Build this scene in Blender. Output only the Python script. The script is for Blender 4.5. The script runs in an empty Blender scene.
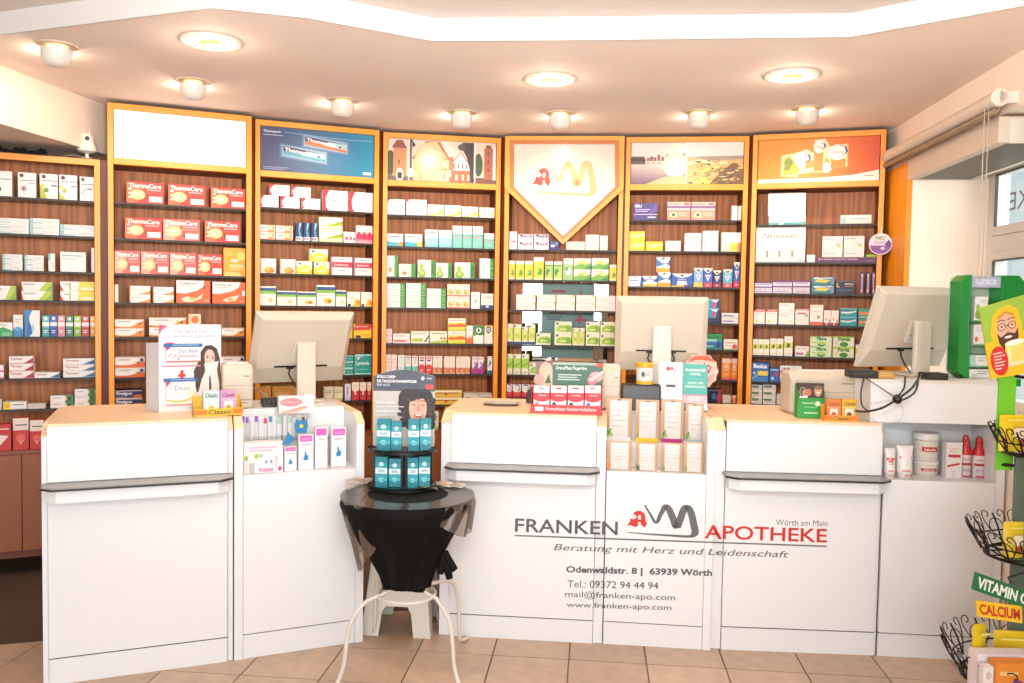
import bpy, math, random
from mathutils import Vector, Matrix
random.seed(7)
PI = math.pi
SC = bpy.context.scene
COL = SC.collection

# ------------------------------------------------------------------ camera
F_PX, PITCH, ROLL, EYE = 846.0, 0.0461, 0.0162, 1.55
_cp, _sp, _cr, _sr = math.cos(PITCH), math.sin(PITCH), math.cos(ROLL), math.sin(ROLL)
FWD = Vector((0, _cp, -_sp))
_u0, _r0 = Vector((0, _sp, _cp)), Vector((1, 0, 0))
RIGHT = _cr*_r0 + _sr*_u0
UP = -_sr*_r0 + _cr*_u0
cam = bpy.data.objects.new('camera', bpy.data.cameras.new('camera'))
COL.objects.link(cam)
m = Matrix((RIGHT, UP, -FWD)).transposed().to_4x4()
m.translation = Vector((0, 0, EYE))
cam.matrix_world = m
cam.data.sensor_width = 36
cam.data.lens = F_PX*36/1024
cam.data.clip_start = 0.05
SC.camera = cam
# ------------------------------------------------------------------ view, world, light
SC.view_settings.view_transform = 'Standard'
SC.view_settings.look = 'None'
SC.view_settings.gamma = 1.0
SC.view_settings.use_curve_mapping = False
SC.view_settings.exposure = 0.66
world = bpy.data.worlds.new('world'); SC.world = world
world.use_nodes = True
_bg = world.node_tree.nodes['Background']
_bg.inputs['Color'].default_value = (0.92, 0.97, 1.0, 1)
_bg.inputs['Strength'].default_value = 0.55

def lamp(kind, name, loc, aim, power, color, **kw):
    l = bpy.data.lights.new(name, kind); l.energy = power; l.color = color
    for k, v in kw.items(): setattr(l, k, v)
    o = bpy.data.objects.new(name, l); COL.objects.link(o); o.location = loc
    if aim is not None:
        o.rotation_euler = (Vector(aim)-Vector(loc)).to_track_quat('-Z', 'Y').to_euler()
    return o
# neutral fill lamp added above and behind the photographer
lamp('AREA', 'shop_ceiling_light', (0.0, -0.6, 2.68), (0.0, 2.6, 0.3), 18, (1.0, 0.98, 0.95), shape='RECTANGLE', size=4.2, size_y=1.2)

# frontal fill lamp added behind the photographer, for an assumed shop window
lamp('AREA', 'shop_front_daylight', (0.3, -2.9, 1.5), (0.0, 4.0, 1.3), 168, (0.87, 0.94, 1.0), shape='RECTANGLE', size=5.0, size_y=2.3)
# unseen fill lamp added to brighten the ceiling
lamp('AREA', 'bounced_flash', (0.0, 0.8, 1.95), (0.0, 1.9, 2.75), 58, (1.0, 0.95, 0.92), shape='RECTANGLE', size=0.5, size_y=0.4, spread=math.radians(140))
# sun lamp added to brighten the building outside the window
_s = lamp('SUN', 'street_sun', (0, 0, 8), (7, 1.0, 0), 2.2, (1.0, 0.97, 0.93), angle=0.02)
WARM = (1.0, 0.84, 0.66)

# ------------------------------------------------------------------ photo measurement -> metres
def ray(x, y):
    return (x-512)/F_PX*RIGHT - (y-341.5)/F_PX*UP + FWD
def at_z(x, y, z):
    d = ray(x, y); return Vector((0, 0, EYE)) + d*((z-EYE)/d.z)
class Frame:
    """upright plane: origin on the floor, u along it, v away from the viewer, z up"""
    def __init__(s, x, y, ang):
        s.o = Vector((x, y, 0)); s.a = ang
        s.du = Vector((math.cos(ang), math.sin(ang), 0)); s.dv = Vector((-math.sin(ang), math.cos(ang), 0))
    def w(s, u, v, z): return s.o + s.du*u + s.dv*v + Vector((0, 0, z))
    def px(s, x, y, v=0.0):
        d = ray(x, y); c = Vector((0, 0, EYE)); q = s.o + s.dv*v
        t = (q-c).dot(s.dv)/d.dot(s.dv); P = c+d*t
        return ((P-s.o).dot(s.du), P.z)
def frame2(a, b):
    f = Frame(a[0], a[1], math.atan2(b[1]-a[1], b[0]-a[0])); f.L = math.hypot(b[0]-a[0], b[1]-a[1]); return f

# ------------------------------------------------------------------ materials
def lin(c):
    return c/12.92 if c <= 0.04045 else ((c+0.055)/1.055)**2.4
def hexc(h):
    h = h.lstrip('#'); return tuple(lin(int(h[i:i+2], 16)/255) for i in (0, 2, 4))
_M = {}
PRINT_ALBEDO = 0.74     # card, paper and plastic reflect less than a screen white
def mat(col, rough=0.5, metal=0.0, kind='plain', **kw):
    key = (col, rough, metal, kind, tuple(sorted(kw.items())))
    if key in _M: return _M[key]
    m = bpy.data.materials.new(kind+'_'+str(col).strip('#')); m.use_nodes = True
    nt = m.node_tree; b = nt.nodes['Principled BSDF']
    rgb = hexc(col)
    if kind == 'plain' and 'emit' not in kw: rgb = tuple(c*PRINT_ALBEDO for c in rgb)
    b.inputs['Roughness'].default_value = rough
    b.inputs['Metallic'].default_value = metal
    for k, v in kw.items():
        if k == 'emit':
            b.inputs['Emission Color'].default_value = (*rgb, 1); b.inputs['Emission Strength'].default_value = v
        elif k == 'trans': b.inputs['Transmission Weight'].default_value = v
        elif k == 'coat': b.inputs['Coat Weight'].default_value = v
    N = nt.nodes.new; L = nt.links.new
    if kind in ('wood', 'backwood'):
        tc = N('ShaderNodeTexCoord'); mp = N('ShaderNodeMapping'); L(tc.outputs['Object'], mp.inputs['Vector'])
        mp.inputs['Scale'].default_value = (34, 34, 1.6) if kind == 'wood' else (5, 5, 0.45)
        nz = N('ShaderNodeTexNoise'); nz.inputs['Scale'].default_value = 1.6 if kind == 'wood' else 7; nz.inputs['Detail'].default_value = 4
        L(mp.outputs['Vector'], nz.inputs['Vector'])
        wv = N('ShaderNodeTexWave'); wv.wave_type = 'BANDS'; wv.bands_direction = 'X'
        wv.inputs['Scale'].default_value = 2.6 if kind == 'wood' else 1.5; wv.inputs['Distortion'].default_value = 9 if kind == 'wood' else 14; wv.inputs['Detail'].default_value = 3
        L(mp.outputs['Vector'], wv.inputs['Vector'])
        mx = N('ShaderNodeMix'); mx.data_type = 'FLOAT'; mx.inputs['Factor'].default_value = 0.5 if kind == 'wood' else 0.38
        L(nz.outputs['Fac'], mx.inputs[2]); L(wv.outputs['Fac'], mx.inputs[3])
        cr = N('ShaderNodeValToRGB'); e = cr.color_ramp.elements
        k = 0.62 if kind == 'backwood' else 0.80
        e[0].position = 0.25; e[0].color = (rgb[0]*k, rgb[1]*k**1.25, rgb[2]*k**1.5, 1)
        e[1].position = 0.75; e[1].color = (*[min(1, c*1.12) for c in rgb], 1)
        L(mx.outputs[0], cr.inputs['Fac']); L(cr.outputs['Color'], b.inputs['Base Color'])
    elif kind in ('tile', 'plaster', 'cloth', 'grout'):
        tc = N('ShaderNodeTexCoord'); nz = N('ShaderNodeTexNoise')
        nz.inputs['Scale'].default_value = {'tile': 14, 'plaster': 3, 'cloth': 60, 'grout': 40}[kind]
        nz.inputs['Detail'].default_value = 6
        L(tc.outputs['Object'], nz.inputs['Vector'])
        cr = N('ShaderNodeValToRGB'); e = cr.color_ramp.elements
        a = {'tile': 0.84, 'plaster': 0.97, 'cloth': 0.9, 'grout': 0.85}[kind]
        e[0].position = 0.35; e[0].color = (*[c*a for c in rgb], 1); e[1].position = 0.65; e[1].color = (*rgb, 1)
        L(nz.outputs['Fac'], cr.inputs['Fac']); L(cr.outputs['Color'], b.inputs['Base Color'])
        if kind in ('tile', 'plaster'):
            bp = N('ShaderNodeBump'); bp.inputs['Strength'].default_value = 0.06; L(nz.outputs['Fac'], bp.inputs['Height']); L(bp.outputs['Normal'], b.inputs['Normal'])
    else:
        # faint mottling so nothing is perfectly flat
        nz = N('ShaderNodeTexNoise'); nz.inputs['Scale'].default_value = 25
        hs = N('ShaderNodeMix'); hs.data_type = 'RGBA'; hs.inputs[6].default_value = (*[c*0.96 for c in rgb], 1); hs.inputs[7].default_value = (*rgb, 1)
        L(nz.outputs['Fac'], hs.inputs[0]); L(hs.outputs[2], b.inputs['Base Color'])
        if 'emit' in kw: b.inputs['Base Color'].default_value = (*rgb, 1)
    _M[key] = m
    return m
def glass_mat(name, col, a=0.12, rough=0.02):
    if name in _M: return _M[name]
    m = bpy.data.materials.new(name); m.use_nodes = True; nt = m.node_tree; nt.nodes.clear()
    o = nt.nodes.new('ShaderNodeOutputMaterial'); t = nt.nodes.new('ShaderNodeBsdfTransparent'); g = nt.nodes.new('ShaderNodeBsdfGlossy')
    t.inputs['Color'].default_value = (*hexc(col), 1); g.inputs['Roughness'].default_value = rough
    x = nt.nodes.new('ShaderNodeMixShader'); fr = nt.nodes.new('ShaderNodeLayerWeight'); fr.inputs['Blend'].default_value = 0.35
    pw = nt.nodes.new('ShaderNodeMath'); pw.operation = 'POWER'; pw.inputs[1].default_value = 3.0; nt.links.new(fr.outputs['Facing'], pw.inputs[0])
    ma = nt.nodes.new('ShaderNodeMath'); ma.operation = 'MULTIPLY_ADD'; ma.inputs[1].default_value = 0.5; ma.inputs[2].default_value = 0.04; nt.links.new(pw.outputs[0], ma.inputs[0])
    nt.links.new(ma.outputs[0], x.inputs[0]); nt.links.new(t.outputs[0], x.inputs[1]); nt.links.new(g.outputs[0], x.inputs[2])
    nt.links.new(x.outputs[0], o.inputs[0]); _M[name] = m; return m

OAK = lambda: mat('#e48f20', 0.4, kind='wood')
WALNUT = lambda: mat('#c06c22', 0.5, kind='backwood')
DARKW = lambda: mat('#6a3220', 0.5, kind='wood')
WHITE = lambda: mat('#fbfbfb', 0.35)
PAPER = lambda: mat('#f4eeea', 0.6)

# ------------------------------------------------------------------ mesh building
_TXT = {}
def text_mesh(s, bold=0.0, shear=0.0):
    key = (s, bold, shear)
    if key in _TXT: return _TXT[key]
    cu = bpy.data.curves.new('t', 'FONT'); cu.body = s; cu.resolution_u = 3; cu.offset = bold; cu.shear = shear
    ob = bpy.data.objects.new('t', cu); COL.objects.link(ob)
    dg = bpy.context.evaluated_depsgraph_get(); dg.update()
    me = bpy.data.meshes.new_from_object(ob.evaluated_get(dg))
    vs = [(v.co.x, v.co.y) for v in me.vertices]; fs = [tuple(p.vertices) for p in me.polygons]
    bpy.data.objects.remove(ob); bpy.data.curves.remove(cu); bpy.data.meshes.remove(me)
    x0 = min(v[0] for v in vs); x1 = max(v[0] for v in vs); y0 = min(v[1] for v in vs); y1 = max(v[1] for v in vs)
    vs = [((a-x0)/(x1-x0), (b-y0)/(y1-y0)) for a, b in vs]
    _TXT[key] = (vs, fs); return _TXT[key]

class MB:
    def __init__(s): s.v = []; s.f = []; s.k = []; s.mats = []
    def mi(s, m):
        if m not in s.mats: s.mats.append(m)
        return s.mats.index(m)
    def add(s, vs, fs, m):
        n = len(s.v); i = s.mi(m); s.v += [tuple(p) for p in vs]
        for f in fs: s.f.append(tuple(n+j for j in f)); s.k.append(i)
        return s
    def box(s, x0, y0, z0, x1, y1, z1, m, M=None):
        vs = [Vector(p) for p in ((x0,y0,z0),(x1,y0,z0),(x1,y1,z0),(x0,y1,z0),(x0,y0,z1),(x1,y0,z1),(x1,y1,z1),(x0,y1,z1))]
        if M: vs = [M @ p for p in vs]
        return s.add(vs, [(0,3,2,1),(4,5,6,7),(0,1,5,4),(1,2,6,5),(2,3,7,6),(3,0,4,7)], m)
    def prism(s, pts, a, b, m, axis='z', M=None):
        """outline pts extruded from a to b along the axis; other two axes in order"""
        def P(p, h): return {'z': (p[0], p[1], h), 'y': (p[0], h, p[1]), 'x': (h, p[0], p[1])}[axis]
        n = len(pts); vs = [Vector(P(p, a)) for p in pts]+[Vector(P(p, b)) for p in pts]
        if M: vs = [M @ p for p in vs]
        fs = [tuple(range(n)), tuple(range(2*n-1, n-1, -1))]+[(i, n+i, n+(i+1) % n, (i+1) % n) for i in range(n)]
        return s.add(vs, fs, m)
    def lathe(s, prof, m, n=20, c=(0, 0, 0), M=None, cap=True):
        vs = []; fs = []
        for r, z in prof:
            for i in range(n):
                a = 2*PI*i/n; vs.append(Vector((c[0]+r*math.cos(a), c[1]+r*math.sin(a), c[2]+z)))
        for j in range(len(prof)-1):
            for i in range(n):
                k = (i+1) % n; fs.append((j*n+i, j*n+k, (j+1)*n+k, (j+1)*n+i))
        if cap: fs += [tuple(range(n-1, -1, -1)), tuple((len(prof)-1)*n+i for i in range(n))]
        if M: vs = [M @ p for p in vs]
        return s.add(vs, fs, m)
    def tube(s, pts, r, m, n=8, closed=False):
        pts = [Vector(p) for p in pts]; N = len(pts); vs = []; fs = []; up = None
        for i, p in enumerate(pts):
            if closed: t = pts[(i+1) % N]-pts[i-1]
            else: t = pts[min(i+1, N-1)]-pts[max(i-1, 0)]
            t.normalize()
            if up is None:
                up = Vector((0, 0, 1)) if abs(t.z) < 0.9 else Vector((1, 0, 0))
            a = t.cross(up)
            if a.length < 1e-6: a = t.cross(Vector((0.3, 1, 0.2)))
            a.normalize(); up = a.cross(t).normalized()
            rr = r[i] if isinstance(r, (list, tuple)) else r
            for k in range(n):
                q = 2*PI*k/n; vs.append(p+a*(math.cos(q)*rr)+up*(math.sin(q)*rr))
        for i in range(N if closed else N-1):
            j = (i+1) % N
            for k in range(n):
                l = (k+1) % n; fs.append((i*n+k, i*n+l, j*n+l, j*n+k))
        if not closed: fs += [tuple(range(n-1, -1, -1)), tuple((N-1)*n+k for k in range(n))]
        return s.add(vs, fs, m)
    def build(s, name, parent=None, smooth=False, bevel=0.0, loc=None, rz=None, seg=2, sub=0):
        me = bpy.data.meshes.new(name); me.from_pydata(s.v, [], s.f)
        for m in s.mats: me.materials.append(m)
        me.polygons.foreach_set('material_index', s.k)
        if smooth: me.polygons.foreach_set('use_smooth', [True]*len(s.f))
        me.update()
        o = bpy.data.objects.new(name, me); COL.objects.link(o)
        if loc is not None: o.location = loc
        if rz is not None: o.rotation_euler = (0, 0, rz)
        if parent: o.parent = parent
        if bevel:
            b = o.modifiers.new('b', 'BEVEL'); b.width = bevel; b.segments = seg; b.limit_method = 'ANGLE'; b.angle_limit = 0.6
        if smooth:
            try:
                es = o.modifiers.new('w', 'WEIGHTED_NORMAL') if bevel else None
            except Exception: pass
            me.set_sharp_from_angle(angle=0.7)
        if sub:
            q = o.modifiers.new('s', 'SUBSURF'); q.levels = sub; q.render_levels = sub
        return o

def tag(o, label=None, cat=None, group=None, kind=None):
    if label: o['label'] = label
    if cat: o['category'] = cat
    if group: o['group'] = group
    if kind: o['kind'] = kind
    return o
def thing(name, loc, rz, label, cat, group=None):
    o = bpy.data.objects.new(name, None); o.empty_display_size = 0.05; COL.objects.link(o)
    o.location = loc; o.rotation_euler = (0, 0, rz); return tag(o, label, cat, group)

# printing: flat patches of ink laid on a face given by (origin, du, dz, normal); coordinates 0..1
class Ink:
    def __init__(s, mb, P, lift=0.0004, step=0.00012):
        s.mb = mb; s.P = P; s.n = 0; s.lift = lift; s.step = step
    def _l(s): s.n += 1; return s.lift+s.step*s.n
    def poly(s, pts, col, rough=0.5):
        h = s._l(); s.mb.add([s.P(u, v, h) for u, v in pts], [tuple(range(len(pts)))], mat(col, rough)); return s
    def rect(s, u0, v0, u1, v1, col): return s.poly([(u0, v0), (u1, v0), (u1, v1), (u0, v1)], col)
    def disc(s, cu, cv, ru, rv, col, a0=0, a1=2*PI, n=18):
        return s.poly([(cu+ru*math.cos(a0+(a1-a0)*i/n), cv+rv*math.sin(a0+(a1-a0)*i/n)) for i in range(n if a1-a0 > 6.2 else n+1)], col)
    def text(s, t, u0, v0, u1, v1, col, bold=0.0, shear=0.0):
        vs, fs = text_mesh(t, bold, shear); h = s._l()
        s.mb.add([s.P(u0+(u1-u0)*a, v0+(v1-v0)*b, h) for a, b in vs], fs, mat(col, 0.5)); return s
    def lines(s, u0, v0, u1, v1, n, col, k=0.45):
        h = (v1-v0)/n
        for i in range(n):
            w = (1, 0.82, 0.93, 0.7, 0.88)[i % 5]
            s.rect(u0, v1-h*(i+k), u0+(u1-u0)*w, v1-h*i, col)
        return s
    def ribbon(s, pts, ws, col):
        h = s._l(); V = []
        for i, p in enumerate(pts):
            a = pts[max(i-1, 0)]; b = pts[min(i+1, len(pts)-1)]
            dx, dy = b[0]-a[0], b[1]-a[1]; l = math.hypot(dx, dy) or 1; nx, ny = -dy/l, dx/l
            w = ws[i] if isinstance(ws, (list, tuple)) else ws
            V.append((p[0]+nx*w/2, p[1]+ny*w/2)); V.append((p[0]-nx*w/2, p[1]-ny*w/2))
        s.mb.add([s.P(u, v, h) for u, v in V], [(2*i, 2*i+1, 2*i+3, 2*i+2) for i in range(len(pts)-1)], mat(col, 0.5)); return s
def face_ink(mb, x0, z0, x1, z1, y, **k):
    """ink on a front face (looking along +y) spanning x0..x1, z0..z1"""
    return Ink(mb, lambda u, v, h: (x0+(x1-x0)*u, y-h, z0+(z1-z0)*v), **k)

LOGO_PATH = [(.25,.97),(.33,.70),(.415,.42),(.47,.65),(.53,.90),(.56,.96),(.60,.85),(.66,.55),(.705,.30),(.75,.50),(.80,.82),(.84,.95),(.88,.90),(.92,.70),(.95,.40),(.97,.18),(.94,.06),(.85,.03),(.6,.05),(.35,.07),(.12,.10),(.0,.12)]
def draw_logo(ink, u0, v0, u1, v1, stroke, red):
    X = lambda p: (u0+(u1-u0)*p[0], v0+(v1-v0)*p[1])
    # brush stroke, drawn smooth
    P = [X(p) for p in LOGO_PATH]; S = []
    n = len(P)
    for i in range(n-1):
        a, b, c, d = P[max(i-1, 0)], P[i], P[i+1], P[min(i+2, n-1)]
        for k in range(5):
            t = k/5
            S.append(tuple(0.5*((2*b[j])+(-a[j]+c[j])*t+(2*a[j]-5*b[j]+4*c[j]-d[j])*t*t+(-a[j]+3*b[j]-3*c[j]+d[j])*t**3) for j in (0, 1)))
    S.append(P[-1]); h = (v1-v0)
    W = []
    for i in range(len(S)):
        t = i/(len(S)-1); W.append(h*(0.02+0.085*min(1, t*3.5))*(1.0 if t < .72 else max(0.12, 1-(t-.72)*3.0)))
    ink.ribbon(S, W, stroke)
    A = [(.085,.70),(.13,.78),(.20,.79),(.255,.70),(.265,.48),(.285,.40),(.25,.27),(.20,.36),(.195,.45),(.155,.44),(.16,.33),(.115,.28),(.06,.34),(.0,.32),(.045,.46),(.05,.55),(.10,.52),(.135,.62)]
    ink.poly([X(p) for p in A], red)
    ink.poly([X(p) for p in [(.155,.52),(.20,.52),(.20,.66),(.165,.66)]], '#f4e8e2')
    ink.ribbon([X(p) for p in [(.06,.62),(.09,.66),(.12,.60),(.09,.54)]], h*0.05, '#f4e8e2')
# ================================================================== ROOM
ZC = 2.67
ceil_edge = [at_z(x, y, ZC) for x, y in [(-60, 44), (0, 35), (213, 8), (306, 18), (432, 41), (600, 40), (851, 37), (1024, 6)]]
ceil_edge = [(p.x, p.y) for p in ceil_edge]
ceil_edge = [(-4.4, 4.6)]+ceil_edge+[(2.6, 1.9), (2.9, 1.6)]
def struct(o, label=None): o['kind'] = 'structure'; (label and o.__setitem__('label', label)); return o
PEACH = mat('#f0dfd3', 0.8, kind='plaster'); CREAM = mat('#f1dfcd', 0.8, kind='plaster')
b = MB()
pts = ceil_edge+[(2.9, 7.0), (-4.4, 7.0)]
b.prism(pts, ZC, ZC+0.10, PEACH)
ceiling = struct(b.build('ceiling'), 'lowered peach plaster ceiling over the counters and shelves')
b = MB(); b.prism([(-4.4, -3), (2.9, -3), (2.9, 7), (-4.4, 7)], ZC+0.095, ZC+0.16, mat('#d6cbc2', 0.8, kind='plaster'))
struct(b.build('ceiling'), 'higher plaster ceiling over the shop floor')
b = MB()   # white riser between the two ceilings
N_ = len(ceil_edge); off = []
for i in range(N_):
    a = Vector(ceil_edge[max(i-1, 0)]); c = Vector(ceil_edge[min(i+1, N_-1)]); d = (c-a).normalized(); off.append((d.y*0.012, -d.x*0.012))
V = []
for (x, y), (nx, ny) in zip(ceil_edge, off): V += [(x, y, ZC-.003), (x+nx, y+ny, ZC-.003), (x+nx, y+ny, ZC+.094), (x, y, ZC+.094)]
b.add(V, [(4*i+k, 4*i+(k+1) % 4, 4*i+4+(k+1) % 4, 4*i+4+k) for i in range(N_-1) for k in range(4)], mat('#e8e5e2', 0.5))
struct(b.build('trim_1'), 'white angular riser where the ceiling steps up')

# ---- floor: tiles laid one by one
fl = MB(); fl.box(-4.4, -3, -0.06, 4.0, 7.0, -0.006, mat('#8c7260', 0.8, kind='grout'))
floor = struct(fl.build('floor'), 'beige square tiled floor with dark grout')
TS, TH = 0.3351, -0.0975
TO = Vector((-0.0637, 3.651, 0)); tu = Vector((math.cos(TH), math.sin(TH), 0)); tv = Vector((-math.sin(TH), math.cos(TH), 0))
tile_me = []
for k, c in enumerate(('#c4a68c', '#bea087', '#c8aa90')):
    t = MB(); g = 0.0035
    t.prism([(g, g), (TS-g, g), (TS-g, TS-g), (g, TS-g)], -0.006, 0.0, mat(c, 0.38, kind='tile'))
    tile_me.append(t)
first = {}
for i in range(-12, 10):
    for j in range(-5, 4):
        P = TO+tu*(i*TS)+tv*(j*TS)
        if P.x < -4.2 or P.x > 3.0: continue
        k = (i*7+j*3) % 3
        if k not in first:
            o = tile_me[k].build('tile', floor); first[k] = o
        else:
            o = first[k].copy(); COL.objects.link(o); o.parent = floor
        o.location = P; o.rotation_euler = (0, 0, TH)
# thin darker sheet over the floor behind the counters
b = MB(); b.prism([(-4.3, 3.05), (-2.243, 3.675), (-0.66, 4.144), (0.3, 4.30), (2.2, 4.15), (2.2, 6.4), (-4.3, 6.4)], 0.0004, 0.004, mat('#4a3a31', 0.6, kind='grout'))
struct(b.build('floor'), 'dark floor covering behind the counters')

# ---- back wall behind the shelves
b = MB(); b.box(-4.4, 6.3, 0, 2.9, 6.4, ZC, CREAM); struct(b.build('wall_back'), 'plain wall behind the shelf bays')

# ---- right wall with a deep window opening
RW = frame2((2.325, 5.39), (2.124, 3.598))      # u runs towards the viewer
RW.o = Vector((2.365, 5.39, 0))
UA, UB = 0.43, 1.88          # opening
ZT = 2.43                     # opening head
def rbox(mb, u0, v0, z0, u1, v1, z1, m):
    # v here: outward (to the right of the wall plane)
    vs = [RW.w(u, v, z) for u, v, z in ((u0,v0,z0),(u1,v0,z0),(u1,v1,z0),(u0,v1,z0),(u0,v0,z1),(u1,v0,z1),(u1,v1,z1),(u0,v1,z1))]
    mb.add(vs, [(0,3,2,1),(4,5,6,7),(0,1,5,4),(1,2,6,5),(2,3,7,6),(3,0,4,7)], m)
b = MB()
rbox(b, -1.0, 0, 0, UA, 0.5, ZC, CREAM); rbox(b, UB, 0, 0, 5.2, 0.5, ZC, CREAM)
rbox(b, UA, 0, ZT, UB, 0.5, ZC, CREAM); rbox(b, UA, 0, 0, UB, 0.5, 0.95, CREAM)
struct(b.build('wall_right'), 'cream right wall with a deep window opening')
b = MB(); WF = mat('#efe9e2', 0.4)
rbox(b, UA, 0.42, 0.95, UA+0.07, 0.49, ZT, WF); rbox(b, UB-0.07, 0.42, 0.95, UB, 0.49, ZT, WF)
rbox(b, UA+.07, 0.42, ZT-0.07, UB-.07, 0.49, ZT, WF); rbox(b, UA+.07, 0.42, 0.95, UB-.07, 0.49, 1.02, WF)
rbox(b, UA+.07, 0.42, 1.88, UB-.07, 0.49, 1.97, WF)
win = struct(b.build('window_1', bevel=0.004), 'white window with an upper fanlight in the right wall')
b = MB(); BL = mat('#4a4038', 0.5)
for z0, z1 in ((1.02, 1.88), (1.97, ZT-.07)):
    rbox(b, UA+.07, 0.41, z0, UA+.13, 0.48, z1, WF); rbox(b, UA+.13, 0.41, z0, UB-.13, 0.48, z0+.05, WF); rbox(b, UA+.13, 0.41, z1-.05, UB-.13, 0.48, z1, WF); rbox(b, UB-.13, 0.41, z0, UB-.07, 0.48, z1, WF)
b.build('sash', win, bevel=0.004)
b = MB()
for z0, z1 in ((1.07, 1.83), (2.02, ZT-.12)):
    rbox(b, UA+.128, 0.40, z0, UA+.135, 0.415, z1, BL); rbox(b, UA+.13, 0.40, z1-.008, UB-.13, 0.415, z1, BL)
b.build('gasket', win)
b = MB()
for z0, z1 in ((1.07, 1.83), (2.02, ZT-.12)): rbox(b, UA+.13, 0.45, z0, UB-.13, 0.456, z1, glass_mat('window_glass', '#f4fbfa'))
b.build('pane', win)
# shop letters stuck on the fanlight, read from the street
b = MB(); vs, fs = text_mesh('APOTHEKE'); 
b.add([RW.w(UA+.20+0.95*(1-a), 0.447, 2.10+0.10*c) for a, c in vs], fs, mat('#a8a49c', 0.6)); b.build('lettering', win)
lamp('AREA', 'window_daylight', RW.w(1.15, 1.1, 1.9), RW.w(1.0, -1.0, 1.4), 26, (0.93, 0.97, 1.0), shape='RECTANGLE', size=1.6, size_y=1.4)
# building across the street
b = MB(); b.box(7.0, 2.0, -1, 7.6, 9.0, 3.4, mat('#f2eee8', 0.8, kind='plaster'))
fac = b.build('building'); tag(fac, 'pale rendered building across the street seen through the window', 'building')
b = MB(); b.box(6.97, 6.3, 1.6, 7.0, 7.1, 2.8, mat('#9aa6ae', 0.2)); b.build('window', fac)

# oak lining between last bay and the window
b = MB(); rbox(b, -0.10, -0.03, 0.0, UA, 0.0, 2.405, OAK())
struct(b.build('trim_2', bevel=0.003), 'honey oak wall lining beside the orange poster bay')

# ---- left downstand beam
b = MB(); LB = frame2((-2.60, 3.6), (-2.415, 5.06))
n = (LB.o.x, LB.o.y); e = LB.w(1.6, 0, 0)
p0 = LB.w(-3.2, 0, 0); p1 = LB.w(1.50, 0, 0)
b.prism([(p0.x, p0.y), (p1.x, p1.y), (p1.x-2.2, p1.y+.3), (p0.x-1.5, p0.y+.2)], 2.385, ZC, mat('#e2cebc', 0.8, kind='plaster'))
struct(b.build('ceiling'), 'cream boxed beam dropping from the ceiling at far left')
b = MB(); b.box(-4.5, -3, 0, -4.4, 6.4, ZC+.1, CREAM); struct(b.build('wall_left'), 'left wall behind the far left bay')

# ================================================================== SHELF BAYS
def ctop(k, p0, p1):
    d = Vector((p1[0]-p0[0], p1[1]-p0[1])).normalized()*0.010; p0 = (p0[0]-d.x, p0[1]-d.y)
    p1 = (p1[0]+d.x*(1 if k != 1 else 0), p1[1]+d.y*(1 if k != 1 else 0)); return Frame(p0[0], p0[1], math.atan2(p1[1]-p0[1], p1[0]-p0[0])), math.hypot(p1[0]-p0[0], p1[1]-p0[1])
BAYS = {
 1: ((-3.06, 4.515), (-2.352, 4.835), 2.32, 'low bay at far left with no sign, oak framed shelf unit'),
 2: ((-2.310, 4.860), (-1.605, 5.169), 2.65, 'oak framed shelf bay topped by a blank white light panel'),
 3: ((-1.588, 5.252), (-0.889, 5.528), 2.65, 'oak framed shelf bay topped by the blue poster'),
 4: ((-0.853, 5.589), (-0.103, 5.729), 2.65, 'oak framed shelf bay topped by the half-timbered town photograph'),
 5: ((-0.055, 5.690), (0.709, 5.627), 2.65, 'oak framed shelf bay with the pointed white logo panel'),
 6: ((0.742, 5.624), (1.505, 5.528), 2.65, 'oak framed shelf bay topped by the sunset river photograph'),
 7: ((1.540, 5.492), (2.267, 5.247), 2.65, 'oak framed shelf bay topped by the orange poster'),
}
S1 = 6.827
def cpx(o, x, y): return (o[0]+x/S1, o[1]+y/S1)
# shelf tops: (crop origin, x, y) on the front edge of the shelf's top
SHELF = {
 1: [((0,150),335,332), ((0,150),300,578), ((0,240),400,215), ((0,240),300,412), ((0,240),350,660), ((0,330),350,328), ((0,330),200,540)],
 2: [((105,160),560,313), ((105,160),520,550), ((105,240),530,238), ((105,240),400,430), ((105,240),150,660), ((105,330),150,325), ((105,330),150,527)],
 3: [((245,170),300,260), ((245,170),300,480), ((245,240),400,232), ((245,240),400,450), ((245,320),800,124), ((245,320),800,372), ((245,320),800,548)],
 4: [((370,180),400,243), ((370,180),400,457), ((370,180),500,667), ((370,260),400,328), ((370,260),400,570), ((370,330),600,300), ((370,330),530,510)],
 5: [((495,210),300,270), ((495,210),400,478), ((495,280),400,207), ((495,280),500,446), ((495,330),150,304), ((495,330),100,458)],
 6: [((615,180),400,272), ((615,180),400,485), ((615,240),400,320), ((615,240),800,572), ((615,320),750,203), ((615,320),750,410), ((615,320),750,568)],
 7: [((745,180),400,303), ((745,180),300,562), ((745,250),400,297), ((745,250),400,512), ((745,320),400,250), ((745,320),150,422), ((745,320),150,575)],
}
VF = 0.035     # goods and shelf edges stand this far behind the front frame
BF = {}; SZ = {}
shelf_glass = glass_mat('smoked_shelf_glass', '#c8d8cc')
EDGE = mat('#22180f', 0.5)
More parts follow.
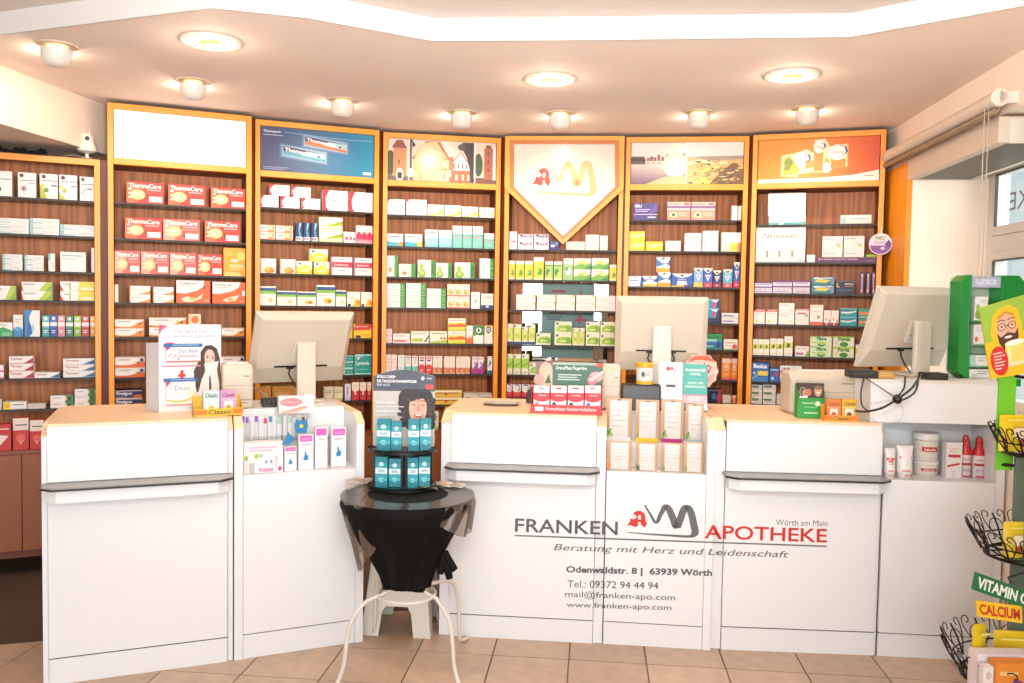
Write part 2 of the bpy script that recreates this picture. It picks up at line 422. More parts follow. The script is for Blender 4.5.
for k, (p0, p1, top, lab) in BAYS.items():
    f, L = ctop(k, p0, p1); f.L = L; BF[k] = f
    zs = []
    for o, x, y in SHELF[k]: zs.append(f.px(*cpx(o, x, y), VF)[1])
    SZ[k] = zs
    t = thing('shelf_bay', f.w(0, 0, 0), f.a, lab, 'shelf', 'oak shelf bays behind the counters')
    D = 0.30; st = 0.030
    for x in (0, L-st):
        b = MB(); b.box(x, 0, 0.0, x+st, 0.03, top, OAK()); b.build('frame_stile', t, bevel=0.002)
    b = MB(); b.box(st, 0, top-0.035, L-st, 0.03, top, OAK()); b.build('frame_rail', t, bevel=0.002)
    hz = top-0.035
    if k not in (1, 5):
        b = MB(); b.box(st, -0.004, 2.303, L-st, 0.05, 2.340, OAK()); b.build('frame_rail', t, bevel=0.002)
        b = MB(); b.box(st, 0.05, 2.306, L-st, D, 2.326, DARKW()); b.build('top_board', t)
    for x in (0.0085, L-0.0285):
        b = MB(); b.box(x, 0.03, 0.0, x+0.020, D, top-0.001, DARKW()); b.build('side_panel', t)
    b = MB(); b.box(0.02, D-0.012, 0.0, L-0.02, D, top-0.002, WALNUT()); b.build('back_panel', t)
    b = MB(); b.box(0.0, 0.0, top, L, D, top+0.004, mat('#3a1f14', 0.6)); b.build('top_board', t)
    if k == 1: BASE_TOP = f.px(20, 450.6, -0.06)[1]
    base_top = BASE_TOP
    f.base = base_top
    for i, z in enumerate(zs):
        if z < base_top+0.03: continue
        b = MB(); b.box(0.030, VF-0.006, z-0.010, L-0.030, D-0.014, z-0.001, shelf_glass)
        s = b.build('glass_shelf', t)
        b = MB(); b.box(0.030, VF-0.008, z-0.012, L-0.030, VF-0.0055, z-0.001, EDGE); b.build('shelf_edge', s)
        for x in (0.035, L-0.035):
            b = MB(); b.lathe([(0.004, 0), (0.004, 0.006)], mat('#c9b48a', 0.3, 0.8), 8, (x, 0.26, z-0.0165)); b.build('shelf_pin', s)
    # base cabinet
    b = MB(); b.box(0.0, -0.06, 0.10, L, 0.0-0.001, base_top-0.02, DARKW()); b.build('cabinet_body', t)
    b = MB(); b.box(-0.0, -0.065, base_top-0.02, L, D, base_top, mat('#7c3a1c', 0.4, kind='wood')); b.build('cabinet_top', t)
    for x0, x1 in ((0.003, L/2-0.0015), (L/2+0.0015, L-0.003)):
        b = MB(); b.box(x0, -0.078, 0.14, x1, -0.061, base_top-0.022, mat('#8a4a22', 0.45, kind='wood')); b.build('cabinet_door', t, bevel=0.002)
    f.t = t
# dark filler strips between the bays
for a, c in ((1, 2), (2, 3), (3, 4), (4, 5), (5, 6), (6, 7)):
    fa, fc = BF[a], BF[c]
    A = fa.w(fa.L, 0.014, 0); B_ = fc.w(0, 0.014, 0); A2 = fa.w(fa.L, 0.2, 0); B2 = fc.w(0, 0.2, 0)
    b = MB(); b.prism([(A.x, A.y), (B_.x, B_.y), (B2.x, B2.y), (A2.x, A2.y)], 0, 2.32 if a == 1 else 2.652, mat('#54200e', 0.5, kind='wood'))
    struct(b.build('trim_3'), 'dark wooden filler strip between two shelf bays')

# ---- header signs
rnp = random.Random(11)
def glow(ink, cx, cy, rx, ry, c0, c1, n=12):
    for i in range(n):
        t_ = i/(n-1); k = 1-t_*.9; ink.disc(cx, cy, rx*k, min(ry*k, cy-.01, .99-cy) if False else ry*k, '#%02x%02x%02x' % tuple(int(c0[j]+(c1[j]-c0[j])*t_) for j in range(3)), n=24)
def header(k, base, rough=0.25, **kw):
    f = BF[k]; b = MB(); b.box(0.034, 0.012, 2.341, f.L-0.034, 0.03, 2.614, mat(base, rough, **kw))
    return f, b, face_ink(b, 0.034, 2.341, f.L-0.034, 2.614, 0.012)
f, b, ink = header(2, '#fbf6f0', 0.12, emit=0.25)
tag(b.build('light_panel', f.t), 'blank white light panel')
# blue poster
f, b, ink = header(3, '#2c6fa0')
NC = 26
for i in range(NC):      # printed colour run from violet to turquoise
    t_ = i/(NC-1); c0 = (62, 62, 104); c1 = (20, 140, 178); w = t_**1.1
    c = '#%02x%02x%02x' % tuple(int(c0[j]+(c1[j]-c0[j])*w) for j in range(3))
    ink.n = 0; ink.rect(i/NC, 0, (i+1)/NC, 1, c)
ink.n = 2
for (x, y, kx) in ((.38, .66, 1), (.19, .40, 0)):
    for q, cc in ((.030, '#4a6c98'), (.016, '#6a8cb0'), (.007, '#8ea8c4')):
        ink.poly([(x-q, y-q*2-.02), (x+.37+q, y-.13-q*2), (x+.37+q, y+.10+q*1.5), (x-q, y+.19+q*2)], cc)
    ink.poly([(x, y), (x+.37, y-.12), (x+.37, y+.06), (x, y+.19)], '#4a3350')
    ink.poly([(x, y), (x+.37, y-.12), (x+.37, y-.04), (x, y+.08)], '#c8702c' if kx else '#4c9cac')
    ink.poly([(x+.18, y-.00), (x+.37, y-.06), (x+.37, y+.06), (x+.2, y+.10)], '#a8c8cc')
    vs, fs = text_mesh('Thomapyrin', 0.02); h = ink._l()
    b.add([ink.P(x+.015+.26*a, y+.055+.105*c-.115*a*0.75, h) for a, c in vs], fs, mat('#ffffff', .5))
    ink.disc(x+.31, y-.005, .012, .025, '#2b4a58')
ink.text('Thomapyrin', .02, .86, .17, .92, '#f0f0f4', 0.02); ink.lines(.02, .79, .19, .82, 1, '#c8ccdc')
ink.ribbon([(.2, .90), (.5, .86), (.8, .84), (.99, .86)], .01, '#9fd0e0')
ink.lines(.02, .02, .24, .10, 2, '#8f8fb4'); ink.rect(.90, .06, .975, .12, '#d4eef4')
tag(b.build('poster', f.t), 'blue and turquoise poster of two medicine tubes')
# town photograph
f, b, ink = header(4, '#e9d4c2')
ink.rect(0, 0, 1, .13, '#8d7466'); ink.rect(.0, .0, .17, .12, '#6a5b60'); ink.disc(.02, .42, .045, .30, '#3e4a2c')
ink.rect(.045, .10, .165, .78, '#cf8a52'); ink.poly([(.03, .78), (.075, .97), (.13, .97), (.17, .78)], '#8a4a3a')
ink.disc(.105, .14, .035, .17, '#e8d8c6'); ink.rect(.085, .05, .125, .2, '#3c2e2c'); ink.rect(.09, .4, .105, .5, '#7a4a34')
ink.rect(.195, .05, .215, 1, '#6b4a3c'); ink.poly([(.215, 1), (.25, .86), (.22, .80)], '#4a2e28'); ink.rect(.178, .1, .225, .3, '#f2e6da')
ink.poly([(.23, .02), (.23, .55), (.36, .97), (.46, .97), (.56, .55), (.56, .02)], '#f0c48c')
for x in (.29, .37, .45, .52): ink.rect(x, .04, x+.012, .56, '#cf9058')
for y in (.3, .56): ink.rect(.23, y, .56, y+.02, '#c88850')
ink.ribbon([(.225, .53), (.36, .97), (.46, .97), (.565, .53)], .03, '#b9714a')
for x in (.43, .50): ink.rect(x, .36, x+.03, .5, '#fbeed8')
ink.rect(.48, .05, .55, .24, '#e9d0b0'); ink.rect(.5, .07, .53, .2, '#c09c78')
glow(ink, .37, .52, .13, .42, (240, 196, 140), (255, 250, 232)); ink.disc(.42, .2, .08, .14, '#fbe39a')
ink.rect(.58, .02, .77, .30, '#b6623c'); ink.poly([(.57, .30), (.57, .42), (.67, .74), (.76, .42), (.76, .30)], '#f3e6da')
ink.ribbon([(.57, .42), (.67, .74), (.76, .42)], .02, '#a86a50')
for x in (.60, .64, .68, .72): ink.rect(x, .34, x+.012, .46, '#6d4436')
for x in (.62, .68, .73): ink.rect(x, .06, x+.02, .2, '#f5d9b8')
ink.rect(.56, .3, .60, .62, '#c8683a')
ink.poly([(.76, .02), (.79, .02), (.79, .98), (.69, .98), (.66, .88), (.70, .74), (.73, .58), (.755, .3)], '#33262a'); ink.disc(.68, .86, .04, .08, '#4b4340'); ink.disc(.835, .45, .04, .28, '#3f5230')
ink.rect(.798, 0, .806, 1, '#fdf6ee'); ink.rect(.186, 0, .192, 1, '#fdf6ee')
ink.rect(.806, .0, 1, .14, '#7a4f42'); ink.rect(.89, .10, .97, .86, '#b0643e'); ink.rect(.905, .86, .955, .94, '#8c4c34'); ink.rect(.97, .1, 1, .9, '#d8dde2')
for y in (.3, .5, .7): ink.rect(.92, y, .935, y+.07, '#6a3626')
tag(b.build('poster', f.t), 'photograph of half-timbered town houses and gate towers')
# river photograph
f, b, ink = header(6, '#f1e0d6')
NR = 12
for i in range(NR):
    t_ = i/(NR-1); c0 = (108, 86, 104); c1 = (240, 214, 200); ink.n = 0
    c = '#%02x%02x%02x' % tuple(int(c0[j]+(c1[j]-c0[j])*t_) for j in range(3)); ink.rect(0, .55*i/NR, .495, .55*(i+1)/NR, c)
ink.n = 2
ink.rect(0, .55, .13, .62, '#4a3836'); ink.rect(0, .62, .12, .67, '#6a5048'); ink.rect(0, .48, .13, .55, '#6d5650')
for x, h_ in ((.14, .05), (.17, .08), (.20, .06), (.235, .12), (.27, .07), (.31, .13), (.36, .14), (.41, .12), (.46, .15)): ink.rect(x, .56, x+.028, .59+h_, '#c99a6a' if x > .28 else '#8a6a5a')
for x in (.14, .19, .24): ink.rect(x, .48, x+.03, .54, '#d2a88a')
glow(ink, .40, .46, .11, .30, (240, 214, 186), (255, 252, 240))
ink.poly([(.13, 0), (.30, .18), (.495, .2), (.495, 0)], '#e9b27c')
ink.rect(.494, 0, .502, 1, '#fbf4ea'); ink.rect(.502, .60, 1, 1, '#efe2da'); ink.rect(.502, .66, 1, .66, '#a08a80')
ink.poly([(.502, 0), (.502, .66), (1, .62), (1, 0)], '#d9b070'); ink.poly([(.55, .66), (1, .68), (1, .60), (.70, .56)], '#a9928a')
ink.ribbon([(.51, .5), (.62, .56), (.74, .5), (.86, .52)], .06, '#f6e2a8'); ink.ribbon([(.52, .2), (.62, .3), (.78, .42)], .05, '#e9c96a')
ink.ribbon([(.6, .1), (.70, .22), (.82, .4)], .04, '#8c8c4a'); ink.disc(.66, .08, .06, .10, '#d8c050')
ink.poly([(.70, .0), (.80, .28), (.90, .50), (.94, .50), (1, .36), (1, 0)], '#7a5636'); ink.poly([(.80, .0), (.88, .25), (1, .2), (1, 0)], '#6b4a34')
for i in range(70):
    x = rnp.uniform(.51, .98); y = rnp.uniform(.02, .56)*(1-.3*(x > .8)); ink.disc(x, y, rnp.uniform(.008, .035), rnp.uniform(.008, .028), rnp.choice(['#8a8440', '#b89c48', '#d8bc68', '#5c5a30', '#a07c40', '#e8d088', '#6c5434']), n=8)
tag(b.build('poster', f.t), 'photograph pair of river sunset and vineyard hillside')
# orange poster
f, b, ink = header(7, '#f08a18')
for i in range(16):
    t_ = i/15; ink.n = 0; c0 = (242, 146, 24); c1 = (226, 84, 22); w = max(0, (t_-.45)/.55)
    ink.rect(i/16, 0, (i+1)/16, 1, '#%02x%02x%02x' % tuple(int(c0[j]+(c1[j]-c0[j])*w) for j in range(3)))
ink.n = 2
ink.poly([(0, 0), (0, .09), (.5, .09), (.8, .14), (1, .24), (1, 0)], '#f8ece0')
for q, c in ((.02, '#f9b050'), (.008, '#fde3b4')):
    ink.poly([(.21-q, .16-q), (.21-q, .62+q), (.30, .66+q), (.41, .74+q), (.47, .66), (.47, .95+q), (.56, .97+q), (.60, .80), (.73+q, .84+q), (.73+q, .34-q), (.62, .32-q), (.60, .22-q), (.47, .24-q), (.34, .20-q), (.34, .14-q)], c)
ink.poly([(.215, .17), (.215, .54), (.26, .62), (.30, .50), (.35, .30), (.33, .18)], '#c9b820'); ink.disc(.26, .46, .035, .09, '#7c9420'); ink.disc(.28, .26, .04, .08, '#e4d23c'); ink.disc(.25, .33, .03, .05, '#8a8a1c')
ink.disc(.37, .52, .06, .17, '#fdf6ee'); ink.poly([(.40, .5), (.40, .30), (.47, .34), (.47, .5)], '#f29a28')
ink.rect(.47, .24, .545, .90, '#ee8a1e'); ink.disc(.51, .80, .045, .15, '#fbf4ec'); ink.poly([(.55, .22), (.55, .44), (.575, .58), (.6, .44), (.6, .22)], '#f4a640'); ink.disc(.575, .32, .03, .12, '#fbf4ec')
ink.poly([(.61, .30), (.61, .55), (.73, .5), (.73, .32)], '#f08c1c'); ink.disc(.66, .66, .07, .18, '#fdf6ee')
for (x, y, r) in ((.375, .53, .055), (.515, .80, .04), (.665, .67, .065)):
    ink.ribbon([(x, y+r*2.3), (x+r*.9, y+r*1.8), (x+r*1.15, y), (x+r*.4, y-r*1.9)], [.006, .016, .016, .004], '#3a3486'); ink.text('medical', x-r*.8, y-.03, x+r*.6, y+.03, '#e0742a')
ink.lines(.88, .08, .96, .12, 1, '#8c7c70')
tag(b.build('poster', f.t), 'orange poster of cream jars and cartons')
# pointed logo panel of bay 5
f = BF[5]; P5 = lambda x, y, v: f.px(x, y, v)
b = MB(); outer = [(0.0, 2.651), (f.L, 2.651)]
o5 = [P5(507, 188, -0.02), P5(563, 244.5, -0.02), P5(621.5, 189, -0.02)]
i5 = [P5(514, 144.5, -0.02), P5(615, 144.5, -0.02), P5(615, 187, -0.02), P5(563, 236, -0.02), P5(514, 187, -0.02)]
out = [(0.001, 2.651), (f.L-0.001, 2.651), (f.L-0.001, o5[2][1]), (o5[1][0], o5[1][1]), (0.001, o5[0][1])]
inn = [(i5[0][0], 2.60), (i5[1][0], 2.60), (i5[2][0], i5[2][1]), i5[3], (i5[4][0], i5[4][1])]
fr = MB()
def ring(mb, A, Bq, v0, v1, m):
    n = len(A); V = [(x, v0, z) for x, z in A]+[(x, v0, z) for x, z in Bq]+[(x, v1, z) for x, z in A]+[(x, v1, z) for x, z in Bq]
    F = []
    for i in range(n):
        j = (i+1) % n; F += [(i, j, n+j, n+i), (2*n+i, 3*n+i, 3*n+j, 2*n+j), (i, 2*n+i, 2*n+j, j), (n+i, n+j, 3*n+j, 3*n+i)]
    mb.add(V, F, m)
mid = [((a[0]*.45+c[0]*.55), (a[1]*.45+c[1]*.55)) for a, c in zip(out, inn)]
ring(fr, out, mid, -0.03, -0.0005, OAK()); ring(fr, mid, inn, -0.018, -0.0005, mat('#b0641c', 0.4, kind='wood'))
pn = fr.build('sign_frame', f.t)
b = MB(); b.prism(inn, -0.012, -0.002, mat('#e6dacd', 0.15), axis='y')
lx0, lz0 = P5(532.5, 195.5, -0.012); lx1, lz1 = P5(596, 161, -0.012)
ink = face_ink(b, lx0, lz0, lx1, lz1, -0.012); draw_logo(ink, 0, 0, 1, 1, '#dcb074', '#de3414')
pp = b.build('light_panel', f.t); pp['label'] = 'pointed white panel with red letter A and mountain stroke logo'
# mirror at the back of bay 5; teal board paints a poster's reflection
b = MB(); z0, z1 = SZ[5][3]-0.13, SZ[5][1]-0.02
b.box(0.115, 0.274, z0, f.L-0.075, 0.286, z1, mat('#eef2f2', 0.03, 1.0)); b.build('mirror', f.t)
b = MB(); b.box(0.105, 0.262, z0-0.055, f.L-0.065, 0.287, z0, OAK()); b.build('mirror_rail', f.t, bevel=0.002)
b = MB(); b.box(0.25, 0.262, z0+0.03, 0.615, 0.268, z1, mat('#7fa79c', 0.5)); ink = face_ink(b, 0.25, z0+0.03, 0.615, z1, 0.262)
ink.lines(.06, .72, .40, .80, 2, '#1e3a50'); ink.lines(.10, .50, .40, .56, 2, '#1e3a50'); ink.rect(.18, .88, .45, .92, '#b03a48'); ink.rect(.15, .60, .45, .64, '#b03a48')
for y in (.34, .50, .66, .82):
    ink.rect(.64, y, .86, y+.035, '#c02c40'); ink.rect(.70 if y < .6 else .72, y-.03, .76, y+.09, '#c02c40')
tp = b.build('poster', f.t); tp['label'] = 'teal printed board with crimson lettering behind cartons'

# ================================================================== CEILING LIGHTS
def spotlight(x, y, aim, pos):
    P = at_z(x, y, ZC); P.z = ZC
    t = thing('ceiling_spotlight', P, math.atan2(aim.y-P.y, aim.x-P.x)-PI/2, 'white barrel ceiling spotlight, '+pos, 'spotlight', 'barrel spotlights along the lowered ceiling')
    b = MB(); b.lathe([(0.050, -0.006), (0.085, -0.006), (0.088, -0.001), (0.050, -0.001)], mat('#efd9bf', 0.4), 28, cap=False); b.build('ring', t, smooth=True)
    b = MB(); M = Matrix.Translation((0, 0.012, -0.018)) @ Matrix.Rotation(math.radians(10), 4, 'X')
    b.lathe([(0.001, -0.078), (0.03, -0.076), (0.050, -0.066), (0.060, -0.046), (0.065, -0.02), (0.066, 0.006), (0.060, 0.006), (0.056, -0.02), (0.001, -0.035)], mat('#f2e7da', 0.35), 28, M=M, cap=False)
    b.build('housing', t, smooth=True)
    b = MB(); b.lathe([(0.001, 0), (0.045, 0)], mat('#ffd9a0', 0.3, emit=1.5), 16, (0, 0.0, -0.012), cap=False); b.build('lens', t)
    d = (aim-P); d.z = 0; d.normalize()
    lamp('SPOT', 'spot_lamp', P+d*0.095+Vector((0, 0, -0.075)), aim, 10, WARM, spot_size=math.radians(125), spot_blend=0.6, shadow_soft_size=0.04)
    lamp('POINT', 'spot_glow', P+d*0.125+Vector((0, 0, -0.045)), None, 1.1, WARM, shadow_soft_size=0.015)
tg = [(BF[1], .4), (BF[2], .38), (BF[3], .38), (BF[4], .38), (BF[5], .38), (BF[6], .38), (BF[7], .38)]
for (x, y), (ff, u), pos in zip([(57, 45), (193, 81), (343, 100), (462, 112), (560, 113), (699, 112), (807, 108)], tg,
     ['leftmost, nearest the boxed beam', 'in front of the blank white panel', 'above the blue poster', 'above the town photograph', 'above the pointed logo panel', 'above the river photograph', 'in front of the orange poster']):
    spotlight(x, y, ff.w(u, 0.02, 1.55), pos)
for (x, y), pos in zip([(211, 41), (550, 79), (792, 75)], ['nearest the blank white panel', 'above the middle of the counters', 'nearest the orange poster']):
    P = at_z(x, y, ZC); P.z = ZC
    t = thing('downlight', P, 0, 'round glowing recessed downlight '+pos, 'downlight', 'round recessed downlights')
    b = MB(); b.lathe([(0.088, -0.004), (0.10, -0.012), (0.125, -0.010), (0.13, -0.001), (0.10, -0.001)], mat('#fbf0dc', 0.3), 32, cap=False); b.build('rim', t, smooth=True)
    b = MB(); b.lathe([(0.001, -0.003), (0.089, -0.005)], mat('#ffdfa8', 0.3, emit=1.5), 32, cap=False); b.build('diffuser', t)
    for dx in (-1, 1):
        b = MB(); b.tube([(-0.04, dx*0.018, -0.012), (0.04, dx*0.018, -0.012)], 0.009, mat('#c08a4c', 0.3, emit=0.5), 10); b.build('lamp_tube', t, smooth=True)
    lamp('SPOT', 'downlight_lamp', P+Vector((0, 0, -0.03)), P+Vector((0, 0, -2)), 20, (1, 0.88, 0.72), spot_size=math.radians(150), spot_blend=0.8, shadow_soft_size=0.09)
    lamp('POINT', 'downlight_glow', P+Vector((0, 0, -0.045)), None, 2.0, WARM, shadow_soft_size=0.05)

# ================================================================== COUNTERS
FA = frame2((-1.835, 3.282), (-1.170, 3.547)); FB = frame2((-1.166, 3.549), (-0.655, 3.774))
FC = frame2((-0.320, 3.861), (0.433, 3.790)); FD = frame2((0.437, 3.7895), (0.913, 3.736))
FE = frame2((0.917, 3.752), (1.648, 3.7095)); FFr = frame2((1.652, 3.705), (2.160, 3.660))
WOODTOP = lambda: mat('#ecc9a4', 0.35, kind='wood')
CT = 1.045; ZL = 0.812
def tall_counter(f, lab, xl, xr, depth=0.60):
    """solid counter with a writing ledge: xl/xr = u of the front panel's edges"""
    L = f.L
    t = thing('counter', f.w(0, 0, 0), f.a, lab, 'counter', 'white ledge counters')
    for x0, x1 in ((0, xl-0.002), (xr+0.002, L)):
        b = MB()
        b.prism([(0.012, 0), (depth, 0), (depth, CT-0.012), (0.10, CT-0.012), (0.012, CT-0.055)], x0, x1, WHITE(), axis='x')
        b.build('side_panel', t, bevel=0.0015)
        b = MB(); b.prism([(0.010, CT-0.054), (0.10, CT-0.0115), (depth, CT-0.0115), (depth, CT-0.004), (0.095, CT-0.004), (0.010, CT-0.046)], x0, x1, WOODTOP(), axis='x'); b.build('edge_strip', t)
    b = MB(); b.box(xl, 0, 0.108, xr, 0.018, ZL-0.001, WHITE()); p = b.build('front_panel', t, bevel=0.0015)
    b = MB(); b.box(xl, -0.004, ZL+0.001, xr, 0.018, CT-0.012, WHITE()); b.build('upper_panel', t, bevel=0.0015)
    b = MB(); b.box(xl, 0.002, 0, xr, 0.018, 0.103, WHITE()); b.build('kick_panel', t, bevel=0.001)
    b = MB(); b.box(xl, 0.005, 0.102, xr, 0.016, 0.109, mat('#30221c', 0.6)); b.build('shadow_gap', t)
    b = MB(); b.box(xl-0.001, -0.006, CT-0.012, xr+0.001, depth, CT, WOODTOP()); b.build('worktop', t, bevel=0.001)
    b = MB(); c = 0.045
    out = [(xl-0.015, 0.0), (xl-0.015, -0.085), (xl+c-0.015, -0.125), (xr-c+0.015, -0.125), (xr+0.015, -0.085), (xr+0.015, 0.0)]
    b.prism(out, ZL-0.010, ZL, mat('#8e8780', 0.25)); b.build('ledge_top', t, bevel=0.001)
    b = MB(); b.prism([(x*1.0, y) for x, y in [(xl-0.017, -0.004), (xl-0.017, -0.087), (xl+c-0.016, -0.127), (xr-c+0.016, -0.127), (xr+0.017, -0.087), (xr+0.017, -0.004)]], ZL-0.011, ZL-0.004, mat('#2a2a28', 0.3)); b.build('ledge_edge', t)
    inn = [(xl, -0.001), (xl, -0.07), (xl+c-0.004, -0.105), (xr-c+0.004, -0.105), (xr, -0.07), (xr, -0.001)]
    b = MB(); b.prism(inn, ZL-0.062, ZL-0.012, WHITE()); b.build('ledge_fascia', t, bevel=0.002)
    b = MB(); b.box(0.02, depth-0.02, 0.05, L-0.02, depth-0.002, CT-0.016, WHITE()); b.build('rear_panel', t)
    return t
uA0, uA1 = FA.px(48, 560)[0], FA.px(227.6, 560)[0]
cA = tall_counter(FA, 'tall white counter with grey ledge at the far left', uA0, uA1)
uC0, uC1 = FC.px(450, 560)[0], FC.px(594, 560)[0]
cC = tall_counter(FC, 'tall white counter with grey ledge right of the bistro table', uC0, uC1)
uE0, uE1 = FE.px(723.5, 560)[0], FE.px(877, 560)[0]
cE = tall_counter(FE, 'tall white counter with grey ledge above the red word', uE0, uE1)
ZN = 0.795
def niche_counter(f, lab, depth=0.62, nd=0.26, back_top=CT, left=True, right=True, rear_z=None):
    L = f.L; w = 0.036
    t = thing('display_counter', f.w(0, 0, 0), f.a, lab, 'counter', 'white display niche counters')
    for s, x0, x1 in ((left, 0, w), (right, L-w, L)):
        if not s: continue
        b = MB(); b.prism([(0.0, 0), (depth, 0), (depth, CT-0.012), (0.08, CT-0.012), (0.0, CT-0.05)], x0, x1, WHITE(), axis='x'); b.build('side_panel', t, bevel=0.0015)
        b = MB(); b.prism([(0.0, CT-0.0495), (0.08, CT-0.0115), (depth, CT-0.0115), (depth, CT-0.004), (0.078, CT-0.004), (0.0, CT-0.042)], x0, x1, WOODTOP(), axis='x'); b.build('edge_strip', t)
    a = w+0.001 if left else 0.0; c = L-w-0.001 if right else L
    b = MB(); b.box(a, 0.001, 0.108, c, 0.022, ZN, WHITE()); b.build('front_panel', t, bevel=0.0015)
    b = MB(); b.box(a, 0.006, 0, c, 0.022, 0.103, WHITE()); b.build('kick_panel', t, bevel=0.001)
    b = MB(); b.box(a, 0.008, 0.102, c, 0.02, 0.109, mat('#30221c', 0.6)); b.build('shadow_gap', t)
    b = MB(); b.box(a, 0.022, ZN-0.02, c, nd, ZN-0.003, WHITE()); b.build('niche_floor', t)
    b = MB(); b.box(a, nd, 0.2, c, nd+0.016, back_top-0.012, WHITE()); b.build('niche_back', t)
    b = MB(); b.box(a, nd, back_top-0.012, c, depth, back_top, WHITE()); b.build('worktop', t, bevel=0.001)
    b = MB(); b.box(a, depth-0.02, 0.05, c, depth-0.002, back_top-0.013, WHITE()); b.build('rear_panel', t)
    t2 = t; return t
cB = niche_counter(FB, 'white display counter holding baby care goods left of the table')
cD = niche_counter(FD, 'white display counter holding mask sachets in the middle', left=False, right=True)
cF = niche_counter(FFr, 'white display counter holding red capped bottles at right', left=False, right=True)
# post between C and D
# raised block on the right counter
ur = FFr.px(870.5, 400, 0.035)[0]
b = MB(); b.box(ur, 0.035, CT+0.001, FFr.L-0.006, 0.60, 1.225, WHITE()); rb = b.build('riser_box', None, loc=FFr.w(0, 0, 0), rz=FFr.a, bevel=0.001)
tag(rb, 'long white raised box carrying the right monitor on the counter', 'box')
b = MB(); b.box(ur-0.002, 0.030, 1.2255, FFr.L-0.005, 0.605, 1.235, mat('#f3e9de', 0.4)); b.build('lid', rb)

# ---- lettering on the front of the counters
SEG = [(597.5, FC, -0.0008), (716.5, FD, -0.0010), (2000, FE, -0.0008)]
def wrap_pt(x, y, h):
    for xe, f, off in SEG:
        if x < xe: break
    u, z = f.px(x, y, off); return f.w(u, off-h, z)
FDi = Matrix.Translation(FD.w(0, 0, 0)) @ Matrix.Rotation(FD.a, 4, 'Z'); FDi = FDi.inverted()
lb = MB()
def quad(bl, br, tl):
    return lambda u, v, h: FDi @ wrap_pt(bl[0]+(br[0]-bl[0])*u+(tl[0]-bl[0])*v, bl[1]+(br[1]-bl[1])*u+(tl[1]-bl[1])*v, h)
GR = '#5b5a5e'
C5 = lambda x, y: (500+x/5.12, 490+y/5.12)
C6 = lambda x, y: (680+x/5.12, 490+y/5.12)
def wtext(t, bl, br, tl, col, **k): Ink(lb, quad(bl, br, tl), lift=0.0003, step=0.0001).text(t, 0, 0, 1, 1, col, **k)
wtext('FRANKEN', C5(76, 214), C5(602, 231), C5(78, 145), GR, bold=0.012)
wtext('APOTHEKE', C6(125, 249), C6(752, 270), C6(127, 178), '#dc2820', bold=0.014)
wtext('Wörth am Main', C6(490, 180), C6(755, 186), C6(491, 150), '#77747a')
wtext('Beratung mit Herz und Leidenschaft', C5(275, 318), (788.5, 559.5), C5(277, 275), GR, shear=0.22)
wtext('Odenwaldstr. 8 |  63939 Wörth', C5(338, 432), (712, 578), C5(340, 388), GR, bold=0.03)
wtext('Tel.: 09372 94 44 94', C5(345, 498), C5(810, 508), C5(346, 462), GR)
wtext('mail@franken-apo.com', C5(333, 556), C5(897, 575), C5(334, 515), GR)
wtext('www.franken-apo.com', C5(340, 608), C5(877, 624), C5(341, 572), GR)
ik = Ink(lb, quad((514.8, 536.2), (826.8, 547.0), (514.8, 535.2)), lift=0.0003)
for i in range(60): ik.n = 0; ik.rect(i/60, 0, (i+1)/60+.0001, 1.4, '#6a696d')
draw_logo(Ink(lb, quad(C5(650, 236), C5(1010, 244), C5(650, 70)), lift=0.0003), 0, 0, 1, 1, '#66666a', '#dc2820')
parts = [MB(), MB(), MB()]; inv = {}
edges = [FDi @ FC.w(FC.L, 0, 0), FDi @ FE.w(0, 0, 0)]
for fc, k in zip(lb.f, lb.k):
    cx = sum(lb.v[i][0] for i in fc)/len(fc); q = 0 if cx < edges[0].x else (1 if cx < edges[1].x else 2)
    parts[q].add([FDi.inverted() @ Vector(lb.v[i]) for i in fc], [tuple(range(len(fc)))], lb.mats[k])
for q, (c_, f_) in enumerate(((cC, FC), (cD, FD), (cE, FE))):
    Mi = (Matrix.Translation(f_.w(0, 0, 0)) @ Matrix.Rotation(f_.a, 4, 'Z')).inverted()
    parts[q].v = [tuple(Mi @ Vector(p)) for p in parts[q].v]
    le = parts[q].build('lettering', c_); le['label'] = ('grey lettering of the pharmacy name and address, left part', 'red letter A, mountain stroke and middle part of the lettering', 'red word and grey town name lettering')[q]
# raised writing has its letters facing the customer side
# ================================================================== GOODS ON THE SHELVES
W_ = '#f7efe9'; TX = '#8a8088'
STY = {}
def S(key, desc, base, fn, cat='carton', side=None): STY[key] = (desc, base, fn, cat, side)
# --- far left bay
S('tea0', 'white tea carton with dark berries', W_, lambda k: k.disc(.18,.86,.12,.08,'#7a3a34').lines(.08,.62,.95,.70,1,TX).disc(.2,.28,.2,.12,'#54504c').disc(.1,.5,.1,.1,'#c8a850'))
S('tea1', 'white tea carton with purple flower', W_, lambda k: k.disc(.2,.88,.12,.08,'#6e2f2c').lines(.1,.62,.95,.70,1,TX).disc(.32,.36,.16,.12,'#c79aa8').disc(.30,.34,.07,.06,'#8f5a74').ribbon([(.3,.3),(.35,.1)],.03,'#9aa070').rect(.6,.55,.95,.59,'#b8a8b0'))
S('tea2', 'tea carton with green leaf corner', W_, lambda k: k.poly([(0,0),(0,.5),(.15,.42),(.4,.0)],'#b4c020').disc(.35,.34,.14,.10,'#7f9a22').disc(.15,.5,.13,.08,'#d4cc3c').disc(.22,.88,.12,.08,'#6e2f2c').lines(.1,.66,.98,.74,1,TX).rect(.62,.50,.95,.56,'#7a6a9c'))
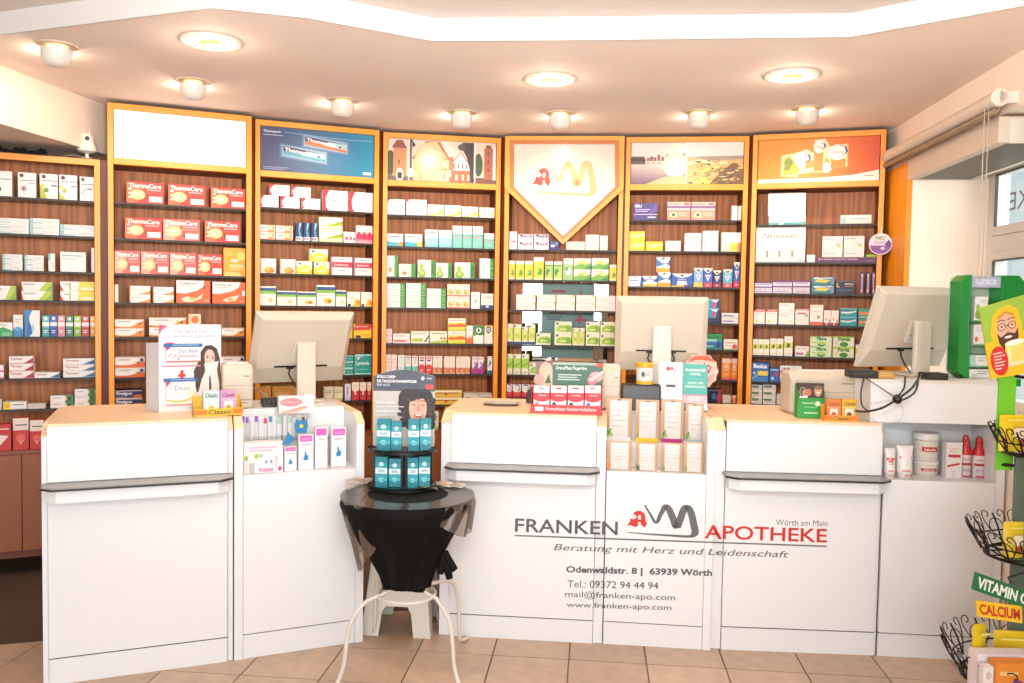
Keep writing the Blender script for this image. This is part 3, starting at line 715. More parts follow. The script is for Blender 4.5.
S('tea3', 'tea carton with pale yellow blossom', W_, lambda k: k.poly([(0,0),(0,.28),(.3,.06),(.32,0)],'#c9c93c').disc(.3,.36,.16,.12,'#dccf8a').disc(.3,.35,.07,.05,'#a8a848').disc(.12,.5,.10,.08,'#d9d46a').disc(.22,.88,.12,.08,'#6e2f2c').lines(.1,.66,.98,.74,1,TX).rect(.66,.52,.95,.57,'#7a6a9c'))
S('tea4', 'white tea carton with brown root', W_, lambda k: k.ribbon([(.12,.28),(.3,.42),(.45,.5)],.05,'#a08a76').disc(.22,.88,.12,.08,'#6e2f2c').lines(.1,.62,.98,.70,1,TX).rect(.5,.46,.85,.52,'#a05a4a'))
S('tls', 'flat white teal striped carton', W_, lambda k: k.rect(0,0,.12,1,'#9fd0cc').rect(.0,.1,.45,.30,'#8cc4c4').rect(.05,.6,.5,.68,'#6fa8ac').lines(.5,.2,.95,.6,2,'#b8c8c8'))
S('tlb', 'wide white carton with teal lines', W_, lambda k: k.rect(.05,.78,.9,.84,'#8ab8c0').lines(.05,.55,.7,.7,2,'#c4c8cc'))
S('tlv', 'slim upright white teal carton', W_, lambda k: k.rect(0,.6,.35,1,'#7fc4c0').rect(0,0,.3,.5,'#c9e4dc').rect(.5,.1,.9,.5,'#e8dcd0'))
S('wplain', 'plain white carton', W_, lambda k: k.lines(.12,.7,.8,.78,1,'#c8bcb4').rect(.15,.3,.5,.34,'#d8ccc4'))
S('wgr', 'white carton with lime green end', W_, lambda k: k.poly([(.55,0),(1,0),(1,1),(.8,1)],'#b5cc3a').poly([(.75,0),(1,0),(1,.8)],'#88b028').lines(.06,.6,.5,.8,2,TX).poly([(0,0),(.06,0),(0,.8)],'#e05a50'))
S('ygr', 'long white carton with yellow green stripe', W_, lambda k: k.poly([(.5,0),(1,0),(1,1),(.55,1)],'#e3d84a').rect(.26,.1,.30,.9,'#a6b434').poly([(0,0),(.1,0),(0,.6)],'#d84a50').lines(.12,.5,.24,.7,1,TX).rect(.6,.1,.95,.4,'#f4eec0'))
S('wgb', 'white carton with green base', W_, lambda k: k.poly([(0,0),(1,0),(1,.40),(.6,.66),(0,.55)],'#2fa45a').rect(.5,.05,.95,.3,'#7cc68a').lines(.1,.72,.7,.84,1,TX))
S('wbb', 'white carton with blue base', W_, lambda k: k.rect(0,0,1,.34,'#2a86c4').disc(.5,.36,.4,.1,'#4aa8d8').lines(.1,.6,.8,.8,2,'#c0b8b8'))
S('wave', 'tall white carton with blue wave', W_, lambda k: k.poly([(0,0),(.35,0),(.42,.35),(.3,.7),(.5,1),(0,1)],'#2b86c6').poly([(.15,0),(.5,.1),(.45,.4),(.30,.6),(.2,.3)],'#1d5fa8').poly([(.5,.1),(.65,.3),(.55,.55),(.5,.35)],'#8fc8e8'))
for key, nm, c, d in (('sa','aqua','#6cc0c4','#3f98a4'),('sb','blue','#3c6fc0','#2a4f9c'),('sc','pink','#ee9aa0','#d87c8c'),('sd','dark green','#4a9a7c','#2f7560'),('se','lime green','#a8cc34','#86ac20'),('sf','crimson','#e0506c','#b83450'),('sg','golden yellow','#f2b21c','#e09a10')):
    S(key, nm+' upright carton with white band', c, (lambda d: lambda k: k.rect(0,0,1,.42,d).rect(0,.5,1,.68,'#f4ece8').disc(.5,.86,.24,.08,'#f0f4f4').lines(.2,.12,.8,.3,2,'#e8ece8'))(d))
S('pkw', 'pink and white flat carton', W_, lambda k: k.rect(0,0,1,.28,'#e0709c').lines(.1,.5,.6,.75,1,TX))
S('tyr', 'white carton with red swoosh', W_, lambda k: k.poly([(.6,.08),(1,.08),(1,.9),(.92,.7)],'#c42450').poly([(.7,.2),(.98,.2),(.95,.55)],'#8c1838').rect(0,0,1,.08,'#e0808c').text('Tyrosur',.06,.42,.55,.85,'#a82a50',.02))
S('tyb', 'white carton with blue swoosh', W_, lambda k: k.poly([(.6,.08),(1,.08),(1,.9),(.92,.7)],'#3a86b8').poly([(.7,.2),(.98,.2),(.95,.55)],'#1d5080').rect(0,0,1,.06,'#b0c0d0').text('Tyrosur',.06,.42,.5,.85,'#a83a44',.02))
S('yel', 'white carton with yellow end', W_, lambda k: k.rect(0,0,.32,1,'#f2d43a').disc(.16,.5,.10,.3,'#e8b020').rect(.32,0,1,.12,'#d8ccc4').lines(.42,.4,.9,.7,1,TX))
S('gry', 'flat pale grey carton', '#d8ccc2', lambda k: k.lines(.1,.4,.8,.6,1,'#a89c94'))
S('wgn', 'white carton with dark green end', W_, lambda k: k.rect(.62,0,1,1,'#3c7a2c').poly([(.62,0),(.75,.5),(.62,1)],'#f2eee8').rect(.62,.42,1,.56,'#a8c840').disc(.83,.5,.1,.2,'#1f4a1c').lines(.08,.5,.5,.7,2,TX))
S('redb', 'red carton with white top', '#cf2a22', lambda k: k.rect(0,.62,1,1,'#f2dcd0').lines(.15,.72,.9,.8,1,'#4a3440').disc(.5,.38,.3,.12,'#e8604a').poly([(.3,.3),(.7,.3),(.5,.15)],'#f09070'))
S('redc', 'low red carton with white stripe', '#cc2620', lambda k: k.poly([(0,0),(.35,0),(.9,.55),(.6,.6)],'#f4e0d8').lines(.3,.75,.9,.85,1,'#f0d8d0'))
# --- bay 2
def thermo(pale):
    c1 = '#f7b0a4' if pale else '#ee5a40'
    def fn(k):
        k.poly([(0,0),(.30,0),(.5,.9),(0,.95)], '#f6a890' if pale else '#f06a44'); k.disc(.30,.40,.20,.24,'#f8d08a'); k.disc(.28,.42,.10,.14,'#fbe6b8')
        k.lines(.05,.12,.14,.7,3,'#fbe0d8'); k.rect(.60,.08,.96,.34,'#fbe8e0'); k.rect(.545,.14,.585,.44,'#7c3438'); k.rect(.5,.5,.95,.53,c1)
        k.text('ThermaCare',.06,.72,.93,.93,'#fff4f0',.025); k.lines(.55,.56,.92,.66,1,'#f8c8bc')
    return fn
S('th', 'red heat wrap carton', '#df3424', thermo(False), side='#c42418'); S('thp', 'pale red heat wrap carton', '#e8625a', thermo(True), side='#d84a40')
S('bag', 'orange yellow zip pouch', '#f2a41e', lambda k: k.disc(.8,.72,.2,.16,'#f8d060').disc(.25,.8,.2,.1,'#f8b840').disc(.5,.55,.16,.06,'#fdf0d0').text('WARM',.25,.3,.9,.42,'#fbe8b0',.03).lines(.3,.2,.85,.26,1,'#fbe0a0').poly([(0,0),(.9,0),(.7,.12),(.1,.14)],'#fbcf70'), cat='pouch')
S('vo', 'white orange gel carton', '#f8efe8', lambda k: k.poly([(.0,0),(1,0),(1,.9),(.82,.55),(.6,.25),(.3,.12),(0,.2)],'#f08a1c').poly([(.1,.12),(.5,.10),(.72,.35),(.4,.2)],'#fbe8d0').disc(.86,.5,.05,.16,'#5a7a34').poly([(.7,.55),(.8,.4),(.78,.7)],'#e8b820').lines(.12,.62,.52,.75,1,'#6c6878').rect(.0,.95,1,1,'#f29a3c'))
S('vod', 'white orange gel carton with blue flash', '#f8efe8', lambda k: k.poly([(0,0),(1,0),(1,.55),(.7,.35),(.45,.18),(0,.2)],'#ea6420').disc(.9,.68,.07,.18,'#2f2f6c').disc(.80,.42,.05,.12,'#3a4a5c').poly([(.66,.3),(.74,.6),(.8,.35)],'#e8a020').lines(.12,.6,.55,.78,2,'#77707c').rect(0,.94,1,1,'#f2803c'))
S('vob', 'large orange plaster carton with white arc', '#e9641c', lambda k: k.poly([(0,.45),(0,1),(.82,1),(.80,.75),(.6,.55),(.25,.42)],'#f8f0ea').poly([(.15,.2),(.35,.32),(.5,.12),(.8,.45),(.72,.2),(.45,.05),(.2,.06)],'#fbe2c4').disc(.48,.2,.10,.06,'#d8c040').disc(.82,.7,.03,.1,'#3a4a5c').text('Voltaren',.08,.82,.6,.92,'#4a4860',.01).rect(.08,.74,.5,.76,'#d88a70').rect(.82,.1,.95,.13,'#fbe0d0'))
S('vol', 'large orange plaster carton with label', '#e9641c', lambda k: k.poly([(0,.45),(0,1),(.86,1),(.80,.75),(.6,.58),(.25,.46)],'#f8f0ea').poly([(.3,.15),(.5,.30),(.82,.40),(.7,.14),(.45,.08)],'#fbe2c4').disc(.54,.2,.10,.06,'#e8a030').rect(.9,.38,1,.6,'#fbf4ee').text('Voltaren',.06,.82,.6,.92,'#4a4860',.01).rect(.08,.74,.5,.76,'#d88a70').rect(.82,.1,.95,.13,'#fbe0d0'))
S('vs', 'small white gel carton with orange corner', '#f8efe8', lambda k: k.poly([(.4,0),(1,0),(1,.5),(.8,.25)],'#f0902c').lines(.1,.5,.6,.65,1,'#b8a8a4').rect(0,0,.05,1,'#ee8a3c'))
S('ora', 'small white carton with orange disc', '#f6dcc0', lambda k: k.disc(.55,.5,.3,.34,'#ee7a1c').rect(.0,.0,.12,1,'#f2a040'))
S('fin', 'navy and orange ointment carton', '#1d1f66', lambda k: k.rect(0,0,1,.08,'#f0d8c8').rect(0,.9,1,1,'#e8d0c0').poly([(.62,.15),(.98,.15),(.98,.45),(.74,.45)],'#ee6a1c').text('Finalgon',.04,.35,.62,.82,'#f4ecf4',.03).rect(.04,.18,.4,.24,'#a8a8d0'))
S('woh', 'slim upright cream carton', '#f6e6d4', lambda k: k.rect(.2,.2,.8,.24,'#e0c8b0'))
# --- bay 3
S('rww', 'white carton with red left corner', '#f8ece6', lambda k: k.poly([(0,0),(.16,.08),(.08,.3),(.06,.6),(.25,1),(0,1)],'#dc2434').lines(.28,.42,.6,.52,1,'#c06a74').rect(.62,.44,.9,.48,'#d8c8c4'))
S('rwb', 'big white carton with red left edge', '#f8ece6', lambda k: k.poly([(0,0),(.24,0),(.14,.16),(.12,.6),(.26,1),(0,1)],'#dc2434').lines(.3,.45,.62,.52,1,'#a06a6c').rect(.64,.46,.92,.49,'#d8c0bc'))
S('wor', 'white carton with orange writing', '#f8ece4', lambda k: k.rect(.5,0,.96,1,'#f6cfa8').rect(.52,.1,.92,.3,'#f09040').rect(.0,.0,1,.1,'#e08a60').lines(.08,.45,.45,.7,1,TX).rect(.85,.45,.93,.8,'#d86a30'))
S('dkb', 'dark blue carton with light wave', '#14285c', lambda k: k.poly([(.45,1),(.85,1),(.62,.62),(.75,.3),(.95,.1),(.55,.15),(.4,.5)],'#4aa8d8').poly([(.55,.9),(.8,1),(.58,.6)],'#d8ecf4').rect(0,0,1,.22,'#e8e4ec').rect(.1,.05,.3,.18,'#14285c').rect(.45,.05,.7,.18,'#c0304c'))
S('lsw', 'white carton with lime swoosh', '#f4f0e0', lambda k: k.poly([(.12,.22),(1,.72),(1,.3),(.5,.24)],'#bcc82c').poly([(.45,.32),(1,.72),(1,.5)],'#96b020').rect(0,0,1,.1,'#e0dc8c').rect(0,.0,.05,1,'#e8d890').rect(.12,.8,.5,.86,'#c8c0b0'))
S('pks', 'small white carton with pink dots', '#f6e2de', lambda k: k.disc(.25,.4,.12,.16,'#d84a78').disc(.6,.4,.12,.16,'#d84a78').disc(.88,.35,.08,.12,'#5a3050').lines(.1,.7,.9,.8,1,'#e0a8b0'))
S('mag', 'white carton with magenta foot', '#f8ece4', lambda k: k.rect(0,.2,1,.52,'#e0245c').disc(.5,.52,.35,.12,'#e0245c').rect(0,0,1,.2,'#f0a8b0').lines(.1,.1,.9,.16,1,'#a04058'))
S('fru', 'white carton with orange fruit', '#f8eee4', lambda k: k.disc(.56,.20,.30,.24,'#f2911c').disc(.5,.26,.14,.12,'#f8c040').rect(0,0,.06,1,'#f0b86c').poly([(.7,.05),(.9,.1),(.86,.3)],'#e86a14').lines(.2,.7,.8,.76,1,'#d8c8b8'))
S('yew', 'white carton with yellow panel', '#f8f2d8', lambda k: k.poly([(0,0),(1,0),(1,.3),(.75,.6),(.5,.75),(.3,.5),(0,.6)],'#f4da1c').disc(.2,.8,.07,.09,'#2f4a50').disc(.5,.3,.3,.15,'#fbf0a0').poly([(.8,0),(1,0),(1,.5)],'#e8b814'))
S('cri', 'white carton with crimson band', '#f8ede8', lambda k: k.rect(0,.42,1,.72,'#d41c44').rect(0,0,.05,1,'#e06070').text('Dolormin',.14,.5,.82,.64,'#f8dce0',.02).lines(.35,.2,.7,.27,1,TX).rect(.35,.84,.65,.88,'#8a6a74'))
S('abt', 'white green-topped carton, yellow fruit', '#f8f2ea', lambda k: k.rect(0,.62,1,.80,'#8cc43c').rect(0,.76,1,.92,'#2a5a8c').disc(.15,.84,.12,.07,'#1c4a6c').disc(.62,.26,.24,.14,'#e8c42c').disc(.7,.22,.1,.08,'#a8842c').lines(.1,.45,.6,.52,1,'#c8c0b8'))
S('ab2', 'white green-topped carton, pale fruit', '#f8f2ea', lambda k: k.rect(0,.60,1,.80,'#8cc43c').rect(0,.76,1,.92,'#2a5a8c').disc(.15,.84,.12,.07,'#1c4a6c').disc(.66,.28,.14,.12,'#e8d08c').lines(.1,.42,.5,.48,1,'#d8d0c8'))
S('yfr', 'white carton with yellow capsule picture', '#f8ece0', lambda k: k.poly([(.45,0),(1,0),(1,.45),(.6,.5)],'#f4c82c').disc(.85,.25,.14,.16,'#ee8a24').rect(.05,.0,.28,.18,'#3a2a2c').rect(.1,.55,.8,.6,'#d8c0b0'))
S('trw', 'white and teal carton', '#f6e8e2', lambda k: k.rect(0,0,1,.5,'#1c9c90').rect(0,.5,1,.56,'#e05a50').lines(.2,.7,.8,.85,1,TX))
S('yte', 'yellow carton with teal top', '#f4c61c', lambda k: k.rect(0,.66,1,1,'#1c9c8c').disc(.5,.75,.3,.1,'#7cc8b0').lines(.2,.2,.8,.4,1,'#8a6a1c'))
S('yrd', 'yellow carton with red top', '#f6c81a', lambda k: k.poly([(0,.55),(.06,1),(1,1),(1,.8),(.9,.6)],'#d42a20').disc(.25,.10,.16,.10,'#3a2a20').lines(.1,.76,.8,.86,1,'#f8dcc0').rect(.35,.2,.9,.28,'#e0a010'))
S('tes', 'long teal and white carton', '#109a8c', lambda k: k.rect(0,0,1,.1,'#d8f0e8').rect(0,.9,1,1,'#d8f0e8').rect(.08,.35,.5,.65,'#f4dcdc').rect(.1,.42,.44,.56,'#c03848').rect(.6,.45,.9,.55,'#7cd0c4'))
S('teb', 'large teal carton with white lettering', '#109488', lambda k: k.rect(0,0,1,.05,'#c8ece4').rect(0,.94,1,1,'#c8ece4').rect(0,0,.03,1,'#a8dcd4').rect(.0,.86,.5,.9,'#b8e0d8').text('Lyrenda',.10,.42,.88,.66,'#dff6f2',.02).lines(.1,.16,.8,.28,1,'#58bcb0').rect(.15,.75,.28,.88,'#f0dcd8'))
S('lil', 'slim white lilac carton', '#ece4f0', lambda k: k.rect(0,0,1,.25,'#c8bce0').rect(.3,.3,.6,.9,'#a898cc'))
S('rdm', 'red and cream carton with white mark', '#c41c28', lambda k: k.rect(0,.58,1,1,'#f4ddc8').disc(.5,.58,.4,.1,'#f4ddc8').poly([(.35,.38),(.5,.25),(.65,.38),(.5,.5)],'#f4d0c8').lines(.2,.74,.8,.8,1,'#b87068').rect(.3,.1,.7,.14,'#e06a60'))
S('tan', 'flat tan carton', '#d89a50', lambda k: k.rect(.1,.3,.7,.6,'#e8b878'))
S('lgt', 'cream carton with green foot', '#f2e6c8', lambda k: k.rect(0,0,1,.18,'#b4c860').lines(.1,.5,.9,.75,2,'#b8a880'))
# --- bay 4
S('wrc', 'white carton with red top corner', '#f8ecea', lambda k: k.poly([(0,.8),(.15,1),(0,1)],'#d8243c').poly([(0,.8),(.18,1),(.3,1),(0,.6)],'#f0dcdc').lines(.2,.45,.9,.85,3,'#dccccc').rect(.15,.86,.8,.9,'#a890a0'))
S('wye', 'white carton with yellow arc', '#f8f0e6', lambda k: k.poly([(.0,.05),(.4,.12),(1,.45),(1,.2),(.5,0),(0,0)],'#f0d83c').lines(.35,.66,.9,.76,1,'#b8a8b0').disc(.84,.42,.10,.14,'#f4e060'))
S('wyb', 'white carton with yellow badge', '#f6e8da', lambda k: k.rect(0,0,.07,1,'#e8c8a8').lines(.3,.5,.8,.62,1,'#8a8090').disc(.85,.3,.08,.14,'#e8cc30').rect(.1,.7,.25,.74,'#d05a50'))
S('blo', 'white carton, blue foot, orange corner', '#f8f0ea', lambda k: k.poly([(0,0),(1,0),(1,.34),(.5,.3),(0,.40)],'#48b4cc').disc(.86,.16,.16,.22,'#f09a2c').lines(.12,.66,.8,.80,1,'#4a4a6c').rect(.12,.52,.6,.56,'#b8b0bc'))
S('bly', 'white carton, blue foot, yellow corner', '#f8f0ea', lambda k: k.poly([(0,0),(1,0),(1,.34),(.5,.3),(0,.40)],'#48b4cc').disc(.86,.16,.16,.22,'#f0dc2c').lines(.12,.66,.8,.80,1,'#4a4a6c').rect(.12,.52,.6,.56,'#b8b0bc'))
S('pbl', 'pale blue and white carton', '#f4f0ec', lambda k: k.rect(0,0,1,.55,'#a8d8e0').rect(0,0,1,.18,'#8cccd8').lines(.15,.78,.85,.86,1,'#5a6a7c').rect(.2,.66,.7,.69,'#b8c0c8'))
S('pte', 'tall white and mint carton', '#f6ece6', lambda k: k.rect(0,0,1,.58,'#82cfc0').rect(.0,.56,1,.62,'#6cbcb0').disc(.5,.48,.3,.05,'#e89aa0').lines(.15,.74,.8,.8,1,'#b09aa4').rect(.2,.2,.6,.24,'#b8e4dc'))
S('gsf', 'slim white carton, green side, flower', '#f8f0e4', lambda k: k.rect(.70,0,1,1,'#3c9a28').disc(.32,.35,.16,.10,'#e08a3c').disc(.32,.26,.1,.05,'#c8702c').rect(.1,.8,.5,.84,'#d8ccc0'))
S('gsl', 'low white carton, green side, flower', '#f6e8dc', lambda k: k.rect(.74,0,1,1,'#3c9a28').disc(.34,.28,.14,.14,'#e08040').lines(.1,.7,.6,.78,1,'#c8b8b0'))
S('gfr', 'white carton, green side, green fruit', '#f6f0e4', lambda k: k.rect(.76,0,1,1,'#3c9a28').disc(.24,.22,.22,.24,'#8cb82c').disc(.22,.58,.12,.2,'#a8cc48').disc(.25,.25,.12,.12,'#c4dc70').lines(.4,.7,.7,.76,1,'#c8c0b8').rect(.80,.2,.96,.8,'#2c7c20'))
S('wgs', 'flat white carton with green side', '#f4ece6', lambda k: k.rect(.74,0,1,1,'#3a9a30').rect(.82,.3,.92,.7,'#6cc050').rect(0,0,1,.05,'#d8ccc8').lines(.05,.45,.6,.6,1,'#e0d4d0'))
S('bun', 'small cream carton with orange bun', '#f8e8d8', lambda k: k.disc(.5,.36,.36,.22,'#f0a838').disc(.6,.42,.2,.12,'#f8d080').rect(0,0,1,.1,'#e06a4c').lines(.15,.78,.85,.86,1,'#d08a70'))
S('wfl', 'white carton with grey motif', '#f6ece4', lambda k: k.disc(.5,.45,.2,.12,'#d0b8b0').lines(.2,.75,.8,.82,1,'#a89ca4').rect(.2,.15,.8,.18,'#b8c4cc'))
S('wnv', 'white carton with navy foot', '#f4ece4', lambda k: k.rect(0,0,1,.24,'#1c3c6c').disc(.5,.14,.14,.06,'#e0e8f0').lines(.35,.62,.9,.8,1,'#e0a890').rect(.1,.4,.9,.44,'#d0c8c4'))
S('pkf', 'pale pink flat carton', '#f4d8d4', lambda k: k.lines(.15,.4,.8,.6,1,'#d8a8a8').rect(0,0,1,.1,'#e8b0b0'))
S('rln', 'white carton with red writing', '#f6e8de', lambda k: k.rect(.05,.14,.75,.34,'#e0583c').poly([(.72,.1),(1,.9),(1,.7),(.82,.1)],'#d8ccc0').lines(.1,.65,.7,.8,1,'#a89098'))
S('gln', 'white carton with lime writing', '#f6ecd8', lambda k: k.rect(.05,.14,.68,.40,'#b8c840').poly([(.72,.1),(1,.7),(1,.5),(.82,.1)],'#3a4a3c').lines(.1,.7,.8,.84,1,'#b8a490').rect(0,.94,1,1,'#e8d08c'))
S('gdd', 'white carton, lime foot, red dots', '#f2ebd0', lambda k: k.poly([(0,0),(1,0),(1,.3),(0,.12)],'#a4bc38').disc(.68,.42,.07,.1,'#c83040').disc(.86,.42,.07,.1,'#c83040').lines(.08,.72,.9,.86,1,'#8a8078'))
S('ylr', 'yellow carton with red lettering', '#f6d838', lambda k: k.rect(0,.66,1,1,'#f8ecdc').poly([(0,.4),(.15,.55),(.4,.48),(.7,.6),(1,.5),(1,.34),(0,.3)],'#e8502c').lines(.08,.76,.85,.86,1,'#7a6a6c').rect(0,0,1,.14,'#c8cc30'))
S('sry', 'small white carton, orange foot', '#f6ece0', lambda k: k.poly([(0,0),(1,0),(1,.4),(0,.3)],'#ea6a3c').disc(.7,.4,.2,.08,'#f0c8a0').rect(.2,.75,.8,.8,'#c8b8b0'))
S('wgc', 'white carton with green circle', '#f4f0d8', lambda k: k.rect(0,.45,1,1,'#4c8c34').disc(.52,.74,.40,.24,'#2c6c2c').disc(.52,.74,.28,.16,'#e8f0d8').disc(.52,.74,.12,.1,'#2c6c2c').poly([(0,0),(.3,.5),(.7,.45),(1,.5),(1,0)],'#f2ece0').rect(.48,.05,.52,.45,'#d0c8c0'))
S('wnc', 'white carton with navy circle', '#f4efe4', lambda k: k.rect(0,.9,1,1,'#e8c828').rect(0,.45,.08,1,'#e8c828').rect(.92,.3,1,1,'#e8c828').disc(.5,.76,.30,.20,'#24346c').disc(.5,.76,.18,.12,'#e8ecf4').disc(.5,.76,.07,.08,'#24346c').rect(.3,.05,.34,.5,'#d0c8c0').rect(.64,.05,.68,.5,'#d0c8c0'))
S('pku', 'pale pink upright carton', '#f4dcd2', lambda k: k.lines(.2,.5,.8,.8,2,'#e0b8a8').rect(.6,.1,.9,.4,'#eccab8'))
S('mtu', 'mint and cream upright carton', '#f2e6da', lambda k: k.rect(0,0,1,.4,'#c4dcd0').rect(.2,.5,.8,.85,'#d8e4dc').rect(.2,.88,.8,.92,'#b09890'))
S('tqu', 'turquoise footed upright carton', '#f0e6e0', lambda k: k.rect(0,0,1,.42,'#64bcb4').lines(.2,.5,.8,.8,2,'#a8b8b8').rect(.1,.88,.9,.94,'#c05a54'))
S('rdu', 'red footed upright carton', '#f4e0d6', lambda k: k.rect(0,0,1,.46,'#dc2c30').disc(.5,.46,.4,.08,'#dc2c30').lines(.2,.6,.8,.8,1,'#4a3c50').rect(.1,.84,.9,.96,'#e08078').rect(.2,.18,.7,.24,'#f8d0c8'))
S('oru', 'cream upright carton, orange foot', '#f6e2d0', lambda k: k.rect(0,.02,1,.36,'#ee8a44').disc(.3,.3,.2,.08,'#e8643c').rect(.35,.5,.65,.85,'#e8c8b4').rect(.1,.9,.9,.93,'#e0a080').rect(.6,.1,.9,.3,'#8a6a74'))
S('ppu', 'purple footed upright carton', '#f2e4e2', lambda k: k.rect(0,0,1,.32,'#b01c7c').poly([(0,.3),(1,.3),(1,.75),(.5,.45)],'#9a4aa4').disc(.5,.62,.28,.12,'#c89ac0').rect(.15,.86,.85,.92,'#d06a60'))
S('nvu', 'white upright carton, dark teal foot', '#f4ece4', lambda k: k.rect(0,0,1,.20,'#1a5c74').poly([(.2,.35),(.8,.6),(.5,.85),(.3,.6)],'#4a7484').rect(.1,.92,.9,.96,'#e0a890'))
S('gold', 'long golden yellow carton', '#ecb82c', lambda k: k.rect(0,.72,1,1,'#f6e4c0').lines(.06,.42,.9,.66,1,'#5a4030').disc(.42,.5,.06,.2,'#c84030').rect(0,0,1,.12,'#d89a1c'))
S('pal', 'pale flat carton', '#ecdccc', lambda k: k.lines(.1,.4,.9,.7,1,'#a89890').rect(0,.8,1,1,'#c8b8ac'))
S('orf', 'orange flat carton', '#e8942c', lambda k: k.rect(.1,.3,.8,.7,'#f0b860'))
# --- bay 5
S('asp', 'white carton with violet speckles', '#efeaf2', lambda k: k.rect(0,.82,1,1,'#dcd4ec').disc(.3,.5,.2,.1,'#b8c4e4').disc(.62,.42,.2,.05,'#c02c64').lines(.1,.68,.8,.76,1,'#7c6ca4').disc(.4,.2,.25,.1,'#d8dcec'))
S('ass', 'white carton with dark wedge and lettering', '#f4eef0', lambda k: k.poly([(.04,.9),(.35,.5),(.30,.9)],'#241c3c').text('ASCR',.34,.5,.95,.88,'#54306c',.03).rect(0,.94,1,1,'#e0a890').lines(.3,.15,.9,.25,1,'#c8c0cc'))
S('nav', 'small navy blue carton', '#2c2c88', lambda k: k.rect(.12,.3,.6,.6,'#e0e4f4').rect(.65,.5,.95,.9,'#8ca4dc').lines(.1,.7,.6,.85,1,'#b0b0dc'))
S('crm', 'plain cream white carton', '#f8efdc', lambda k: k.disc(.35,.7,.05,.04,'#b8b89c').rect(.6,.68,.64,.72,'#a8a89c').rect(0,0,1,.05,'#e4dcc0'))
S('umy', 'yellow carton with green leaf', '#f2d41c', lambda k: k.rect(0,.82,1,1,'#f4ece0').disc(.6,.36,.28,.16,'#58a040').disc(.4,.4,.14,.08,'#bcd83c').rect(0,.0,1,.10,'#e8ecb0').poly([(.1,.6),(.4,.74),(.3,.5)],'#f8ec80'))
S('umg', 'green carton with leaf', '#a8cc6c', lambda k: k.rect(0,.84,1,1,'#f4ece0').disc(.35,.42,.26,.18,'#3c8c34').disc(.6,.3,.2,.14,'#d0dc50').rect(0,0,1,.12,'#e4e8a0').rect(.1,.74,.9,.8,'#4c8c60'))
S('umw', 'tall white and green carton', '#f2eede', lambda k: k.rect(.02,.0,.98,.74,'#9cc880').disc(.5,.4,.28,.16,'#f4f4e4').disc(.35,.52,.16,.1,'#58a044').lines(.15,.84,.9,.9,1,TX))
S('umb', 'wide white carton with green hill', '#f6f0dc', lambda k: k.poly([(0,0),(1,0),(1,.6),(.7,.45),(.4,.5),(0,.3)],'#78b43c').poly([(.1,.48),(.5,.72),(.9,.66),(.6,.5)],'#e8d028').poly([(.5,0),(1,0),(1,.4)],'#3c9040').lines(.1,.78,.7,.86,1,'#90807c'))
S('wst', 'white carton with fine lines, yellow tab', '#f6e8e0', lambda k: k.rect(.08,.45,.9,.5,'#c8bcb4').poly([(.84,.7),(1,.7),(1,1),(.88,1)],'#e8d860').lines(.1,.2,.8,.3,1,'#d8c8c0').rect(0,.96,1,1,'#e8c8b8'))
S('gwn', 'white carton without tab', '#f4e6de', lambda k: k.rect(.08,.45,.9,.5,'#d8ccc4').lines(.1,.2,.8,.3,1,'#e0d0c8'))
S('bio', 'upright lime tea carton', '#d4d868', lambda k: k.rect(0,.80,1,1,'#f0e6d0').disc(.2,.88,.14,.06,'#2c5034').rect(.45,.1,.6,.7,'#e8ecb8').disc(.5,.35,.3,.14,'#b8cc38').rect(0,0,1,.08,'#f4ecd8'))
S('biw', 'wide lime and white carton', '#f2ead2', lambda k: k.poly([(.1,.15),(1,.1),(1,.6),(.8,.75),(.3,.7),(.1,.5)],'#a4c428').disc(.78,.4,.2,.26,'#7cac20').disc(.15,.82,.08,.1,'#2c5034').rect(.3,.3,.7,.4,'#dcecA0'))
S('bia', 'upright lime green carton', '#a8cc3c', lambda k: k.rect(0,.80,1,1,'#f0e6d0').disc(.2,.88,.14,.05,'#2c5034').rect(0,0,1,.30,'#eadfc0').poly([(0,.45),(1,.6),(1,.5),(0,.35)],'#78b020').rect(.2,.08,.8,.13,'#c0b090'))
S('but', 'red and white carton with blue arc', '#d8202c', lambda k: k.rect(0,.48,1,1,'#f2e8e4').disc(.5,.5,.42,.12,'#f2e8e4').ribbon([(.25,.94),(.75,.92),(.85,.6),(.6,.5)],.09,'#2a2c7c').lines(.2,.66,.7,.74,1,'#b0a0b0').rect(.1,.2,.9,.24,'#f06a60'))
S('tray', 'dark blue cardboard tray', '#24305c', lambda k: k.lines(.05,.3,.9,.6,1,'#3c5088'), cat='tray')
# --- bay 6
S('ibu', 'purple carton with white lettering', '#4a3c84', lambda k: k.rect(0,.30,1,.34,'#d8d4ec').text('IBU',.06,.74,.34,.92,'#f0ecf8',.03).lines(.08,.42,.7,.64,2,'#c4bce0').rect(.6,.12,.94,.18,'#e8e4f4').poly([(.6,.34),(.96,1),(1,1),(1,.5)],'#5c50a0'))
S('pke', 'pink striped carton with green eye', '#ee9c8c', lambda k: k.rect(0,.56,1,.64,'#fbe8dc').rect(0,.64,1,.80,'#8c6498').rect(0,.80,1,1,'#f8dccc').rect(0,.86,.6,.92,'#e0503c').disc(.28,.28,.17,.16,'#f8ecb0').disc(.28,.28,.07,.10,'#2c5c3c').lines(.52,.18,.9,.4,2,'#f8d0b8').rect(.7,.84,.95,.94,'#e0503c'))
S('pkg', 'plain white upright carton', '#f8f0e4', lambda k: k.rect(0,0,.08,1,'#f0d8a8').rect(.1,.05,.96,.08,'#e8dcc8'))
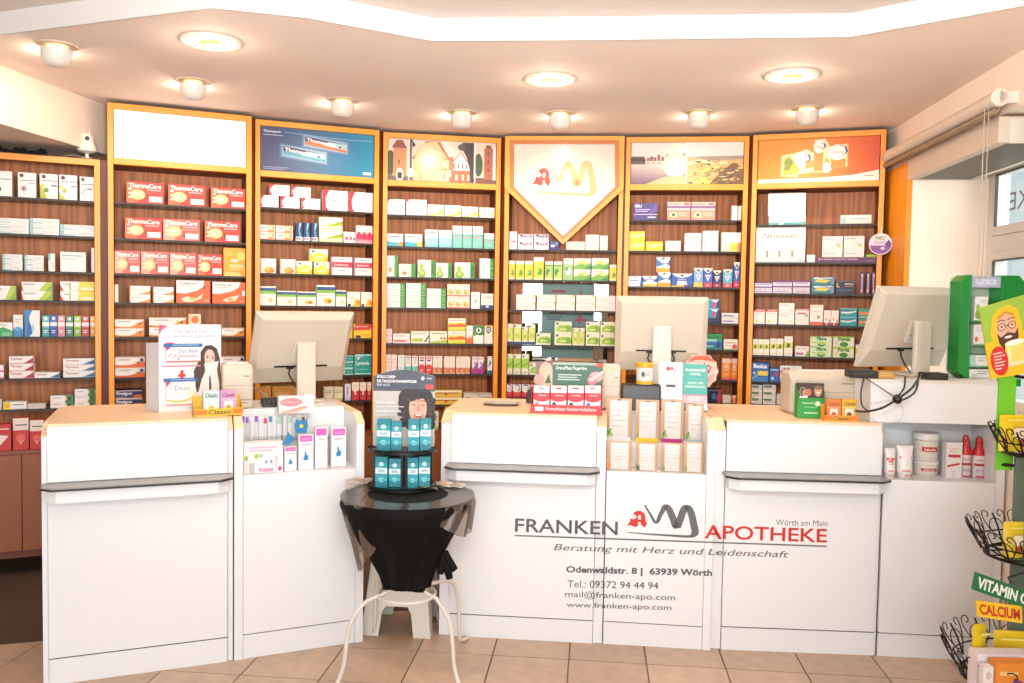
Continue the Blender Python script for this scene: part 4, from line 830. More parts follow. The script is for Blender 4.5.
S('ylo', 'bright yellow pastille carton', '#f8dc28', lambda k: k.poly([(0,.5),(.4,.7),(1,.75),(1,.6),(.5,.5)],'#fbf2b0').disc(.4,.42,.3,.14,'#fbec80').rect(0,0,1,.08,'#e8c010'))
S('ro1', 'white carton with rounded fine print', '#f8f0e8', lambda k: k.lines(.15,.3,.9,.7,3,'#d8cccc').poly([(0,.85),(0,1),(.12,1)],'#e89a80').rect(.4,.85,.9,.88,'#c8d4dc'))
S('wyf', 'white carton, yellow and orange foot', '#f8f2e8', lambda k: k.rect(.05,0,1,.46,'#f8e070').rect(.0,0,.42,.46,'#f8eed4').rect(.84,0,1,.46,'#ee8a4c').rect(.55,.1,.8,.3,'#e8cc30'))
S('bpl', 'pale blue and white carton', '#eef0f4', lambda k: k.poly([(.86,0),(1,0),(1,.9),(.9,.9)],'#2c5cb0').lines(.12,.4,.75,.62,1,'#88a8dc').rect(.1,.25,.8,.3,'#b8c8e4').rect(.4,.8,.6,.9,'#c8b890'))
S('byl', 'white carton, yellow foot, blue corner', '#eef0f4', lambda k: k.rect(0,0,1,.22,'#f0cc2c').poly([(0,.85),(.3,.5),(.0,.4)],'#2c6cc0').poly([(1,.85),(.7,.5),(1,.4)],'#2c4ca4').lines(.2,.5,.8,.68,1,'#6c84c0').disc(.5,.86,.1,.07,'#5c6c3c'))
S('bst', 'square white carton, orange foot, blue wedge', '#f4f0f2', lambda k: k.rect(0,0,1,.28,'#f2a82c').poly([(0,.9),(.55,.5),(0,.35)],'#2c78c8').poly([(1,.85),(.75,.55),(1,.4)],'#4a6cb8').lines(.4,.45,.9,.6,1,'#8080b8').disc(.5,.9,.12,.06,'#5c6c3c'))
S('bwd', 'wide blue and white carton', '#2a62b8', lambda k: k.poly([(0,1),(1,1),(.8,.78),(.5,.68),(.2,.78)],'#f2eee6').poly([(.25,.14),(.75,.14),(.68,.6),(.3,.6)],'#c8dcf0').lines(.3,.35,.72,.55,1,'#5c4c98').rect(0,0,.6,.12,'#e8b040').rect(.6,0,1,.14,'#5c3080').disc(.5,.85,.08,.08,'#5c6c3c'))
def tube(c1, foot):
    return lambda k: k.poly([(0,1),(1,1),(1,.92),(.5,.72),(0,.92)],'#f4ece0').poly([(.15,.66),(.85,.66),(.5,.3)],'#d4dcf0').poly([(.3,.6),(.7,.6),(.5,.44)],'#e0a0b0').rect(0,0,1,.24,foot).disc(.5,.86,.2,.06,'#4c5c34').rect(.35,.08,.65,.14,'#f4dce0')
S('tb1', 'blue carton with yellow foot', '#7ca8dc', tube(0, '#f0c42c')); S('tb2', 'blue carton with crimson foot', '#3c5cac', tube(0, '#d02850'))
S('tb3', 'navy carton with red foot', '#28285c', tube(0, '#a82440')); S('tb4', 'teal carton with pink foot', '#5cb0c4', tube(0, '#d8505c')); S('tb5', 'tall blue carton with pink foot', '#1c5cb0', tube(0, '#e01c60'))
S('tpk', 'turquoise carton with pink figure', '#1c9cbc', lambda k: k.rect(.75,0,1,1,'#14408c').disc(.5,.4,.2,.3,'#d83c80').disc(.6,.7,.1,.16,'#28284c').poly([(.2,.9),(.9,.9),(.7,.6)],'#e8f0f4').rect(0,.92,1,1,'#a8dce8'))
S('nvp', 'plain dark navy carton', '#141c44', lambda k: k.lines(.1,.4,.8,.6,1,'#2c3870'))
S('wli', 'white carton with violet stripe', '#f4ece8', lambda k: k.rect(.05,.35,.7,.6,'#7c6cac').rect(0,0,1,.12,'#d8c0c0').lines(.1,.75,.6,.85,1,'#b8a8b4').rect(.75,.2,.95,.5,'#e0dcec'))
S('gbl', 'green and blue carton', '#2c9c58', lambda k: k.rect(0,.72,1,.84,'#1c8444').poly([(.1,.1),(1,.05),(1,.6),(.6,.6),(.1,.5)],'#2c74b8').rect(.1,.52,.7,.66,'#a8dce0').disc(.8,.3,.14,.2,'#1c3c84').rect(.1,.15,.5,.25,'#8cd0a0'))
S('wrb', 'white carton with red berry', '#f6ecda', lambda k: k.disc(.78,.28,.18,.26,'#dc3c2c').rect(.05,.62,.9,.70,'#c85a50').lines(.1,.3,.5,.45,1,'#a0b080').rect(0,0,1,.1,'#b8cc80'))
S('orx', 'orange carton with ring and cream top', '#f0881c', lambda k: k.rect(0,.78,1,1,'#eec4b0').disc(.5,.58,.28,.16,'#f4c8a8').disc(.5,.58,.19,.11,'#e8742c').disc(.5,.6,.1,.07,'#fbe8d0').rect(0,0,1,.10,'#d8505c').rect(.2,.25,.8,.3,'#f8b868'))
S('dkp', 'dark blue carton with pink globe', '#201c40', lambda k: k.disc(.48,.45,.16,.22,'#3c78b0').disc(.85,.35,.16,.35,'#dc2c64').lines(.1,.8,.8,.9,1,'#8c8cb0').poly([(.8,.7),(1,.8),(1,1),(.7,.95)],'#c81c50'))
S('oww', 'low white carton', '#f4e4d8', lambda k: k.lines(.2,.4,.8,.6,1,'#d8b8a8'))
S('oro', 'low orange carton', '#ee8030', lambda k: k.disc(.4,.5,.2,.25,'#f4b070').rect(0,.75,1,1,'#f2d4c0'))
S('ppw', 'pale pink carton partly hidden', '#ecccc4', lambda k: k.rect(.5,.0,1,.3,'#d8404c').lines(.1,.6,.8,.7,1,'#c8a0a0'))
# --- bay 7
S('big', 'big blank white display box', '#fbf6f0', lambda k: k.lines(.2,.55,.8,.62,1,'#ecdcd4').disc(.42,.14,.03,.03,'#8c8c90'), cat='box')
S('bgt', 'big white box with teal foot', '#f8eee8', lambda k: k.rect(0,0,1,.24,'#58b4b8').rect(.28,.0,.40,.24,'#e8f0ec').rect(0,.88,.4,1,'#e8c4bc').poly([(.6,0),(1,0),(1,.34),(.8,.24)],'#78c4c4'), cat='box')
S('neu', 'large white display box with grey lettering', '#faf4ea', lambda k: k.text('Neurexan',.15,.68,.82,.84,'#a09aa0',.012).rect(.15,.635,.82,.642,'#d8d0cc').lines(.26,.53,.64,.56,1,'#c8c0bc').rect(0,.325,1,.331,'#c8c0b8').rect(0,.13,1,.136,'#b8b4ac').rect(.21,.15,.26,.32,'#a8a098').rect(.46,.15,.51,.32,'#a8a098').rect(.72,.15,.77,.32,'#a8a098').poly([(.8,.02),(.97,.02),(.97,.10),(.86,.1)],'#bcdcdc').rect(0,0,1,.03,'#d8e0d8'), cat='box')
S('was', 'flat white carton with pale blue end', '#f4efe8', lambda k: k.disc(.1,.4,.1,.35,'#b4d4dc').lines(.35,.42,.88,.62,1,'#a8b8cc').rect(0,0,1,.1,'#e4ccc0'))
S('lav', 'white carton with faint lavender motif', '#f8efe8', lambda k: k.lines(.1,.82,.6,.89,1,'#b08cac').disc(.82,.55,.1,.1,'#e8d880').disc(.74,.6,.06,.05,'#d8b0c8').lines(.1,.12,.6,.19,1,'#c0a0bc').lines(.4,.62,.75,.66,1,'#d8c8d0'))
S('trp', 'long purple display tray', '#6c2c5c', lambda k: k.text('Bei akuter innerer Unruhe',.04,.48,.70,.76,'#f0dce8',.01).rect(.85,.18,.96,.26,'#d8b8d0'), cat='tray')
S('lim', 'flat lime green carton', '#a8c020', lambda k: k.lines(.2,.4,.8,.6,1,'#e4eca0'))
S('ppg', 'white pack with purple top', '#d8ccd8', lambda k: k.rect(0,.62,1,.86,'#e8dce8').rect(0,.86,1,1,'#6c3478').rect(0,.46,1,.58,'#7c4c88').lines(.1,.66,.9,.8,1,'#a07cac').rect(.3,.05,.33,.45,'#b8acb8').rect(.6,.05,.63,.45,'#b8acb8').rect(.1,.12,.9,.16,'#9c8ca8'))
S('tly', 'teal carton with yellow swoosh', '#1c8a98', lambda k: k.rect(0,0,1,.12,'#18606c').poly([(.1,.4),(.6,.3),(.85,.62),(.3,.76)],'#f0cc3c').poly([(.1,.72),(.9,.8),(.9,.95),(.1,.92)],'#f0f4f0').lines(.3,.8,.8,.9,1,'#2c3c6c').rect(.85,.1,1,.9,'#7c8cb4'))
S('ngt', 'dark navy carton with yellow moon', '#1c2038', lambda k: k.disc(.14,.68,.12,.18,'#f2b43c').disc(.19,.72,.10,.15,'#1c2038').text('Baldrian',.5,.72,.94,.86,'#e8dcc8',.02).lines(.5,.52,.9,.62,1,'#d89050').lines(.1,.1,.9,.34,1,'#3c4c7c').rect(0,.94,1,1,'#58607c'))
S('pps', 'slim dark purple carton', '#4c2458', lambda k: k.rect(.28,.1,.72,.92,'#e4cce0').rect(.36,.2,.64,.8,'#a87cb0').disc(.5,.06,.3,.03,'#c87c9c'))
S('rtt', 'white carton with red top edge', '#f8ece0', lambda k: k.rect(0,.86,1,.96,'#e0484c').poly([(0,.86),(0,1),(.2,1)],'#c8202c').lines(.1,.7,.8,.78,1,'#e09890').disc(.3,.2,.1,.08,'#f0d040'))
S('wt2', 'white carton with grey caption', '#f8efe2', lambda k: k.lines(.12,.72,.6,.84,1,'#9c98a4').disc(.8,.35,.1,.08,'#e0d8a0').rect(.05,.04,.95,.07,'#d0c8bc'))
S('wrt', 'white carton, red writing, green seal', '#f6e8de', lambda k: k.rect(0,.88,1,1,'#e8b0a8').rect(.15,.68,.75,.78,'#d84c48').disc(.8,.6,.12,.10,'#5c8c6c').disc(.8,.6,.06,.05,'#e8f0e0').lines(.1,.25,.5,.32,1,'#d0c0b8'))
S('wto', 'tall white carton with orange foot', '#f8ecdf', lambda k: k.rect(0,0,1,.16,'#e8642c').disc(.65,.4,.12,.08,'#8a9a8c').rect(.1,.9,.9,.93,'#e8b8a0').lines(.2,.6,.8,.7,1,'#d8c4bc'))
S('wmr', 'white carton with maroon foot', '#f6e6dc', lambda k: k.rect(0,0,1,.18,'#a83038').disc(.3,.42,.12,.08,'#c8a088').disc(.8,.3,.1,.1,'#a87060').rect(.3,.02,.5,.16,'#f0c8b8'))
S('trq', 'turquoise carton with white wave', '#18a0a4', lambda k: k.poly([(.05,.45),(.5,.38),(.95,.6),(.95,.75),(.5,.6),(.05,.62)],'#e4f0f0').text('Rennie',.1,.64,.8,.86,'#2c4c8c',.02).rect(0,.94,1,1,'#a8dcd8'))
S('tor', 'teal and orange striped carton', '#1ca090', lambda k: k.rect(0,.3,1,.62,'#ee8a4c').rect(0,0,1,.08,'#e8d0c0'))
S('wfg', 'white carton with yellow green print', '#f6eedc', lambda k: k.rect(0,.40,1,.70,'#e4dc50').disc(.5,.54,.22,.12,'#3c5c2c').poly([(.1,.42),(.4,.66),(.3,.42)],'#98a83c').lines(.2,.8,.8,.86,1,'#c8b8a8').rect(.1,.1,.9,.14,'#d8ccb8'))
S('wfp', 'white carton with purple print, lime corner', '#f6e8e0', lambda k: k.rect(.05,.15,.6,.38,'#b478b0').poly([(.7,0),(1,0),(1,.6),(.85,.5)],'#8cb83c').lines(.1,.66,.8,.78,1,'#a898a4'))
S('ele', 'mint white carton with green lettering', '#e0ecc8', lambda k: k.text('Fibre',.3,.62,.76,.97,'#289028',.06).disc(.52,.28,.2,.26,'#289028').disc(.52,.36,.2,.18,'#b8d860').rect(0,.92,.3,1,'#a0d070').rect(0,0,.3,.06,'#a0d070').lines(.08,.3,.28,.45,1,'#8cb08c'))
S('elf', 'lime white carton with green lettering', '#f0ecc8', lambda k: k.rect(0,.86,1,1,'#b0d040').text('Forte',.24,.58,.80,.95,'#289028',.06).disc(.52,.26,.2,.24,'#289028').rect(.85,.1,1,.9,'#f4f2e4').disc(.14,.4,.1,.16,'#dcd8b8').rect(0,0,1,.05,'#c8d860'))
S('bas', 'blue carton with white lettering, yellow label', '#1c64b4', lambda k: k.text('Basica',.08,.70,.90,.93,'#f0f4fa',.045).rect(.34,.32,.96,.56,'#f0d828').disc(.14,.44,.09,.07,'#a8d4f0').disc(.25,.28,.10,.08,'#68b0e4').disc(.10,.18,.07,.05,'#a8d4f0').rect(0,0,1,.1,'#1c8cc8').rect(.34,.14,.9,.2,'#4c94d8'))
S('bal', 'small blue carton with red disc', '#1c5cac', lambda k: k.lines(.1,.76,.9,.88,1,'#d0e0f0').disc(.7,.55,.25,.14,'#b02c5c').disc(.3,.25,.2,.12,'#a8d0f0'))
S('lac', 'white carton, purple lettering, yellow corner', '#f6eee4', lambda k: k.poly([(.5,0),(1,0),(1,.7),(.8,.5)],'#ecd83c').rect(0,0,.6,.18,'#b4306c').disc(.08,.35,.07,.14,'#c81c4c').text('Lacta',.1,.55,.45,.85,'#6c3c78',.03).rect(.15,.36,.5,.4,'#c8b8c8'))
S('kij', 'white carton with green brown label', '#f0e8e0', lambda k: k.rect(.05,.55,.7,.85,'#4c8454').rect(.1,.42,.66,.52,'#b87c5c').lines(.1,.15,.8,.25,1,'#b8a8a0').rect(.75,.3,.95,.8,'#dcccc0'))
S('prs', 'flat cream stacked carton', '#ece0d2', lambda k: k.lines(.1,.4,.8,.6,1,'#b8a89c').rect(0,0,1,.08,'#a89888'))

# rows: bay -> list of (crop origin, [columns]);  column = (x0, x1, ytop, style[, n stacked][, m side by side][, on=index of column beneath])
O = lambda a, b: (a, b)
ROWS = {
1: [((0,150), [(-42,82,143,'tea0'), (120,247,154,'tea1'), (270,395,163,'tea2'), (402,527,171,'tea3'), (543,663,184,'tea4')]),
    ((0,150), [(-30,196,466,'tls',3), (200,405,468,'tls',3), (409,672,512,'tls',2)]),
    ((0,240), [(15,153,97,'tls',3), (165,298,104,'tls',3), (328,375,92,'tlv'), (410,587,82,'tlb'), (622,668,55,'wplain')]),
    ((0,240), [(-60,108,312,'wgr'), (145,358,286,'wgr',2), (410,666,284,'ygr',2)]),
    ((0,240), [(-60,86,562,'wgb'), (89,156,510,'wbb'), (165,272,480,'wave'), (287,338,516,'sa'), (341,390,514,'sb'), (393,444,516,'sc'), (449,499,518,'sd'), (504,554,518,'se'), (557,608,518,'sf'), (615,666,518,'sg')]),
    ((0,330), [(-70,25,240,'pkw',2), (60,230,180,'tyr',3), (234,408,290,'tyb'), (430,668,194,'tyb',3)]),
    ((0,330), [(-60,12,472,'gry'), (20,182,490,'yel'), (186,312,503,'gry'), (342,500,448,'wgn',2), (508,664,403,'wgn',3)])],
2: [((105,160), [(145,402,152,'th'), (430,685,170,'th'), (722,962,192,'th')]),
    ((105,160), [(135,390,395,'th'), (397,648,405,'thp'), (680,922,417,'th')]),
    ((105,240), [(48,241,72,'thp'), (245,437,78,'thp'), (441,626,87,'thp'), (630,803,97,'th'), (808,960,55,'bag')]),
    ((105,240), [(50,92,303,'woh'), (165,310,313,'vs',2), (326,470,320,'vs',2), (485,720,276,'vob'), (732,960,287,'vol')]),
    ((105,240), [(48,268,540,'vo',2), (300,558,528,'vo',2), (565,655,505,'ora',2), (670,785,598,'vo'), (795,952,600,'vo')]),
    ((105,330), [(45,272,183,'vod',2), (280,310,240,'woh'), (790,952,180,'vod',2)]),
    ((105,330), [(42,255,412,'fin',2)])],
3: [((245,170), [(100,230,172,'rww'), (243,374,184,'rww'), (383,515,195,'rww'), (528,702,140,'rwb'), (708,874,152,'rwb'), (163,306,102,'rww',1,1,0), (315,450,116,'rww',1,1,1)]),
    ((245,170), [(90,206,374,'wor',2), (210,328,380,'wor',2), (345,394,360,'dkb'), (399,446,361,'dkb'), (453,500,362,'dkb'), (505,668,322,'lsw',2), (672,756,422,'pks'), (760,893,380,'mag',1,3)]),
    ((245,240), [(103,213,126,'fru'), (240,346,131,'fru'), (350,460,144,'yew'), (470,577,148,'yew'), (587,733,116,'cri'), (746,886,123,'cri'), (440,566,62,'yew',1,1,2)]),
    ((245,240), [(85,212,315,'ab2'), (218,352,347,'ab2'), (357,485,352,'abt'), (489,615,308,'abt'), (619,690,342,'ab2'), (697,788,353,'yfr'), (792,881,355,'yfr')]),
    ((245,240), [(82,124,545,'trw'), (680,735,575,'yte'), (742,865,575,'yrd')]),
    ((245,320), [(625,742,243,'tes',3), (748,875,235,'teb')]),
    ((245,320), [(70,180,450,'tan'), (186,352,452,'tan'), (540,605,457,'lgt'), (608,668,457,'lgt'), (682,723,437,'lil'), (728,780,424,'rdm'), (783,829,424,'rdm'), (833,874,424,'rdm')])],
4: [((370,180), [(115,241,131,'wrc'), (248,388,133,'wrc'), (392,505,168,'wye'), (509,624,172,'wye'), (627,740,182,'wye'), (745,871,188,'wyb')]),
    ((370,180), [(112,228,366,'blo'), (238,358,369,'bly'), (375,467,338,'pbl'), (471,560,342,'pbl'), (564,631,312,'pte'), (634,697,314,'pte'), (701,772,316,'pte'), (780,860,364,'pte')]),
    ((370,180), [(113,190,516,'gsf'), (196,312,573,'gsl'), (326,446,545,'gfr'), (450,560,566,'gfr'), (578,718,563,'gfr'), (750,861,536,'wgs',2)]),
    ((370,260), [(100,240,160,'wgs',4), (246,383,158,'wgs',4), (387,520,195,'wgs',3), (528,682,165,'bun',2,3), (690,752,218,'wfl'), (759,861,229,'wnv')]),
    ((370,260), [(97,152,470,'pkf',2), (156,275,503,'rln'), (280,403,485,'gln'), (407,527,486,'gdd'), (533,655,398,'ylr',2), (658,703,448,'sry'), (706,777,448,'wgc'), (781,855,446,'wnc')]),
    ((370,330), [(97,185,168,'pku',1,2), (190,238,172,'mtu'), (241,282,175,'tqu'), (286,328,177,'tqu'), (333,377,178,'rdu'), (381,424,178,'rdu'), (428,495,178,'oru',1,2), (505,582,180,'oru',1,2), (588,685,182,'oru',1,3), (697,735,183,'ppu'), (738,778,184,'ppu'), (803,848,180,'nvu')]),
    ((370,330), [(440,628,412,'gold',2), (640,740,430,'pal'), (744,845,431,'pal')])],
5: [((495,210), [(90,152,145,'asp'), (156,262,163,'ass',2), (266,369,163,'ass',2), (372,436,212,'nav'), (484,614,215,'crm'), (618,711,168,'crm'), (715,771,175,'crm')]),
    ((495,210), [(78,137,345,'umy'), (141,200,346,'umy'), (203,260,347,'umy'), (264,335,323,'umy'), (342,397,350,'umg'), (402,462,351,'umg'), (467,534,330,'umw'), (538,655,330,'umb',2), (660,778,329,'umb',2), (782,838,373,'umy')]),
    ((495,280), [(145,277,98,'wst',2), (286,415,98,'wst',2), (419,547,100,'wst',2), (554,685,102,'wst',2), (690,824,106,'gwn',2)]),
    ((495,280), [(70,276,422,'tray'), (72,124,299,'bio',1,1,0), (127,180,302,'bio',1,1,0), (184,225,320,'bio',1,1,0), (229,276,302,'bio',1,1,0), (281,381,363,'biw'), (408,525,284,'biw',2), (528,613,328,'bio',1,2), (622,717,286,'biw',2), (720,820,286,'biw',2)]),
    ((495,330), [(68,122,163,'bia'), (126,178,164,'bia'), (182,232,164,'bia'), (235,330,226,'biw')]),
    ((495,330), [(62,118,368,'but'), (121,180,370,'but'), (184,240,371,'but'), (244,300,372,'but')])],
6: [((615,180), [(127,291,158,'ibu'), (356,517,150,'pke'), (521,687,151,'pke'), (797,838,176,'pkg'), (842,881,177,'pkg')]),
    ((615,180), [(95,205,350,'ylo',2), (211,328,420,'ylo'), (343,450,415,'ro1'), (475,592,362,'ro1',2), (598,708,346,'ro1',2), (728,874,358,'wyf')]),
    ((615,240), [(90,187,246,'bpl'), (191,290,245,'byl'), (293,382,220,'bst'), (386,533,229,'bwd'), (538,603,190,'tb1'), (605,668,192,'tb2'), (671,726,207,'tb3'), (738,803,200,'tb4'), (811,876,151,'tb5'), (283,377,116,'bst',1,1,2)]),
    ((615,240), [(630,716,532,'nvp'), (640,714,405,'tpk',2,1,0), (729,864,499,'wli',2)]),
    ((615,320), [(612,733,95,'gbl'), (742,854,132,'wrb')]),
    ((615,320), [(620,676,272,'ppw'), (731,792,262,'orx'), (795,854,263,'orx')]),
    ((615,320), [(630,730,470,'dkp'), (734,794,515,'oww'), (798,850,516,'oro')])],
7: [((745,180), [(162,417,240,'bgt'), (652,865,238,'was'), (160,418,88,'big',1,1,0)]),
    ((745,180), [(77,417,322,'neu'), (421,480,510,'wplain'), (485,910,526,'trp'), (530,670,384,'lav',1,1,2), (676,818,382,'lav',1,1,2), (824,908,508,'lim',1,1,2)]),
    ((745,250), [(66,188,217,'ppg'), (192,322,209,'ppg'), (328,445,208,'ppg'), (457,613,184,'tly',2), (619,752,212,'ngt'), (786,815,150,'pps'), (829,856,150,'pps'), (868,894,150,'pps')]),
    ((745,250), [(53,137,407,'rtt'), (142,223,407,'rtt'), (232,340,362,'wt2',2), (344,439,403,'wrt'), (445,536,374,'wto'), (539,642,412,'wmr',1,2), (650,767,398,'trq',2), (776,850,400,'tor',2)]),
    ((745,320), [(53,168,132,'wfg',1,3), (172,264,127,'wfg',1,2), (269,328,111,'wfg'), (342,440,179,'wfp'), (446,595,113,'ele',2), (601,748,113,'elf',2), (756,830,168,'wfg')]),
    ((745,320), [(46,165,291,'bas'), (169,235,326,'bal'), (239,390,313,'lac',2)]),
    ((745,320), [(42,119,442,'kij',3), (124,212,442,'kij',3), (216,330,507,'prs',2)])],
}
PROTO = {}
def goods(key, w, h, loc, rz, d):
    desc, base, fn, cat, side = STY[key]
    if key not in PROTO:
        b = MB(); b.box(-.5, 0, 0, .5, 1, 1, mat(base, 0.5))
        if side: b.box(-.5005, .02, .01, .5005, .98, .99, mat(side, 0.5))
        fn(Ink(b, lambda u, v, hh: (-.5+max(.002, min(.998, u)), -hh, max(.002, min(.998, v))), lift=0.004, step=0.0015))
        o = b.build(cat if cat != 'carton' else 'carton'); PROTO[key] = o
    else:
        o = PROTO[key].copy(); COL.objects.link(o)
    o.location = loc; o.rotation_euler = (0, 0, rz); o.scale = (w, d, h)
    return o
ORD = ['', 'first', 'second', 'third', 'fourth', 'fifth', 'sixth', 'seventh', 'eighth']
SHN = {1: 'top', 2: 'second', 3: 'third', 4: 'fourth', 5: 'fifth', 6: 'sixth', 7: 'seventh', 8: 'eighth'}
BAYN = {1: 'far left bay', 2: 'white panel bay', 3: 'blue poster bay', 4: 'town photo bay', 5: 'logo panel bay', 6: 'river photo bay', 7: 'orange poster bay'}
LV = {1: [''], 2: ['lower ', 'upper '], 3: ['bottom ', 'middle ', 'top '], 4: ['bottom ', 'second ', 'third ', 'top ']}
rnd = random.Random(3)
seen_labels = {}
for k, rows in ROWS.items():
    f = BF[k]
    for ri, (o, cols) in enumerate(rows):
        zsh = SZ[k][ri]; items = []; tops = {}
        for ci, c in enumerate(cols):
            x0, x1, yt, sty = c[:4]; n = c[4] if len(c) > 4 else 1; mm = c[5] if len(c) > 5 else 1; on = c[6] if len(c) > 6 else None
            zb = zsh if on is None else tops[on]
            vf = VF+0.004+(0.012 if on is not None and sty != 'lav' else 0) + (0.02 if sty == 'lav' else 0)
            u0, z1 = f.px(*cpx(o, (x0+x1)/2, yt), vf); ua = f.px(*cpx(o, x0, yt), vf)[0]; ub = f.px(*cpx(o, x1, yt), vf)[0]
            if on is None: ua = max(ua, 0.0315); ub = min(ub, f.L-0.0315)
            zlim = min([q for q in SZ[k] if q > zb+.03], default=9)-.0135
            if sty != 'neu' or True: z1 = min(z1, zlim)
            if k in (2, 3, 4, 6, 7): z1 = min(z1, 2.300)
            tops[ci] = z1
            for j in range(mm):
                a = ua+(ub-ua)*j/mm; e = ua+(ub-ua)*(j+1)/mm
                items.append(((a+e)/2, (e-a)-0.002, zb, z1, n, sty, vf, on is not None))
        cnt = {}
        for it in items: cnt[STY[it[5]][0]] = cnt.get(STY[it[5]][0], 0)+1
        order = sorted(range(len(items)), key=lambda i: items[i][0]); num = {}; run = {}
        for i in order:
            d = STY[items[i][5]][0]; run[d] = run.get(d, 0)+1; num[i] = run[d]
        for i, (uc, w, zb, z1, n, sty, vf, onn) in enumerate(items):
            d = STY[sty][0]; hh = (z1-zb)/n
            dep = {'neu': .16, 'big': .12, 'bgt': .12, 'trp': .12}.get(sty, max(0.035, min(0.13, 0.7*w+0.02)))
            jit = rnd.uniform(-.012, .012) if mm == 1 else 0
            for s in range(n):
                P = f.w(uc, vf+(rnd.uniform(0, .004) if s else 0), zb+hh*s+.0005)
                ob = goods(sty, w, hh-0.0010, P, f.a, dep)
                lab = LV[n][s]+d+(', %s from left' % ORD[num[i]] if cnt[d] > 1 else '')+', %s shelf, %s' % (SHN[ri+1], BAYN[k])
                tag(ob, lab, STY[sty][3], 'goods on the %s shelf of the %s' % (SHN[ri+1], BAYN[k]))
                seen_labels[lab] = seen_labels.get(lab, 0)+1
# red cartons on the base cabinet of the far left bay
f = BF[1]
for i, (x0, x1, y, sty) in enumerate([(-14, 11.5, 424.7, 'redc'), (13, 29, 418, 'redb'), (29.8, 44, 420, 'redb')]):
    u0 = f.px(x0, 450, -0.04)[0]; u1, _ = f.px(x1, 450, -0.04); z1 = f.px((x0+x1)/2, y, -0.04)[1]
    ob = goods(sty, u1-u0-.002, z1-f.base-.001, f.w((u0+u1)/2, -0.04, f.base+.0008), f.a, 0.06)
    tag(ob, ['low red carton with white stripe on the far left base cabinet', 'red and white carton beside the low red one, on cabinet', 'red and white carton nearest the left counter edge, on cabinet'][i], 'carton', 'red cartons on the far left base cabinet')
# small cartons on the town photo bay's cabinet, seen behind the display
f = BF[4]
for i, (x0, x1, y, sty) in enumerate([(515, 570, 530, 'orf'), (436, 468, 560, 'lgt')]):
    o = (370, 330); u0 = f.px(*cpx(o, x0, 600), -0.04)[0]; u1, z1 = f.px(*cpx(o, x1, y), -0.04)
    ob = goods(sty, u1-u0, z1-f.base-.001, f.w((u0+u1)/2, -0.04, f.base+.0008), f.a, 0.06)
    tag(ob, ['orange carton on the base cabinet under the town photo bay', 'cream and green carton on cabinet beside the round table display'][i], 'carton', 'cartons on the town photo base cabinet')
_d = [l for l, n in seen_labels.items() if n > 1]
if _d: print('DUP LABELS', _d)
import re
_w = [l for l in seen_labels if len(re.findall(r'\w+', l)) > 16]
if _w: print('LONG', _w)
# ================================================================== THINGS ON AND AROUND THE COUNTERS
def st(x0, x1, yb, yt, z=CT, ang=0.0):
    """stand something on height z: image measurements of its front give place, width and height"""
    P = at_z(x0, yb, z); f = Frame(P.x, P.y, ang); w = f.px(x1, yb)[0]; h = f.px((x0+x1)/2, yt)[1]-z
    return f, w, h, z
def wbox(mb, w, d, h, m, x=0.0, y=0.0, z=0.0): mb.box(x, y, z, x+w, y+d, z+h, m)
def front_box(name, sp, d, base, fn, lab=None, cat=None, group=None, parent=None, rough=0.5, bevel=0.0):
    f, w, h, z = sp; b = MB(); wbox(b, w, d, h, mat(base, rough)); fn(face_ink(b, 0, 0, w, h, 0.0))
    o = b.build(name, parent, loc=f.w(0, 0, z), rz=f.a, bevel=0); 
    if lab: tag(o, lab, cat, group)
    return o
GRYW = lambda: mat('#e9dfd0', 0.4)
DEV = lambda: mat('#dbcdb8', 0.38)
BLK = lambda: mat('#15120f', 0.45)

